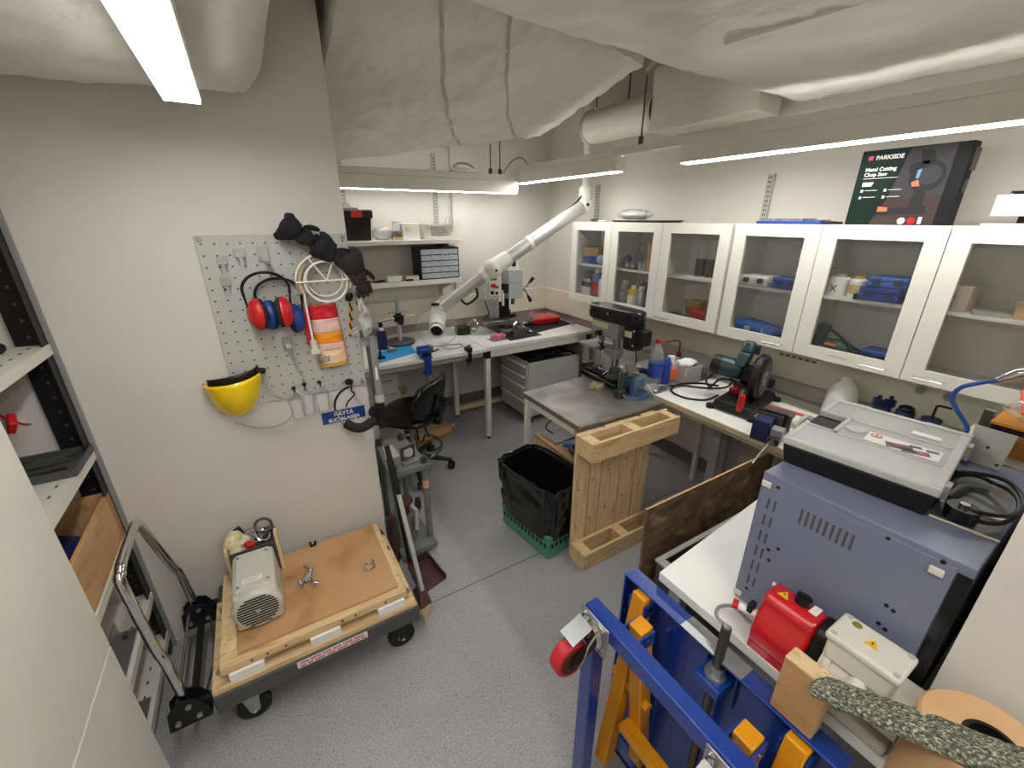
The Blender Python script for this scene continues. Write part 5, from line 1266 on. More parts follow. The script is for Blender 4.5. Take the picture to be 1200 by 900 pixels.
O('switch_box', MB().box((DX + .01, DY - .20, 1.155), (.075, .05, .09)), M_BLACK, mt, bev=.006)
O('motor_bolt', MB().cyl((DX - .035, DY - .165, 1.195), (DX - .045, DY - .17, 1.195), .006, n=8).cyl((DX - .035, DY - .165, 1.11), (DX - .045, DY - .17, 1.11), .006, n=8), M_CHROME, mt)
O('quill', MB().cyl((DX, DY + .14, 1.11), (DX, DY + .14, 1.06), .020, n=16), M_STEEL, t)
ch = O('chuck', MB().lathe([(0, 0), (.012, 0), (.021, .022), (.021, .05), (.014, .06), (0, .06)], (DX, DY + .14, 1.0), n=18), M_DSTEEL, t)
O('drill_bit', MB().cyl((DX, DY + .14, 1.0), (DX, DY + .14, .945), .003, n=8), M_STEEL, ch)
fh = O('feed_hub', MB().cyl((DX - .05, DY + .10, 1.13), (DX - .085, DY + .10, 1.13), .018, n=14), M_BLACK, t)
for (dy, dz) in ((-.075, -.075), (.02, .01)):
    p0 = Vector((DX - .08, DY + .10, 1.13)); p1 = p0 + Vector((-.01, dy, dz))
    if dz < 0: O('feed_lever', MB().cyl(p0, p0.lerp(p1, .7), .005, n=8).tube([p0.lerp(p1, .66), p1], [.009, .010], 10), M_CHROME, fh); O('lever_grip', MB().tube([p0.lerp(p1, .68), p0.lerp(p1, 1.05)], [.010, .011], 10), M_BLACK, fh)
O('power_lead', MB().tube(smooth_path([(DX + .03, DY - .12, 1.07), (DX + .04, DY - .13, 1.02), (DX + .02, DY - .14, .95), (DX - .02, DY - .10, .88), (DX - .03, DY - .12, .856)], 4), .004, 6), M_BLACK, t)
t = T('drill_vise', 'grey drill vise lying on the black base of the drill press', 'vise', (1.855, 2.03, .852))
O('body', MB().bx(1.82, 1.93, .8525, 1.89, 2.12, .868).bx(1.815, 2.07, .868, 1.895, 2.11, .89).bx(1.82, 1.98, .868, 1.89, 2.01, .888), M_DSTEEL, t, bev=.002)
O('screw', MB().cyl((1.855, 1.88, .878), (1.855, 1.98, .878), .007, n=8), M_STEEL, t)
O('handle', MB().cyl((1.82, 1.90, .862), (1.85, 1.87, .90), .005, n=8), M_CHROME, t)
t = T('blue_vise', 'blue grey drill vise on the steel table beside the drill press', 'vise', (1.83, 1.66, DZ))
O('base', MB().prism([(1.74, 1.60), (1.80, 1.555), (1.90, 1.57), (1.91, 1.62), (1.88, 1.73), (1.76, 1.72)], DZ, .826), M_VISE, t, bev=.004)
O('fixed_jaw', MB().bx(1.77, 1.675, .826, 1.87, 1.715, .935), M_VISE, t, bev=.005)
O('moving_jaw', MB().bx(1.79, 1.60, .826, 1.88, 1.635, .925), M_VISE, t, bev=.005)
O('slide_bar', MB().bx(1.80, 1.635, .84, 1.86, 1.675, .86), M_DSTEEL, t)
O('screw', MB().cyl((1.83, 1.53, .87), (1.83, 1.60, .87), .010, n=10), M_STEEL, t)
t = T('iron_clamp', 'dark iron clamp standing before the blue grey vise', 'clamp', (1.735, 1.66, DZ))
O('bar', MB().cyl((1.735, 1.655, .86), (1.735, 1.655, .965), .008, n=10).tube(smooth_path([(1.735, 1.655, .965), (1.735, 1.67, .985), (1.745, 1.73, .975)], 4), .008, 8), M_DSTEEL, t)
O('foot', MB().box((1.735, 1.655, .835), (.055, .045, .048)), M_DSTEEL, t, bev=.004)
O('tommy_bar', MB().cyl((1.735, 1.60, .815), (1.735, 1.63, .835), .005, n=8), mat('brass', '#b8985a', .3, .8), t)
t = T('parallel_bar', 'long flat grey steel bar lying across the blue grey vise', 'steel bar', (1.86, 1.73, .937))
O('bar', MB().box((1.86, 1.70, .953), (.06, .20, .03), (0, 0, -.7)), M_STEEL, t, bev=.003)
O('white_sheet', MB().box((1.90, 1.76, .90), (.004, .13, .10), (0, 0, -.25)), M_PAPER, label='white card standing behind the drill press column', cat='card')
bpy.data.objects['white_sheet'].location.z = .851
t = T('yellow_block', 'square yellow speckled wood block on the steel table', 'block', (1.725, 1.84, DZ))
O('block', MB().box((1.72, 1.84, .8245), (.085, .075, .026), (0, 0, .5)), ramp_mat('oil_block', [(.3, '#5e5a3c'), (.5, '#b0a878'), (.7, '#c9c296')], 60, .7, 0, bump=.1), t, bev=.002)
t = T('water_bottle', 'clear plastic bottle with red cap and blue label on the steel table', 'bottle', (2.03, 1.665, DZ))
O('bottle', MB().lathe([(0, .0), (.04, .0), (.045, .008), (.045, .19), (.042, .21), (.024, .262), (.014, .275), (.014, .29)], (2.03, 1.665, DZ + .0003), n=22), M_CLEAR, t)
O('label_band', MB().lathe([(.0455, .075), (.0458, .078), (.0458, .165), (.0455, .168)], (2.03, 1.665, DZ), n=22), mat('label_blue', '#22419a', .35, var=.25, scale=25), t)
O('cap', MB().cyl((2.03, 1.665, DZ + .288), (2.03, 1.665, DZ + .312), .016, n=16), M_RED, t)
O('spray_bottle', MB().lathe([(0, 0), (.033, 0), (.033, .15), (.02, .175), (0, .175)], (2.13, 1.67, DZ + .0003), n=18), M_BLUE, label='blue bottle behind the clear water bottle', cat='bottle')
t = T('detergent_bottle', 'white bottle with orange label on the steel table', 'bottle', (2.24, 1.70, DZ))
O('body', MB().bx(2.19, 1.67, DZ + .0003, 2.29, 1.74, .94), M_CLOUD, t, bev=.012, seg=3)
O('label_band', MB().bx(2.189, 1.669, .83, 2.291, 1.741, .895), M_ORANGE, t)
O('neck', MB().cyl((2.22, 1.705, .94), (2.22, 1.705, .975), .022, n=14), M_WHITE, t)
t = T('plastic_tub', 'cloudy square plastic tub filled with bottles on the steel table', 'tub', (2.33, 1.66, DZ))
b = MB()
for (p, q) in (((2.24, 1.60), (2.40, 1.60)), ((2.40, 1.60), (2.42, 1.74)), ((2.42, 1.74), (2.26, 1.74)), ((2.26, 1.74), (2.24, 1.60))):
    b.bar((p[0], p[1], .865), (q[0], q[1], .865), .003, .108)
b.prism([(2.24, 1.60), (2.40, 1.60), (2.42, 1.74), (2.26, 1.74)], DZ + .0003, DZ + .004)
O('tub_walls', b, M_CLOUD, t)
O('white_pouch', lump((2.32, 1.66, .93), (.065, .05, .025), 6, .35), M_PAPER, label='white crumpled pouch sticking out of the cloudy tub', cat='pouch')
O('small_bottle', MB().cyl((2.37, 1.64, .83), (2.37, 1.64, .94), .018, n=12), M_NAVY, label='dark capped bottle inside the cloudy tub', cat='bottle')
bpy.data.objects['small_bottle'].location.z = .8152
t = T('wash_bottle', 'clear wash bottle with red bent spout behind the cloudy tub', 'bottle', (2.44, 1.82, DZ))
O('body', MB().lathe([(0, 0), (.033, 0), (.033, .07), (.02, .095), (.016, .10)], (2.44, 1.82, DZ + .0003), n=18), M_CLOUD, t)
O('red_cap', MB().cyl((2.44, 1.82, DZ + .095), (2.44, 1.82, DZ + .125), .018, n=14), mat('dark_red_cap', '#8e1d22', .4), t)
O('spout', MB().tube(smooth_path([(2.44, 1.82, .935), (2.445, 1.825, 1.00), (2.43, 1.84, 1.015), (2.37, 1.89, 1.0)], 4), .005, 6), MATS['dark_red_cap'], t)
t = T('clear_goggles', 'clear safety goggles lying on the steel table before the bottle', 'goggles', (1.93, 1.55, DZ))
O('lens_frame', lump((1.925, 1.60, .845), (.07, .045, .032), 41, .25, flatz=-.033), M_CLEAR, t)
O('temple', MB().tube(smooth_path([(1.98, 1.59, .86), (2.03, 1.57, .855), (2.05, 1.565, .83), (2.0, 1.57, .816)], 5), .004, 6).tube(smooth_path([(1.88, 1.56, .86), (1.88, 1.53, .84), (1.885, 1.50, .816)], 5), .004, 6), M_CLOUD, t)
O('white_bag', lump((2.02, 1.86, .86), (.11, .06, .05), 44, .3, flatz=-.0495), M_CLOUD, label='crumpled whitish plastic bag behind the clear water bottle', cat='bag')
O('dark_glove', MB().tube(smooth_path([(1.95, 1.80, .90), (2.0, 1.75, .905), (2.06, 1.74, .88)], 4), .018, 8), M_NAVY, label='dark blue strap on the whitish plastic bag', cat='strap')
# white table with the chop saw ----------------------------------------------------------
t = T('white_table', 'white topped table against the right wall carrying the chop saw', 'table', (2.23, 1.1, 0))
O('table_top', MB().bx(1.91, .42, .802, 2.56, 1.545, .83), M_LAMW, t, bev=.002)
O('edge_band', MB().bx(1.904, .42, .801, 1.91, 1.545, .8295).bx(1.904, 1.545, .801, 2.56, 1.551, .8295), mat('beige_edge_band', '#c4b292', .6, var=.08), t)
for y in (1.40, .60):
    O('leg', MB().bx(2.38, y - .03, .12, 2.46, y + .03, .80), M_LGREY, t, bev=.004)
    O('leg_tube', MB().bx(2.385, y - .075, .10, 2.425, y - .035, .80), M_GREY, t, bev=.003)
    O('foot', MB().cyl((2.0, y, 0), (2.0, y, .06), .02, n=12), M_BLACK, t)
    O('foot', MB().cyl((2.46, y, 0), (2.46, y, .06), .02, n=12), M_BLACK, t)
    O('foot_tube', MB().bx(1.98, y - .03, .06, 2.50, y + .03, .12), M_LGREY, t, bev=.006)
O('foot_bar', MB().bx(2.12, .63, .12, 2.18, 1.37, .17), M_GREY, t, bev=.004)
O('under_frame', MB().bx(1.96, .50, .755, 2.0, 1.48, .80).bx(2.46, .50, .755, 2.50, 1.48, .80), M_LGREY, t)
t = T('cardboard_box', 'brown cardboard box on the floor under the white table', 'carton', (2.33, 1.2, 0))
O('body', MB().box((2.38, 1.21, .07), (.44, .24, .14), (0, 0, .08)), M_CARD, t, bev=.002)
O('lid_seam', MB().box((2.38, 1.21, .1405), (.43, .006, .001), (0, 0, .08)), M_WOODX, t)
# chop saw
QS = RZ((2.23, 1.20, .8302), 12)
def q(): return MB(QS)
t = T('chop_saw', 'dark teal and black chop saw on the white table', 'saw', (2.23, 1.2, .8302))
b = q()
b.hexa([(-.215, -.115, .012), (.19, -.115, .012), (.215, .09, .012), (-.19, .105, .012)], [(-.19, -.10, .055), (.17, -.10, .055), (.19, .08, .055), (-.17, .09, .055)])
O('base', b, M_BLACK, t, bev=.008, seg=3)
for p in ((-.20, -.115), (.18, -.115), (.20, .09), (-.18, .105)): O('base_foot', q().cyl((p[0], p[1], 0), (p[0], p[1], .02), .022, n=14), M_BLACK, t)
O('base_slot', q().bx(-.16, .0, .055, .10, .016, .0565).bx(-.12, -.07, .055, .12, -.06, .0565), M_BLACKG, t)
O('fence', q().box((.04, .03, .075), (.15, .02, .04), (0, 0, .9)), M_BLACK, t, bev=.003)
O('red_pivot', q().box((.05, .05, .062), (.11, .05, .022), (0, 0, -.25)), M_RED, t, bev=.003)
sc = O('vise_screw', q().cyl((-.15, -.03, .075), (-.03, .0, .08), .009, n=10), M_CHROME, t)
O('screw_nut', q().cyl((-.05, -.005, .08), (-.02, .005, .08), .022, n=8), M_STEEL, sc)
O('red_grip', q().cyl((-.185, -.045, .03), (-.185, -.045, .12), .017, .016, 14), M_RED, t, label='red plastic vise grip')
O('hinge_arm', q().hexa([(.06, .0, .055), (.15, .0, .055), (.15, .055, .055), (.06, .055, .055)], [(.02, .0, .17), (.09, .0, .17), (.09, .05, .17), (.02, .05, .17)]).bx(.10, .0, .055, .20, .05, .09), M_BLACK, t, bev=.005)
O('spark_guard', q().box((.16, -.07, .10), (.05, .03, .05), (0, .4, 0)), M_BLACK, t, bev=.003)
gc = Vector((.0, -.055, .175))
gd = MB(QS); gd.lathe([(0, -.024), (.112, -.024), (.124, -.012), (.124, .012), (.116, .02), (0, .02)], gc, (-.04, 1, 0), 36)
for v in list(gd.bm.verts): pass
O('blade_guard', gd, M_BLACK, t)
O('guard_window', MB(QS).lathe([(.045, 0), (.098, 0)], gc + Vector((.001, -.0275, 0)), (-.04, 1, 0), 32), M_DGREY, t)
bd = O('cutting_disc', MB(QS).cyl(gc + Vector((-.002, -.027, 0)), gc + Vector((-.002, -.029, 0)), .040, n=24), M_GREY, t)
O('arbor_nut', MB(QS).cyl(gc + Vector((-.004, -.029, 0)), gc + Vector((-.005, -.038, 0)), .014, n=6), M_STEEL, bd)
O('gear_case', q().box((-.0, .0, .185), (.085, .07, .085)), M_BLACK, t, bev=.008)
mo = MB(QS); mo.lathe([(0, 0), (.050, 0), (.056, .012), (.056, .13), (.050, .145), (.042, .155), (0, .155)], (-.02, .035, .195), (-.22, 1, .10), 26)
m1 = O('motor', mo, M_TEAL, t)
me_ = MB(QS); me_.lathe([(.0563, .105), (.0568, .108), (.0568, .132), (.051, .147), (.043, .157), (0, .157)], (-.02, .035, .195), (-.22, 1, .10), 26)
O('motor_end_cap', me_, M_BLACK, m1)
O('steel_plate', q().box((.012, -.005, .235), (.05, .045, .012), (0, .1, 0)), M_STEEL, t, bev=.002)
O('red_button', q().cyl((.025, -.02, .24), (.03, -.025, .265), .014, n=12).box((.035, -.03, .268), (.04, .02, .012)), M_RED, t, bev=.002)
hd_ = MB(QS)
hd_.hexa([(-.075, .01, .225), (.02, .01, .225), (.02, .065, .225), (-.075, .065, .225)], [(-.04, .0, .30), (.045, .0, .30), (.045, .06, .30), (-.04, .06, .30)])
h1 = O('handle', hd_, M_TEAL, t, bev=.012, seg=3)
O('handle_grip', MB(QS).hexa([(-.04, .0, .30), (.045, .0, .30), (.045, .06, .30), (-.04, .06, .30)], [(.0, .005, .36), (.055, .005, .345), (.055, .055, .345), (.0, .055, .36)]), M_TEAL, t, bev=.014, seg=3)
O('trigger', q().box((.045, .0, .305), (.03, .03, .05), (0, .3, 0)), M_BLACK, h1, bev=.005)
O('power_cord', MB(QS).tube(smooth_path([(.0, .06, .12), (-.03, .13, .12), (-.06, .17, .07), (-.02, .21, .10), (.03, .16, .15), (.06, .10, .10), (.10, .14, .03), (.06, .25, .006), (.0, .36, .006), (-.10, .44, .006)], 6), .006, 8), M_BLACK, t)
O('power_cord', MB(QS).tube(smooth_path([(-.05, .12, .03), (-.12, .16, .008), (-.17, .26, .006), (-.13, .36, .006), (.0, .38, .0065), (.12, .30, .006), (.16, .20, .006)], 6), .006, 8), M_BLACK, t)
# machine vice on the edge
QV = RZ((1.985, .90, .8302), 14)
t = T('angle_vise', 'dark blue and grey steel vise at the front edge of the white table', 'vise', (1.985, .90, .8302))
O('body', MB(QV).bx(-.095, -.05, 0, .10, .05, .035), M_DSTEEL, t, bev=.003)
O('blue_jaw', MB(QV).bx(-.10, .0, .005, -.012, .07, .105), M_NAVY, t, bev=.003)
O('jaw_plate', MB(QV).bx(-.008, -.03, .035, .004, .075, .112), M_DSTEEL, t).location.z += .0
O('jaw_plate', MB(QV).bx(.010, -.04, .035, .030, .08, .118), M_BLACK, t)
O('side_block', MB(QV).bx(.035, -.055, .035, .11, .07, .108), M_DGREY, t, bev=.004)
O('slide_plate', MB(QV).bx(-.085, -.055, .036, -.03, -.005, .075), M_GREY, t, bev=.003)
O('ruler_label', MB(QV).box((.073, -.057, .075), (.05, .002, .03)), M_PAPER, t)
O('lead_screw', MB(QV).cyl((-.11, -.02, .03), (-.135, -.03, .03), .012, n=10), M_CHROME, t)
O('handle_rod', MB(QV).cyl((-.12, -.02, .035), (-.30, -.01, -.01), .004, n=8).ball((-.30, -.01, -.01), .007, 10), M_CHROME, t)
t = T('folding_ruler', 'orange wooden folding ruler lying on the white table', 'ruler', (2.34, 1.0, .8302))
for k in range(3):
    p0 = Vector((2.325 + .012 * k, 1.12 - .075 * k, .8335 + .0)); p1 = Vector((2.325 + .012 * (k + 1), 1.12 - .075 * (k + 1), .8335))
    O('ruler_segment', MB().bar(p0, p1, .030, .006), mat('ruler_orange', '#d0522c', .5, var=.1), t)
t = T('white_jug', 'cloudy white rounded jug standing behind the parts case', 'jug', (2.46, .82, .8302))
O('body', MB().lathe([(0, 0), (.060, 0), (.068, .012), (.068, .14), (.052, .19), (.026, .215), (.026, .232), (0, .232)], (2.46, .84, .8304), n=26), M_JUG, t)
O('inside_liquid', MB().lathe([(0, .003), (.065, .014), (.065, .11), (0, .11)], (2.46, .84, .8304), n=24), mat('milky_liquid', '#d8d8d2', .4), t)
for (nm, x, y, lab, m) in (('wash_bottle', 2.42, .66, 'dark blue bottle with clustered cap behind the parts case', M_NAVY), ('wash_bottle', 2.42, .575, 'dark blue squat bottle behind the parts case', M_NAVY), ('wash_bottle', 2.42, .485, 'dark blue capped wash bottle with bent black spout', M_NAVY)):
    t = T(nm, lab, 'bottle', (x, y, .8302))
    O('body', MB().lathe([(0, 0), (.034, 0), (.034, .10), (.028, .13), (0, .13)], (x, y, .8304), n=18), M_CLOUD, t)
    O('cap', MB().cyl((x, y, .96), (x, y, .985 if y > .6 else .99), .034, n=18), m, t)
    if y < .5: O('spout', MB().tube(smooth_path([(x, y, .98), (x, y, 1.035), (x + .005, y - .005, 1.05), (x + .01, y - .045, 1.05)], 4), .005, 6), M_BLACK, t)
    elif y > .6:
        b = MB()
        for k in range(6): b.cyl((x - .02 + .01 * k, y + .028 - .011 * k, .98), (x - .02 + .01 * k, y + .028 - .011 * k, 1.02 + .012 * math.sin(k * 2)), .009, n=8)
        O('cap_ribs', b, m, t)
    else: O('knob', MB().ball((x, y, 1.0), (.03, .03, .018), 12), M_BLACK, t)

# plywood sheet, tub --------------------------------------------------------------------
t = T('plywood_sheet', 'dark stained plywood sheet standing upright before the white table', 'board', (1.52, .9, 0))
O('sheet', MB().hexa([(1.155, .878, 0), (2.05, .878, 0), (2.05, .888, 0), (1.155, .888, 0)], [(1.155, .898, .735), (2.05, .898, .735), (2.05, .908, .735), (1.155, .908, .735)]), M_PLY, t)
O('worn_edge', MB().bx(1.1555, .899, .7352, 2.05, .907, .7362), M_KRAFT, t)
QT = RZ((0, 0, 0), 4)
t = T('metal_bin', 'grey rimmed metal bin with dark inside between plywood and bench', 'bin', (1.45, .76, 0))
def tb_(x0, y0, z0, x1, y1, z1): return (x0, y0, z0, x1, y1, z1)
b = MB(); x0, x1, y0, y1, zt = 1.20, 1.84, .70, .85, .50
b.bx(x0, y0, 0, x1, y0 + .012, zt).bx(x0, y1 - .012, 0, x1, y1, zt).bx(x0, y0 + .012, 0, x0 + .012, y1 - .012, zt).bx(x1 - .012, y0 + .012, 0, x1, y1 - .012, zt).bx(x0 + .012, y0 + .012, .0, x1 - .012, y1 - .012, .3)
O('shell', b, M_DGREY, t)
b = MB(); b.bx(x0 - .012, y0 - .008, zt, x1, y0 + .014, zt + .012).bx(x0 - .012, y1 - .018, zt, x1, y1 + .004, zt + .012).bx(x0 - .012, y0 + .014, zt, x0 + .025, y1 - .018, zt + .012)
O('rim', b, M_LGREY, t, bev=.003)
O('cardboard_piece', MB().bx(1.06, .70, .0, 1.17, .84, .40), M_CARD, label='brown cardboard box end between bench and metal bin', cat='carton', bev=.002)

# near bench -----------------------------------------------------------------------------
t = T('near_bench', 'white bench in the lower right carrying the lavender machine', 'workbench', (1.3, .35, 0))
O('bench_top', MB().prism([(.866, .60), (1.85, .69), (1.85, .062), (.968, .062), (.968, -.30), (.866, -.30)], .80, .83), M_LAMW, t, bev=.002)
for (x, y) in ((.90, .55), (1.80, .62), (1.80, .11), (.91, -.26)):
    O('leg', MB().bx(x - .02, y - .02, 0, x + .02, y + .02, .80), M_LGREY, t, bev=.003)
# lavender machine
QM = RZ((.976, .441, .8302), 1.5)
t = T('lavender_machine', 'lavender sheet metal machine with vent slots on the white bench', 'machine', (.976, .441, .8302))
MD, MWd, MH = .53, .372, .397
O('housing', MB(QM).bx(.004, -MWd, .004, MD, 0, MH), M_LAV, t, bev=.002)
fp = O('front_panel', MB(QM).bx(0, -MWd + .022, .006, .0038, -.004, MH - .012), M_LAV, t, bev=.001)
O('gap_shade_strip', MB(QM).bx(-.001, -MWd, .006, .0035, -MWd + .020, MH - .02), M_BLACKG, t)  # black strip painted in for the shade between machine and wall
b = MB(QM)
for j in range(6):
    for k in range(2):
        z = MH - .075 - j * .048; y = -.028 - k * .015
        b.box((-.0006, y, z), (.0012, .004, .030), (0, 0, 0))
O('vent_slots', b, M_DGREY, fp, kind='stuff')
b = MB(QM)
for k in range(9): b.box((-.0006, -.10 - k * .0125, MH - .065), (.0012, .0045, .038))
O('vent_slots', b, M_DGREY, fp, kind='stuff')
b = MB(QM)
for (y, z) in ((-.055, .20), (-.075, .218), (-.062, .172), (-.03, .05), (-.285, .235), (-.297, .232), (-.285, .185), (-.297, .180), (-.04, .375), (-.25, .38), (-.33, .385)): b.cyl((-.0012, y, z), (.001, y, z), .0042, n=8)
O('screw_holes', b, M_BLACK, fp, kind='stuff')
for (y, z) in ((-.015, MH - .026), (-.012, .022), (-MWd + .045, MH - .035)):
    O('corner_pad', MB(QM).bx(-.005, y - .011, z - .008, 0, y + .011, z + .008), M_OFFW, t, bev=.002)
MT = .8302 + MH + .0008
# parts case
QO = RZ((1.052, .452, MT), 7)
t = T('parts_case', 'large parts case with clear grey lid on the lavender machine', 'case', (1.25, .35, MT))
L_, W_ = .385, .29
O('body', MB(QO).hexa([(.01, -W_ + .01, 0), (L_ - .01, -W_ + .01, 0), (L_ - .01, -.01, 0), (.01, -.01, 0)], [(.002, -W_ + .003, .052), (L_ - .002, -W_ + .003, .052), (L_ - .002, -.003, .052), (.002, -.003, .052)]), M_BLACK, t, bev=.004)
b = MB(QO)
for (x0, y0, x1, y1) in ((0, -W_, .018, 0), (L_ - .022, -W_, L_, 0), (.018, -W_, L_ - .022, -W_ + .02), (.018, -.014, .13, 0), (.26, -.014, L_ - .022, 0), (.13, -.075, .26, -.062), (.13, -.075, .142, 0), (.25, -.075, .262, 0)):
    b.bx(x0, y0, .0525, x1, y1, .070)
b.bx(.125, -W_ + .02, .056, .137, -.075, .069).bx(.245, -W_ + .02, .056, .257, -.075, .069)
O('lid_frame', b, M_LGREY, t, bev=.003)
O('lid_panel', MB(QO).bx(.016, -W_ + .018, .0655, .127, -.012, .068).bx(.135, -W_ + .018, .0655, .247, -.072, .068).bx(.255, -W_ + .018, .0655, L_ - .02, -.012, .068), M_LID, t)
b = MB(QO)
for y in (-.07, -.14, -.21): b.bx(.02, y, .05, .125, y + .003, .065).bx(.26, y, .05, L_ - .025, y + .003, .065)
O('dividers', b, M_LGREY, t, kind='stuff')
cl = ['#8d8f96', '#a89a92', '#b0a09c', '#9aa0a6', '#9c9a90']
for k in range(5): O('compartment_contents', MB(QO).bx((.02, .02, .14, .26, .26)[k], (-.14, -.268, -.26, -.13, -.26)[k], .053, (.122, .122, .24, .36, .36)[k], (-.02, -.145, -.08, -.02, -.14)[k], .061), mat('case_fill_%d' % k, cl[k], .6, var=.3, scale=90), t)
O('handle_recess', MB(QO).bx(.143, -.06, .0525, .249, -.0, .055), M_RUBBER, t)
O('handle', MB(QO).tube([(.15, .0, .04), (.15, .025, .042), (.24, .025, .042), (.24, .0, .04)], .008, 8), M_LGREY, t)
lbl = O('product_label', MB(QO).bx(.142, -.262, .0682, .205, -.125, .0690), M_PAPER, t, label='white label with tool pictures')
O('red_badge', MB(QO).cyl((.188, -.142, .0691), (.188, -.142, .0696), .012, n=18), M_RED, lbl)
for dy in (-.0045, .0045): O('badge_print', MB(QO).box((.188, -.142 + dy, .0699), (.010, .0055, .0004)), M_PAPER, lbl)
b = MB(QO)
for (x, y, sx, sy) in ((.165, -.19, .028, .05), (.158, -.22, .02, .05), (.19, -.215, .012, .022), (.19, -.245, .012, .022)): b.box((x, y, .0694), (sx, sy, .0006), (0, 0, .3))
O('label_pictures', b, mat('dark_print', '#3a2a34', .5, var=.4, scale=40), lbl)
O('label_red_print', MB(QO).box((.157, -.232, .07), (.012, .014, .0005)), M_RED, lbl)
O('label_red_print', MB(QO).box((.168, -.182, .07), (.008, .012, .0005)), M_RED, lbl)
O('embossed_badge', MB(QO).lathe([(0, .0032), (.021, .0032), (.024, .0)], QO.inverted() @ (QO @ Vector((.19, -.098, .0680))), n=20), M_LGREY, t)
O('white_sticker', MB(QO).bx(.275, -.245, .0682, .30, -.19, .069), M_PAPER, t)
for y in (-.06, -.22): O('latch', MB(QO).bx(L_, y - .02, .03, L_ + .008, y + .02, .068), M_LGREY, t)
O('latch', MB(QO).bx(.04, -W_ - .008, .03, .07, -W_, .066), M_CLOUD, t)
O('latch', MB(QO).bx(.30, -W_ - .008, .03, .33, -W_, .066), M_CLOUD, t)
# metal strip sheet under the case and glass plate with cable
t = T('glass_plate', 'clear plate with pale edges under the black cable on the machine', 'plate', (1.22, .14, MT))
O('plate', MB(QO).bx(.02, -.385, .0005, .30, -W_ + .005, .004), M_SMOKE, t)
O('edge_strip', MB(QO).bx(.10, -.385, .0042, .112, -W_ - .005, .008), mat('pale_edge', '#d8d4b8', .4), t)
O('edge_strip', MB(QO).bx(.018, -.285, .0005, .0195, -.385, .005), MATS['pale_edge'], t)
t = T('coiled_cable', 'coiled black power cable on the right end of the lavender machine', 'cable', (1.22, .13, MT + .01))
cpts = []
for k in range(38):
    a = k * 2 * PI / 17; rr = .088 + .012 * math.sin(k * .7)
    cpts.append((1.235 + rr * 1.25 * math.cos(a), .135 + rr * .62 * math.sin(a), MT + .016 + .010 * (k / 17) + .004 * math.sin(k)))
O('loops', MB().tube(smooth_path(cpts, 3), .0045, 8), M_BLACK, t)
O('plug', MB().tube([(1.15, .165, MT + .03), (1.20, .16, MT + .035), (1.23, .155, MT + .035)], [.010, .014, .009], 10), M_BLACK, t)
O('round_plug', MB().cyl((1.135, .135, MT + .008), (1.135, .135, MT + .035), .026, n=18), M_BLACKG, t)
O('plug_pin', MB().cyl((1.135, .135, MT + .035), (1.135, .135, MT + .042), .008, n=10), M_CHROME, t)
t = T('metal_plate', 'light grey square plate with a centre hole propped upright on the machine', 'plate', (1.48, .18, MT))
b = MB(); b.hexa([(1.470, .212, MT), (1.465, .147, MT), (1.469, .147, MT), (1.474, .212, MT)], [(1.505, .222, MT + .085), (1.50, .147, MT + .085), (1.504, .147, MT + .085), (1.509, .222, MT + .085)])
O('plate', b, M_LGREY, t, bev=.001)
O('centre_hole', MB().cyl((1.482, .183, MT + .043), (1.486, .183, MT + .043), .0035, n=10).cyl((1.4685, .155, MT + .012), (1.4725, .155, MT + .012), .0035, n=10), M_DGREY, t)
O('back_stand', MB().bx(1.474, .17, MT, 1.50, .20, MT + .003).bar((1.50, .185, MT + .003), (1.497, .185, MT + .06), .03, .003, (1, 0, 0)), M_LGREY, t)
t = T('instrument_case', 'grey instrument case on the white bench behind the lavender machine', 'instrument', (1.64, .155, .8302))
O('case', MB().bx(1.528, .066, .8305, 1.78, .265, MT - .001), M_LGREY, t, bev=.003)
O('rear_panel', MB().bx(1.54, .2655, .86, 1.77, .268, MT - .03), M_GREY, t)
t = T('air_hose', 'blue curly air hose with silver nozzle rising behind the plate', 'hose', (1.60, .24, MT))
O('hose', MB().tube(smooth_path([(1.44, .20, MT + .008), (1.50, .235, MT + .010), (1.58, .255, MT + .008), (1.62, .25, MT + .03), (1.62, .285, MT + .075), (1.62, .302, MT + .105), (1.62, .293, MT + .138), (1.62, .26, MT + .163), (1.62, .232, MT + .180)], 6), .0058, 10), mat('hose_blue', '#2a5fb4', .35), t)
O('nozzle', MB().tube([(1.62, .234, MT + .179), (1.62, .222, MT + .19), (1.62, .205, MT + .205), (1.62, .17, MT + .222)], [.008, .011, .014, .014], 12), M_CHROME, t)
t = T('orange_box', 'orange brown box with yellow rim at the right frame edge', 'box', (1.66, .15, MT))
O('body', MB().bx(1.585, .075, MT, 1.72, .205, MT + .075), mat('orange_board', '#b87a2c', .6, var=.06), t, bev=.002)
O('yellow_rim', MB().bx(1.58, .07, MT + .0752, 1.725, .21, MT + .082), M_YEL, t)
O('dark_band', MB().bx(1.583, .073, MT + .06, 1.722, .2075, MT + .075), M_BLACK, t)
b = lump((1.65, .14, MT + .115), (.06, .06, .035), 51, .3, flatz=-.0325)
O('plastic_bag', b, M_CLEAR, label='clear bag with orange packet on top of the orange brown box', cat='bag')
O('orange_packet', MB().box((1.645, .14, MT + .128), (.10, .09, .006), (.15, -.35, .3)), M_ORANGE, label='bright orange packet inside the clear bag', cat='packet')
O('purple_packet', lump((1.64, .12, MT + .10), (.035, .035, .016), 53, .3), mat('purple_film', '#4a2060', .3), label='dark purple packet below the orange packet', cat='packet')
t = T('folder_stack', 'thin dark folders standing behind the metal plate', 'folder', (1.62, .225, MT))
for k in range(3): O('folder', MB().bx(1.60 + .010 * k, .212, MT, 1.607 + .010 * k, .232, MT + .10), (M_DGREY, M_LGREY, M_BLACK)[k], t)

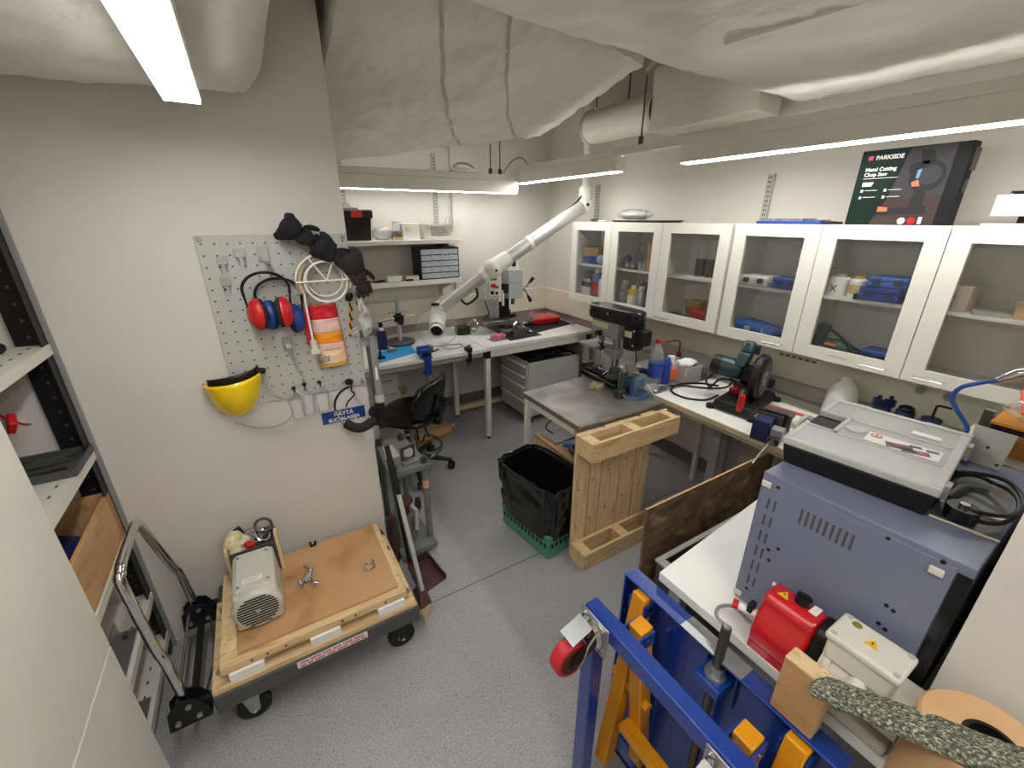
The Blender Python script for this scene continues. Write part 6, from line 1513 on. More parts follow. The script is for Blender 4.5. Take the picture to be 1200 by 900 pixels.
# red motor and white terminal box --------------------------------------------------------
BT = .8303
t = T('red_motor', 'red motor with white terminal housing on the white bench', 'motor', (.925, .2, BT))
AX = .918; az = BT + .085
b = MB()
prof_ = [(x * .84, z) for x, z in [(-.062, .0), (-.066, .04), (-.052, .085), (-.04, .10), (-.04, .125), (-.02, .14), (.03, .14), (.045, .125), (.048, .06), (.06, .04), (.06, .0)]]
b.prism_y([(AX + x, BT + .02 + z) for x, z in prof_][::-1], .225, .335)
O('red_cover', b, M_REDG, t, bev=.008, seg=3)
b = MB(); b.prism_y([(AX + x * 1.04, BT + .02 + z * 1.02 - .001) for x, z in prof_][::-1], .198, .2245)
O('black_flange', b, M_BLACK, t, bev=.006)
O('motor_body', MB().cyl((AX, .198, az), (AX, .056, az), .058, n=30), M_OFFW, t)
O('motor_rib', MB().cyl((AX, .19, az), (AX, .18, az), .063, n=30), M_OFFW, t)
O('motor_foot', MB().bx(AX - .05, .06, BT, AX + .045, .19, BT + .028), M_OFFW, t, bev=.006)
O('red_foot', MB().bx(AX - .05, .225, BT, AX + .05, .333, BT + .02), M_REDG, t)
bx_ = O('terminal_box', MB().bx(AX - .052, .085, BT + .125, AX + .028, .198, BT + .175), M_OFFW, t, bev=.008, seg=3)
O('box_lid', MB().bx(AX - .056, .080, BT + .175, AX + .032, .203, BT + .193), M_OFFW, t, bev=.006, seg=3)
b = MB()
for (x, y) in ((-.046, .090), (.022, .090), (-.046, .192), (.022, .192)): b.cyl((AX + x, y, BT + .193), (AX + x, y, BT + .1945), .006, n=12)
O('lid_screws', b, M_LGREY, bx_)
def warn(x, y, z, s, up=(0, 0, 1)):
    b = MB(); b.prism([(x - s * .5, y + s * .55), (x - s * .5, y - s * .55), (x + s * .55, y)], z, z + .0008)
    w_ = O('warning_sign', b, mat('warn_yellow', '#e8b81c', .4), t, label='yellow warning triangle')
    O('bolt_symbol', MB().prism([(x - s * .3, y + s * .05), (x, y - s * .08), (x - s * .02, y + s * .02), (x + s * .25, y - s * .02), (x - s * .02, y + s * .12), (x - s * .05, y + s * .04)], z + .0008, z + .0012), M_BLACK, w_)
warn(AX - .010, .14, BT + .1931, .022)
warn(AX + .0, .305, BT + .1602, .022)
O('status_badge', MB().cyl((AX + .012, .175, BT + .193), (AX + .012, .175, BT + .1942), .0085, n=18), mat('badge_olive', '#7c7a2a', .5), t)
O('selector_knob', MB().cyl((AX + .012, .272, BT + .16), (AX + .012, .272, BT + .175), .016, n=18).bx(AX + .008, .258, BT + .175, AX + .016, .286, BT + .182), M_BLACK, t)
O('knob_label', MB().bx(AX - .002, .238, BT + .1602, AX + .028, .254, BT + .161), M_PAPER, t)
O('bleed_screw', MB().cyl((AX + .02, .335, BT + .15), (AX + .02, .342, BT + .15), .005, n=10), M_OFFW, t)
O('cable_gland', MB().cyl((AX - .050, .130, BT + .118), (AX - .075, .130, BT + .115), .016, n=12), M_OFFW, t)
O('power_cable', MB().tube(smooth_path([(AX - .075, .130, BT + .115), (AX - .092, .131, BT + .108), (AX - .088, .138, BT + .07), (AX - .045, .142, BT + .035)], 5), .0055, 8), M_GREY, t)
O('power_cable', MB().tube(smooth_path([(AX - .02, .335, BT + .04), (AX - .02, .36, BT + .04), (AX - .01, .40, BT + .035), (AX - .03, .425, BT + .02), (AX - .05, .415, BT + .008), (AX - .05, .38, BT + .006)], 5), .0045, 8), M_GREY, t)
pc = O('pressure_cap', MB().cyl((AX - .03, .338, BT + .085), (AX - .045, .375, BT + .085), .010, n=12), M_WHITE, t)
O('red_cap_end', MB().cyl((AX - .045, .375, BT + .085), (AX - .05, .387, BT + .085), .012, n=12), M_RED, pc)
O('cap_clip', MB().box((AX - .036, .35, BT + .10), (.022, .012, .026)), M_BLACK, pc, bev=.002)
O('rust_bracket', MB().bx(AX + .02, .060, BT + .10, AX + .032, .066, BT + .124), M_BROWN, t)
ZRIM = .7925
# wood offcut, felt slab, paper roll
QW = RZ((.812, .195, ZRIM), 0)
t = T('wood_offcut', 'short pine offcut standing between the lift table and the red motor', 'wood block', (.87, .2, BT))
O('block', MB(QW).bx(0, -.042, 0, .040, .042, .153), M_WOODL, t, bev=.002)
O('bark_face', MB(QW).bx(-.0018, -.041, .002, -.0002, .041, .150), M_BOX, t)
t = T('foam_slab', 'long speckled grey green foam slab leaning over the bench end', 'foam', (.84, .05, BT))
b = MB()
P0_, P1_ = Vector((.787, .172, .960)), Vector((.815, -.05, 1.058))
dd = (P1_ - P0_).normalized(); sd_ = Vector((.97, -.24, 0)).normalized(); nn = sd_.cross(dd).normalized()
def slab(u, v):
    # closed cross-section round the slab
    a = 2 * PI * v; e_ = lambda c: (abs(c) ** .5) * (1 if c >= 0 else -1)
    wdt = .030 + .012 * u
    p = P0_ + dd * (.30 * u) + sd_ * wdt * e_(math.cos(a)) + nn * .013 * e_(math.sin(a))
    if u < .02 or u > .98: p = P0_ + dd * (.30 * u) + (p - (P0_ + dd * (.30 * u))) * .55
    return p + nn * .003 * noise.noise(p * 60) + sd_ * .004 * noise.noise(p * 45)
b.grid(slab, 40, 28)
O('slab', b, M_FELT, t)
t = T('paper_roll', 'big brown kraft paper roll standing on the bench corner', 'roll', (.862, -.032, BT))
b = MB(); b.lathe([(.034, 0), (.086, 0), (.086, .195), (.082, .20), (.034, .20)], (.862, -.032, BT + .0004), n=44)
b.lathe([(.034, .20), (.034, 0)], (.862, -.032, BT + .0004), n=32)
O('paper', b, M_KRAFT, t)
b = MB(); b.lathe([(.033, .202), (.033, .01), (.027, .01), (.027, .202), (.033, .202)], (.862, -.032, BT + .0004), n=32)
O('core', b, M_BLACK, t)
t = T('small_caster_foot', 'small black rubber foot with steel bolt on the bench before the roll', 'foot', (.90, .055, BT))
O('rubber', MB().cyl((.885, .095, BT), (.885, .095, BT + .014), .014, n=14), M_RUBBER, t)
O('bolt', MB().cyl((.885, .095, BT + .014), (.885, .095, BT + .022), .006, n=8), M_CHROME, t)

# lift table -----------------------------------------------------------------------------
t = T('lift_table', 'blue scissor lift table with yellow arms standing on its end', 'lift table', (.74, .38, 0))
PX = .855; Y0, Y1 = .09, .675; ZP = .79
O('platform', MB().bx(PX - .008, Y0, .02, PX, Y1, ZP), M_LIFTB, t)
O('platform_rim', MB().bx(PX - .05, Y0, ZP - .006, PX - .008, Y1, ZP + .001).bx(PX - .05, Y1 - .006, .02, PX - .008, Y1, ZP - .006).bx(PX - .05, Y0, .02, PX - .008, Y0 + .006, ZP - .006).bx(PX - .05, Y0 + .006, .02, PX - .008, Y1 - .006, .026), M_LIFTB, t, bev=.0015)
O('rim_reflection', MB().bx(PX - .0505, .30, ZP + .0012, PX + .0, .47, ZP + .0022), M_GALV, t, label='silver strip imitating reflected light on the rim')  # silver strip stands in for light reflecting off the blue rim
for y in (.20, .52): O('stiffener', MB().bx(PX - .03, y - .004, .03, PX - .0085, y + .004, .70).bx(PX - .0095, y - .06, .10, PX - .0085, y - .05, .66), M_LIFTB, t)
# base frame
BX = .655
O('base_tube', MB().bx(BX - .022, Y0 + .08, ZP - .05, BX + .022, .655, ZP), M_LIFTB, t, bev=.004)
O('base_tube', MB().bx(BX - .022, .605, 0, BX + .022, .655, ZP - .0505), M_LIFTB, t, bev=.004)
O('base_tube', MB().bx(BX - .022, .175, 0, BX + .022, .225, ZP - .0505), M_LIFTB, t, bev=.004)
O('foot_rail', MB().bx(PX - .05, Y0 + .02, 0, PX, Y1 - .02, .0195), M_RUBBER, t)
# scissor arms
def arm(p0, p1, nm='scissor_arm', wd=.046, th=.046): return O(nm, MB().bar(p0, p1, wd, th, (0, 1, 0)), M_YEL, t, bev=.004)
for (y, lab) in ((.60, 0), (.165, 1)):
    a1 = arm((PX - .045, y, ZP - .012), (PX - .13, y, .08))
    O('pivot_bolt', MB().cyl((PX - .045, y - .03, ZP - .05), (PX - .045, y + .03, ZP - .05), .008, n=10), M_CHROME, a1)
    O('pivot_lug', MB().bx(PX - .07, y - .030, ZP - .075, PX - .0085, y - .0245, ZP - .03), M_LIFTB, t)
    O('pivot_lug', MB().bx(PX - .07, y + .0245, ZP - .075, PX - .0085, y + .030, ZP - .03), M_LIFTB, t)
    y2 = y + (-.065 if y > .4 else .065)
    a2 = arm((PX - .125, y2, ZP - .02), (PX - .03, y2, .08))
    O('pivot_bolt', MB().cyl((PX - .122, y2 - .032, ZP - .055), (PX - .122, y2 + .032, ZP - .055), .008, n=10), M_CHROME, a2)
    O('pivot_lug', MB().bx(PX - .175, y2 - .030, ZP - .075, PX - .10, y2 - .0245, ZP - .03), M_LIFTB, t)
    O('pivot_lug', MB().bx(PX - .175, y2 + .0245, ZP - .075, PX - .10, y2 + .030, ZP - .03), M_LIFTB, t)
    O('centre_pin', MB().cyl((PX - .083, y2 - .04, .44), (PX - .083, y + .04, .44), .014, n=14), M_YEL, t)
O('cross_tie', MB().bar((PX - .105, .21, .30), (PX - .105, .56, .30), .045, .03), M_YEL, t, bev=.004)
# threaded rod
ry = .36
rd = O('lift_rod', MB().cyl((PX - .045, ry, .12), (PX - .045, ry, .895), .0115, n=16), M_DSTEEL, t)
O('rod_nut', MB().cyl((PX - .045, ry, .742), (PX - .045, ry, .762), .020, n=6).cyl((PX - .045, ry, .733), (PX - .045, ry, .742), .026, n=20), M_GALV, rd)
O('rod_collar', MB().cyl((PX - .045, ry, .895), (PX - .045, ry, .899), .008, n=12), M_STEEL, rd)
O('rod_bracket', MB().bx(PX - .080, ry - .035, .70, PX - .0085, ry + .035, .732).bx(PX - .022, ry - .045, .64, PX - .0085, ry - .036, .78).bx(PX - .022, ry + .036, .64, PX - .0085, ry + .045, .78), M_LIFTB, t, bev=.003)
# casters
def lcaster(y, z):
    pl = O('caster_plate', MB().bx(BX - .028, y - .058, z - .06, BX - .022, y + .048, z + .05), M_GALV, t, bev=.003)
    b = MB()
    for (dy, dz) in ((-.04, -.042), (.034, -.042), (-.04, .032), (.034, .032)): b.cyl((BX - .033, y + dy, z + dz), (BX - .028, y + dy, z + dz), .006, n=10)
    O('plate_bolts', b, M_CHROME, pl)
    sw = O('swivel_race', MB().lathe([(.02, .0), (.044, .0), (.046, .008), (.038, .018), (.018, .018), (.014, .010), (.0, .010)], (BX - .028, y, z), (-1, 0, 0), 24), M_CHROME, t)
    wc = Vector((BX - .10, y + .030, z - .062))
    O('fork', MB().hexa([(BX - .043, y - .03, z - .028), (BX - .043, y - .03, z + .028), (BX - .043, y - .026, z + .028), (BX - .043, y - .026, z - .028)], [(wc.x - .014, y - .022, wc.z - .012), (wc.x - .014, y - .022, wc.z + .012), (wc.x - .014, y - .018, wc.z + .012), (wc.x - .014, y - .018, wc.z - .012)]), M_BLACK, sw)
    wh = O('wheel', MB().lathe([(.0, -.02), (.05, -.02), (.055, -.015), (.055, .015), (.05, .02), (.0, .02)], wc + Vector((0, -.022, 0)), (0, 1, 0), 32), mat('red_polyurethane', '#bf2430', .45, var=.08), t, label='red wheel tread')
    O('wheel_hub', MB().lathe([(.0, -.0215), (.041, -.0215), (.041, .0215), (0, .0215)], wc + Vector((0, -.022, 0)), (0, 1, 0), 24), mat('rusty_hub', '#5a3d2a', .6, .5, var=.3), wh)
    O('axle', MB().cyl(wc + Vector((0, -.052, 0)), wc + Vector((0, .006, 0)), .008, n=8), M_CHROME, wh)
    O('fork', MB().hexa([(BX - .046, y + .030, z - .030), (BX - .046, y + .030, z + .030), (BX - .046, y + .034, z + .030), (BX - .046, y + .034, z - .030)], [(wc.x - .014, y + .036, wc.z - .014), (wc.x - .014, y + .036, wc.z + .014), (wc.x - .014, y + .040, wc.z + .014), (wc.x - .014, y + .040, wc.z - .014)]), M_BLACK, sw)
    O('brake_lever', MB().tube(smooth_path([(BX - .045, y - .036, z + .034), (BX - .075, y - .040, z + .012), (wc.x + .012, y - .038, wc.z + .030), (wc.x, y - .034, wc.z + .006)], 5), .0035, 8), M_CHROME, sw)
    O('brake_plate', MB().bar(Vector((BX - .046, y + .008, z + .036)), Vector((wc.x - .012, y + .008, z + .010)), .056, .003), M_GALV, sw)
lcaster(.612, ZP - .055)
lcaster(.215, ZP - .055)
# wall cabinets -----------------------------------------------------------------------
CX = 2.36; CZ0, CZ1 = 1.14, 1.773; CB = WX - .004
def wall_cabinet(name, ys, label):
    """ys: door boundaries from far to near"""
    y1, y0 = ys[0], ys[-1]
    t = T(name, label, 'cabinet', ((CX + CB) / 2, (y0 + y1) / 2, CZ0))
    O('case', MB().bx(CX + .02, y0, CZ0, CB, y1, CZ0 + .016).bx(CX + .02, y0, CZ1 - .016, CB, y1, CZ1).bx(CX + .02, y0, CZ0 + .016, CB, y0 + .016, CZ1 - .016).bx(CX + .02, y1 - .016, CZ0 + .016, CB, y1, CZ1 - .016).bx(CB - .008, y0 + .016, CZ0 + .016, CB, y1 - .016, CZ1 - .016), M_WHITE, t, bev=.001)
    O('shelf_board', MB().bx(CX + .045, y0 + .018, 1.432, CB - .01, y1 - .018, 1.448), M_WHITE, t)
    for k, (a, b_) in enumerate(zip(ys, ys[1:])):
        ya, yb = a - .002, b_ + .002; fw = .068
        m = MB()
        m.bx(CX, yb, CZ0 + .002, CX + .019, yb + fw, CZ1 - .001).bx(CX, ya - fw, CZ0 + .002, CX + .019, ya, CZ1 - .001)
        m.bx(CX, yb + fw, CZ0 + .002, CX + .019, ya - fw, CZ0 + .002 + .06).bx(CX, yb + fw, CZ1 - .061, CX + .019, ya - fw, CZ1 - .001)
        d = O('door', m, M_WHITE, t)
        O('glass_pane', MB().bx(CX + .008, yb + fw - .002, CZ0 + .06, CX + .011, ya - fw + .002, CZ1 - .059), M_GLASS, d, flat=True)
        hy_ = (yb + .075, ) [0] if k in (0, ) else yb + .075
        hy_ = {0: yb + .055, 1: yb + .05, 2: ya - .14}.get(k)
        if name == 'near': pass
        O('handle', MB().tube([(CX, hy_, CZ0 + .03), (CX - .022, hy_, CZ0 + .028), (CX - .022, hy_ + .10, CZ0 + .028), (CX, hy_ + .10, CZ0 + .03)], .0035, 8), M_CHROME, d)
        if k > 0: O('divider', MB().bx(CX + .02, a - .008, CZ0 + .016, CB - .008, a + .008, CZ1 - .016), M_WHITE, t)
    return t
DA = (2.965, 2.495, 2.023, 1.535)
DB = (1.518, 1.075, .622, .17)
wall_cabinet('wall_cabinet', DA, 'white glass fronted wall cabinet in the far corner, three doors wide')
wall_cabinet('wall_cabinet', DB, 'white glass fronted wall cabinet nearer the camera, three doors wide')
dl_ = [o for o in bpy.data.objects['wall_cabinet.001'].children if o.name.startswith('door')][1]
TXT('POWER TOOLS', .0125, M_GREY, dl_, (CX - .0006, .915, CZ0 + .028), (0, -1, 0), (0, 0, 1))
SL, SU = CZ0 + .0165, 1.4485    # lower and upper shelf heights inside
IX = 2.50
def can(x, y, z, r, h, m, capm, lab, ct='spray can', nm='spray_can', band=None):
    if abs(z - SL) < 1e-6: r *= 1.15; h *= 1.2; x -= .02
    t = T(nm, lab, ct, (x, y, z))
    O('body', MB().lathe([(0, 0), (r, 0), (r, h * .78), (r * .8, h * .86), (0, h * .86)], (x, y, z + .0003), n=16), m, t)
    O('cap', MB().cyl((x, y, z + h * .86), (x, y, z + h), r * .55, n=12), capm, t)
    if band: O('label_band', MB().lathe([(r + .0004, h * .2), (r + .0008, h * .22), (r + .0008, h * .6), (r + .0004, h * .62)], (x, y, z), n=16), band, t)
    return t
def case(x, y, z, sx, sy, sz, m, lab, nm='tool_case', ct='case', rz=0, latch=M_BLACK, lidm=None):
    t = T(nm, lab, ct, (x, y, z)); q_ = (0, 0, rz)
    O('lower_half', MB().box((x, y, z + sz * .28 + .0003), (sx, sy, sz * .55), q_), m, t, bev=.006)
    O('lid', MB().box((x, y, z + sz * .78 + .0005), (sx, sy, sz * .43), q_), lidm or m, t, bev=.006)
    Rm = Euler(q_).to_matrix()
    for s in (-.25, .25): O('latch', MB().box(Vector((x, y, z + sz * .55)) + Rm @ Vector((-sx / 2 - .003, s * sy, 0)), (.006, .03, .025), q_), latch, t)
    return t
# far cabinet, first door
t = T('blue_carton', 'brown topped blue carton on the upper shelf of the corner cabinet', 'carton', (2.53, 2.80, SU))
O('box', MB().bx(2.44, 2.72, SU + .0003, 2.62, 2.90, SU + .06), M_BLUE, t, bev=.003)
O('cardboard_top', MB().bx(2.44, 2.72, SU + .0605, 2.62, 2.90, SU + .13), M_CARD, t, bev=.003)
O('round_bowl', lump((2.43, 2.66, SU + .04), (.035, .045, .0395), 3, .05), mat('pale_blue', '#9db6d8', .5), label='pale blue rounded bowl beside the blue carton', cat='bowl')
case(2.54, 2.87, SL, .08, .20, .21, M_NAVY, 'dark blue box at the bottom of the corner cabinet', 'storage_box', 'box')
can(2.46, 2.86, SL, .024, .14, M_NAVY, M_PAPER, 'small dark bottle with white cap, farthest in the corner cabinet', 'bottle', 'small_bottle', M_PAPER)
can(2.45, 2.795, SL, .024, .14, M_BROWN, M_PAPER, 'small brown bottle with white label in the corner cabinet', 'bottle', 'small_bottle', M_PAPER)
can(2.46, 2.70, SL, .034, .22, mat('can_blue', '#2f77b8', .3, .3), M_PAPER, 'blue spray can in the corner cabinet', band=M_RED)
can(2.46, 2.635, SL, .028, .18, M_PAPER, M_LGREY, 'white spray can at the right of the blue spray can')
# second door
can(2.45, 2.40, SU, .034, .10, M_NAVY, M_BLACK, 'dark blue tin on the upper shelf behind the second door', 'tin', 'small_tin')
t = T('wine_glass', 'upturned clear glass on the upper shelf behind the second door', 'glass', (2.55, 2.38, SU))
O('glass', MB().lathe([(.035, 0), (.04, .06), (.03, .10), (.006, .115), (.006, .17), (.03, .18)], (2.57, 2.40, SU + .0003), n=18), M_CLEAR, t)
case(2.46, 2.325, SU, .10, .10, .05, M_DGREY, 'black box with chrome trim on the upper shelf', 'instrument_box', 'box', latch=M_CHROME)
for k, y in enumerate((2.255, 2.215)): can(2.44, y, SU, .016, .06, M_GALV, M_GALV, ('first', 'second')[k] + ' small steel tin right of the black box', 'tin', 'small_tin')
t = T('cardboard_tube', 'tall tan cardboard box on the upper shelf behind the second door', 'carton', (2.45, 2.12, SU))
O('box', MB().bx(2.42, 2.125, SU + .0003, 2.49, 2.185, SU + .20), M_CARD, t, bev=.002)
O('lid', MB().bx(2.418, 2.123, SU + .165, 2.492, 2.187, SU + .203), M_KRAFT, t)
can(2.45, 2.37, SL, .036, .17, M_CLEAR, M_LGREY, 'clear jar of hardware behind the second door', 'jar', 'glass_jar', M_GREY)
can(2.53, 2.42, SL, .034, .13, M_GREY, M_RED, 'grey canister at the far end behind the second door', 'canister', 'small_canister')
O('red_bag', lump((2.53, 2.27, SL + .10), (.045, .085, .095), 9, .3, flatz=-.099), mat('dark_red_film', '#8a2428', .35, var=.2), label='crumpled dark red bag among the cans', cat='bag')
t = T('caulking_gun', 'dark caulking gun handle sticking up behind the cans', 'tool', (2.55, 2.2, SL))
O('frame', MB().bar((2.56, 2.30, SL + .01), (2.56, 2.14, SL + .22), .02, .04), M_MAROON, t, bev=.004)
O('trigger', MB().bar((2.56, 2.22, SL + .12), (2.54, 2.14, SL + .13), .012, .02), M_BLACK, t)
can(2.44, 2.275, SL, .034, .15, mat('can_yellow', '#d8b024', .35, .2), M_PAPER, 'yellow can behind the second door', band=M_PAPER)
can(2.44, 2.195, SL, .034, .15, M_GALV, M_PAPER, 'silver spray can next to the yellow can')
can(2.47, 2.135, SL, .026, .17, M_BROWN, M_STEEL, 'brown spray can right of the silver spray can', band=M_KRAFT)
can(2.55, 2.12, SL, .025, .16, M_BLACK, M_BLACK, 'black spray can behind the brown spray can')
# third door
for k, (y, m) in enumerate(((1.775, M_BLACKG), (1.70, M_MAROON))):
    t = T('glass_flask', ('clear flask with black contents', 'clear flask with dark red contents')[k] + ' on the upper shelf', 'flask', (2.47, y, SU))
    O('glass', MB().lathe([(.0325, .106), (.0325, .16), (.02, .19), (.02, .215)], (2.47, y, SU + .0083), n=18), M_CLEAR, t)
    O('contents', MB().lathe([(0, .0), (.0335, .0), (.0335, .105), (0, .105)], (2.47, y, SU + .0083), n=16), m, t)
O('paper_stack', MB().bx(2.41, 1.63, SU + .0003, 2.60, 1.87, SU + .008), M_PAPER, label='flat stack of white paper under the two flasks', cat='paper')
t = T('red_drill', 'red and black tool in the lower far cabinet behind the third door', 'tool', (2.48, 1.75, SL))
O('body', MB().box((2.47, 1.72, SL + .055), (.06, .14, .05), (.35, 0, .2)), M_RED, t, bev=.01)
O('handle', MB().box((2.48, 1.66, SL + .045), (.05, .06, .085), (.2, 0, .2)), M_BLACK, t, bev=.01)
O('nose', MB().cyl((2.46, 1.79, SL + .08), (2.455, 1.83, SL + .09), .016, .010, 12), M_DGREY, t)
O('battery', MB().box((2.47, 1.74, SL + .0125), (.07, .10, .024)), M_RED, t, bev=.004)
t = T('yellow_bin', 'yellow open bin behind the red tool', 'bin', (2.56, 1.84, SL))
O('bin', MB().hexa([(2.53, 1.78, SL + .0003), (2.63, 1.78, SL + .0003), (2.63, 1.88, SL + .0003), (2.53, 1.88, SL + .0003)], [(2.51, 1.77, SL + .12), (2.63, 1.77, SL + .12), (2.63, 1.89, SL + .12), (2.51, 1.89, SL + .12)]), mat('bin_yellow', '#c8a028', .45), t, bev=.003)
O('bin_lip', MB().bx(2.505, 1.765, SL + .12, 2.515, 1.895, SL + .13), MATS['bin_yellow'], t)
case(2.45, 1.89, SL, .08, .12, .035, M_NAVY, 'flat dark blue case at the far end behind the third door')
O('black_tool', MB().bar((2.43, 1.80, SL + .014), (2.43, 1.67, SL + .014), .03, .026), M_BLACK, label='black flat tool before the red tool', cat='tool', bev=.003)
# near cabinet, first door
case(2.47, 1.375, SU, .16, .16, .055, M_LGREY, 'light grey flat case on the upper shelf of the near cabinet', lidm=M_WHITE)
case(2.44, 1.205, SU, .10, .14, .06, M_BLUE, 'small blue case right of the light grey case', latch=M_NAVY)
t = T('tool_case', 'long blue tool case tilted at the bottom of the near cabinet', 'case', (2.46, 1.30, SL))
O('lower_half', MB().box((2.47, 1.32, SL + .036), (.14, .24, .04), (.10, 0, -.12)), M_BLUE, t, bev=.006)
O('lid', MB().box((2.47, 1.32, SL + .066), (.138, .238, .022), (.10, 0, -.12)), mat('case_blue', '#2f62b4', .4), t, bev=.006)
O('latch', MB().box((2.398, 1.36, SL + .05), (.008, .03, .03)).box((2.398, 1.26, SL + .05), (.008, .03, .03)), M_LGREY, t)
O('blue_pouch', lump((2.45, 1.13, SL + .032), (.05, .04, .03), 7, .25, flatz=-.0315), M_BLUE, label='small blue pouch right of the tilted blue case', cat='pouch')
# second door
can(2.47, .99, SU, .045, .10, M_PAPER, M_CLOUD, 'white tub with printed cross on the upper shelf', 'tub', 'plastic_tub', M_PAPER)
tt = [o for o in bpy.data.objects if o.get('label') == 'white tub with printed cross on the upper shelf'][0]
O('cross_print', MB().bar((2.4235, 1.005, SU + .02), (2.4235, .98, SU + .05), .004, .001, (1, 0, 0)).bar((2.4235, .98, SU + .02), (2.4235, 1.005, SU + .05), .004, .001, (1, 0, 0)), M_BLACK, tt)
can(2.50, 1.03, SU, .03, .14, M_CLEAR, M_CLEAR, 'clear empty bottle behind the white tub', 'bottle', 'small_bottle')
can(2.45, .905, SU, .034, .10, M_PAPER, mat('can_yellow', '#d8b024', .35, .2), 'white tin with yellow lid on the upper shelf', 'tin', 'small_tin', mat('label_tan', '#c9b27c', .5, var=.3, scale=50))
O('red_cable', MB().tube(smooth_path([(2.50, .88, SU + .015), (2.49, .86, SU + .08), (2.49, .82, SU + .10), (2.50, .80, SU + .06)], 5), .008, 8), M_RED, label='red cable loop behind the blue cases', cat='cable')
case(2.455, .80, SU, .12, .15, .062, M_BLUE, 'blue case below its twin on the upper shelf of the near cabinet', latch=M_NAVY)
case(2.46, .785, SU + .063, .13, .15, .045, mat('case_blue', '#2f62b4', .4), 'blue case on top of another blue case on the upper shelf', latch=M_NAVY, rz=.08)
case(2.43, .865, SU, .05, .05, .022, M_NAVY, 'tiny dark blue box before the blue cases')
t = T('cordless_drill', 'dark green drill with black cable at the bottom of the near cabinet', 'drill', (2.45, .93, SL))
O('body', MB().tube([(2.45, .985, SL + .04), (2.45, .96, SL + .042), (2.445, .90, SL + .044), (2.44, .86, SL + .042)], [.02, .038, .042, .030], 16), mat('olive_green', '#2c4a38', .45), t)
O('chuck', MB().cyl((2.44, .862, SL + .042), (2.435, .815, SL + .038), .026, .018, 14), M_BLACK, t)
O('orange_band', MB().box((2.405, .93, SL + .06), (.01, .05, .01)), M_ORANGE, t)
O('handle', MB().box((2.46, 1.005, SL + .075), (.05, .05, .14), (.15, 0, 0)), M_BLACK, t, bev=.01)
O('cable', MB().tube(smooth_path([(2.46, 1.01, SL + .14), (2.44, .97, SL + .13), (2.42, .90, SL + .10), (2.42, .85, SL + .05), (2.42, .83, SL + .007)], 5), .006, 8), M_BLACK, t)
case(2.50, .76, SL, .12, .12, .06, mat('case_blue', '#2f62b4', .4), 'blue case at the bottom right behind the drill')
t = T('small_gun', 'small black tool with red tip before the bottom blue case', 'tool', (2.43, .75, SL))
O('body', MB().box((2.425, .76, SL + .02), (.03, .09, .038), (.1, 0, 0)), M_BLACK, t, bev=.005)
O('tip', MB().cyl((2.425, .715, SL + .012), (2.425, .70, SL + .012), .010, n=10), M_RED, t)
# third door
t = T('beige_carton', 'beige printed carton on the upper shelf of the last door', 'carton', (2.47, .55, SU))
O('box', MB().bx(2.43, .515, SU + .0003, 2.55, .575, SU + .10), mat('beige_carton', '#c4b29c', .7), t, bev=.002)
TXT('MILTEM', .017, M_GREY, t, (2.4292, .568, SU + .012), (0, 0, 1), (0, -1, 0), bold=.0005)
O('paper_sheet', MB().box((2.46, .45, SU + .0045), (.10, .10, .006), (0, 0, .3)), M_LGREY, label='grey paper sheet on the upper shelf beside the beige carton', cat='paper')
t = T('tan_box', 'tan box at the right frame edge inside the last cabinet door', 'carton', (2.46, .36, SU))
O('box', MB().bx(2.43, .31, SU + .0003, 2.52, .385, SU + .06), M_KRAFT, t, bev=.002)
O('lid', MB().bx(2.428, .308, SU + .045, 2.522, .387, SU + .062), M_CARD, t)
t = T('black_pen_tool', 'short black pen shaped tool on the cabinet floor', 'tool', (2.42, .55, SL))
O('barrel', MB().cyl((2.41, .565, SL + .009), (2.41, .52, SL + .009), .008, n=10), M_BLACK, t)
O('tip', MB().cyl((2.41, .575, SL + .009), (2.41, .565, SL + .009), .0085, .007, 10), M_GREY, t)
O('orange_offcut', MB().box((2.44, .38, SL + .009), (.05, .08, .016), (0, 0, .4)), mat('rust_orange', '#b85a34', .6), label='rust orange piece on the floor of the last cabinet door, farther left', cat='offcut', bev=.002)
O('orange_offcut', MB().box((2.43, .29, SL + .009), (.03, .09, .016), (0, 0, -.5)), MATS['rust_orange'], label='rust orange piece on the floor of the last cabinet door, farther right', cat='offcut', bev=.002)
# on top of the cabinets ----------------------------------------------------------------
TZ = CZ1 + .0004
t = T('saw_box', 'dark green printed saw box on top of the near cabinet', 'box', (2.47, .93, TZ))
bx0, bx1, by0, by1, bh = 2.41, 2.46, .655, 1.012, .30
O('carton', MB().bx(bx0, by0, TZ, bx1 + .02, by1, TZ + bh), mat('black_carton', '#141516', .6, var=.1, spec=.2), t, bev=.0015)
O('green_print', MB().prism_x([(by1 - .002, TZ + .002), (by1 - .002, TZ + bh - .002), (.84, TZ + bh - .002), (.925, TZ + .002)][::-1], bx0 - .0012, bx0 - .0004), M_SHEETB, t)
def YT(s, size, y, z, m=M_PAPER, bold=.0003): return TXT(s, size, m, t, (bx0 - .0014, y, z), (0, -1, 0), (0, 0, 1), bold=bold)
YT('PARKSIDE', .022, by1 - .055, TZ + .262, bold=.0006)
O('brand_mark', MB().bx(bx0 - .0016, by1 - .045, TZ + .262, bx0 - .001, by1 - .027, TZ + .278), M_RED, t)
YT('Metal Cutting', .020, by1 - .027, TZ + .218, bold=.0006)
YT('Chop Saw', .020, by1 - .027, TZ + .198, bold=.0006)
ic = MB()
ic.prism_x([(by1 - .03, TZ + .158), (by1 - .03, TZ + .174), (by1 - .07, TZ + .174), (by1 - .065, TZ + .158)], bx0 - .0018, bx0 - .0012)
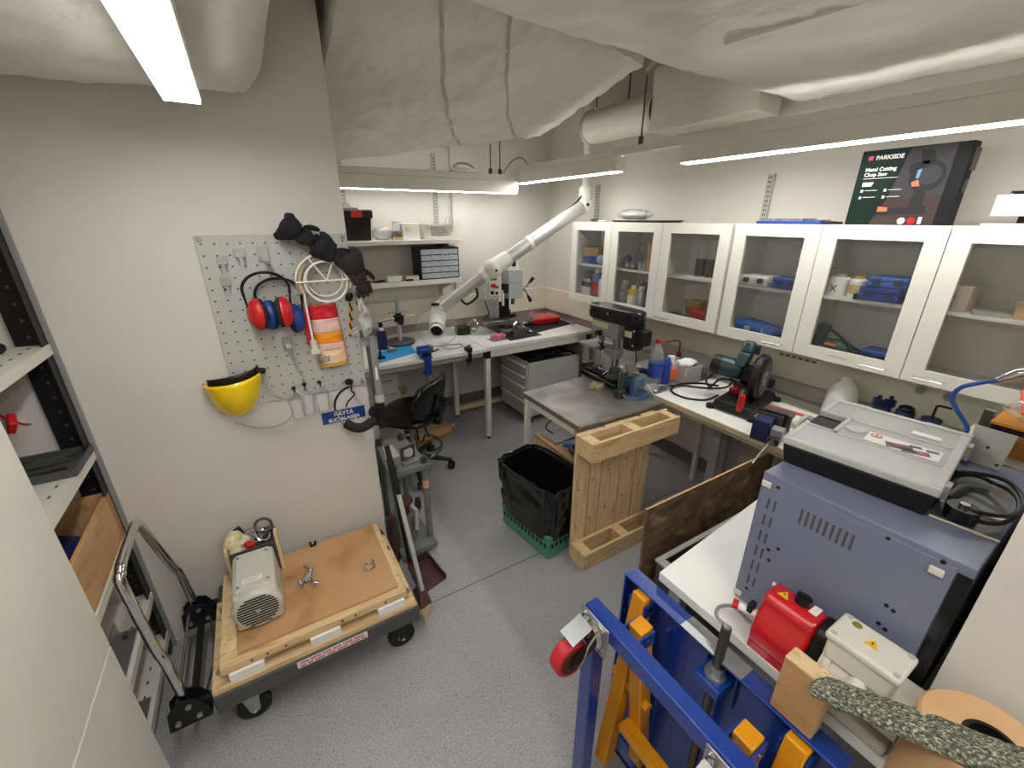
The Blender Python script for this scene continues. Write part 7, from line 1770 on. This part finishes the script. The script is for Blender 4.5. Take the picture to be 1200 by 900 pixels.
for (y, z) in ((.03, .135), (.03, .108), (.115, .135), (.115, .108)): ic.bx(bx0 - .0018, by1 - y - .009, TZ + z, bx0 - .0012, by1 - y, TZ + z + .010)
for (y, z) in ((.045, .137), (.045, .110), (.13, .137), (.13, .110)): ic.bx(bx0 - .0018, by1 - y - .045, TZ + z + .003, bx0 - .0012, by1 - y, TZ + z + .005)
ic.bx(bx0 - .0018, by1 - .15, TZ + .188, bx0 - .0012, by1 - .027, TZ + .190)
O('icon_row', ic, M_PAPER, t)
O('photo_floor', MB().prism_x([(.920, TZ + .002), (.88, TZ + .10), (.70, TZ + .115), (.70, TZ + .002)], bx0 - .0011, bx0 - .0004), mat('print_brown', '#33221b', .7, var=.15), t)
O('photo_wall', MB().prism_x([(.879, TZ + .1005), (.842, TZ + bh - .002), (.70, TZ + bh - .002), (.70, TZ + .1155)], bx0 - .0011, bx0 - .0004), mat('print_grey', '#2c2b2d', .7, var=.1), t)
ps = MB()
def disc(y, z, r, n=24): return [(y + r * math.cos(2 * PI * k / n), z + r * math.sin(2 * PI * k / n)) for k in range(n)]
ps.prism_x(disc(.765, TZ + .185, .058), bx0 - .0017, bx0 - .0012).prism_x([(.90, TZ + .04), (.905, TZ + .065), (.74, TZ + .075), (.735, TZ + .045)], bx0 - .0017, bx0 - .0012).prism_x([(.83, TZ + .20), (.83, TZ + .235), (.77, TZ + .245), (.77, TZ + .19)], bx0 - .0018, bx0 - .0012).prism_x([(.79, TZ + .23), (.81, TZ + .285), (.765, TZ + .28), (.75, TZ + .235)], bx0 - .0018, bx0 - .0012).prism_x([(.80, TZ + .06), (.79, TZ + .14), (.755, TZ + .14), (.75, TZ + .06)], bx0 - .0018, bx0 - .0012)
O('printed_saw', ps, M_RUBBER, t)
O('printed_disc', MB().prism_x(disc(.758, TZ + .19, .036), bx0 - .0022, bx0 - .0018), MATS['print_grey'], t)
O('printed_accent', MB().prism_x([(.805, TZ + .15), (.81, TZ + .165), (.79, TZ + .175), (.78, TZ + .15)], bx0 - .0024, bx0 - .0019).prism_x([(.90, TZ + .055), (.90, TZ + .075), (.865, TZ + .07), (.865, TZ + .055)], bx0 - .0024, bx0 - .0018), M_ORANGE, t)
O('printed_blue', MB().prism_x([(.80, TZ + .18), (.80, TZ + .21), (.787, TZ + .215), (.79, TZ + .18)], bx0 - .0024, bx0 - .0019), mat('print_blue', '#4f8fc0', .4), t)
O('white_seal', MB().prism_x(disc(.805, TZ + .017, .013), bx0 - .0022, bx0 - .0013), M_PAPER, t)
O('red_seal', MB().prism_x(disc(.772, TZ + .017, .013), bx0 - .0022, bx0 - .0013), M_RED, t)
O('small_print', MB().bx(bx0 - .002, .738, TZ + .006, bx0 - .0013, .75, TZ + .032), M_PAPER, t)
O('side_print', MB().bx(2.44, by0 - .0012, TZ + .20, 2.50, by0 - .0004, TZ + .28).bx(2.44, by0 - .0012, TZ + .12, 2.47, by0 - .0004, TZ + .17), mat('print_dim', '#4b463e', .5, var=.3, scale=60), t)
t = T('flat_case', 'flat blue tool case on top of the near cabinet', 'case', (2.46, 1.28, TZ))
O('base', MB().bx(2.40, 1.11, TZ, 2.56, 1.43, TZ + .014), M_BLUE, t, bev=.003)
O('tools_inside', MB().bx(2.41, 1.20, TZ + .0145, 2.55, 1.42, TZ + .026).bx(2.42, 1.13, TZ + .0145, 2.54, 1.19, TZ + .020), mat('tool_inserts', '#8d8f93', .4, .5, var=.5, scale=40), t)
O('black_clip', MB().bx(2.398, 1.02 + .06, TZ, 2.55, 1.10, TZ + .012), M_BLACK, t)
t = T('flat_tray', 'flat black tray on top of the corner cabinet', 'tray', (2.47, 2.35, TZ))
O('tray', MB().hexa([(2.40, 2.08, TZ), (2.60, 2.08, TZ), (2.60, 2.52, TZ), (2.40, 2.52, TZ)], [(2.39, 2.06, TZ + .014), (2.61, 2.06, TZ + .014), (2.61, 2.54, TZ + .014), (2.39, 2.54, TZ + .014)]), M_BLACK, t)
O('plastic_bag', lump((2.50, 2.42, TZ + .055), (.08, .16, .04), 61, .35, flatz=-.0385), M_CLOUD, label='crumpled clear bag lying on the flat black tray', cat='bag')
t = T('pipe_clamp', 'dark clamp on top of the corner cabinet by the arm', 'clamp', (2.43, 2.83, TZ))
O('ring', MB().ring((2.44, 2.78, TZ + .012), .030, .006, (.2, .1, 1)), M_DSTEEL, t)
O('screw', MB().cyl((2.42, 2.72, TZ + .008), (2.44, 2.66, TZ + .008), .006, n=8), M_STEEL, t)
t = T('white_device', 'white box shaped device with black knob at the right frame edge', 'device', (2.46, .47, TZ))
O('body', MB().bx(2.41, .30, TZ + .034, 2.52, .545, TZ + .108), M_OFFW, t, bev=.003)
O('knob', MB().cyl((2.46, .50, TZ + .108), (2.46, .50, TZ + .114), .018, .014, 14).cyl((2.46, .50, TZ + .114), (2.46, .50, TZ + .120), .022, n=14), M_BLACK, t)
O('foot_screw', MB().bx(2.44, .455, TZ + .010, 2.47, .475, TZ + .034).bx(2.44, .33, TZ + .010, 2.47, .35, TZ + .034), M_BLACK, t)
O('base_plate', MB().bx(2.41, .30, TZ, 2.52, .56, TZ + .010), M_LGREY, t)
# repeats share a group ---------------------------------------------------------------
GROUPS = {'ceiling_light': 'hanging ceiling lights', 'wrapped_duct': 'wrapped ceiling ducts', 'wall_cabinet': 'glass fronted wall cabinets', 'wall_shelf': 'white shelves on the back wall',
          'wall_rail': 'grey slotted wall rails', 'wall_socket': 'round wall sockets', 'outlet_strip': 'outlet strips on the trunking', 'safety_glasses': 'safety glasses hanging on pegs',
          'work_glove': 'work gloves', 'spray_can': 'cans in the wall cabinet', 'small_bottle': 'small bottles in the wall cabinets', 'small_tin': 'small tins in the wall cabinets',
          'glass_flask': 'flasks on the upper cabinet shelf', 'tool_case': 'tool cases', 'wash_bottle': 'wash bottles', 'ear_muffs': 'ear muffs on the grey board', 'marker_pen': 'pens on the lower white shelf',
          'paper_box': 'white boxes on the lower white shelf', 'hose_clamp': 'ring clamps on the hardware tray', 'angle_bar': 'steel angle bars on the grey shelving', 'cable_trunking': 'cable trunking of the lights', 'orange_offcut': 'rust orange offcuts'}
for o in bpy.data.objects:
    if o.parent is None and o.get('category') and not o.get('group'):
        k = o.name.split('.')[0]
        if k in GROUPS: o['group'] = GROUPS[k]
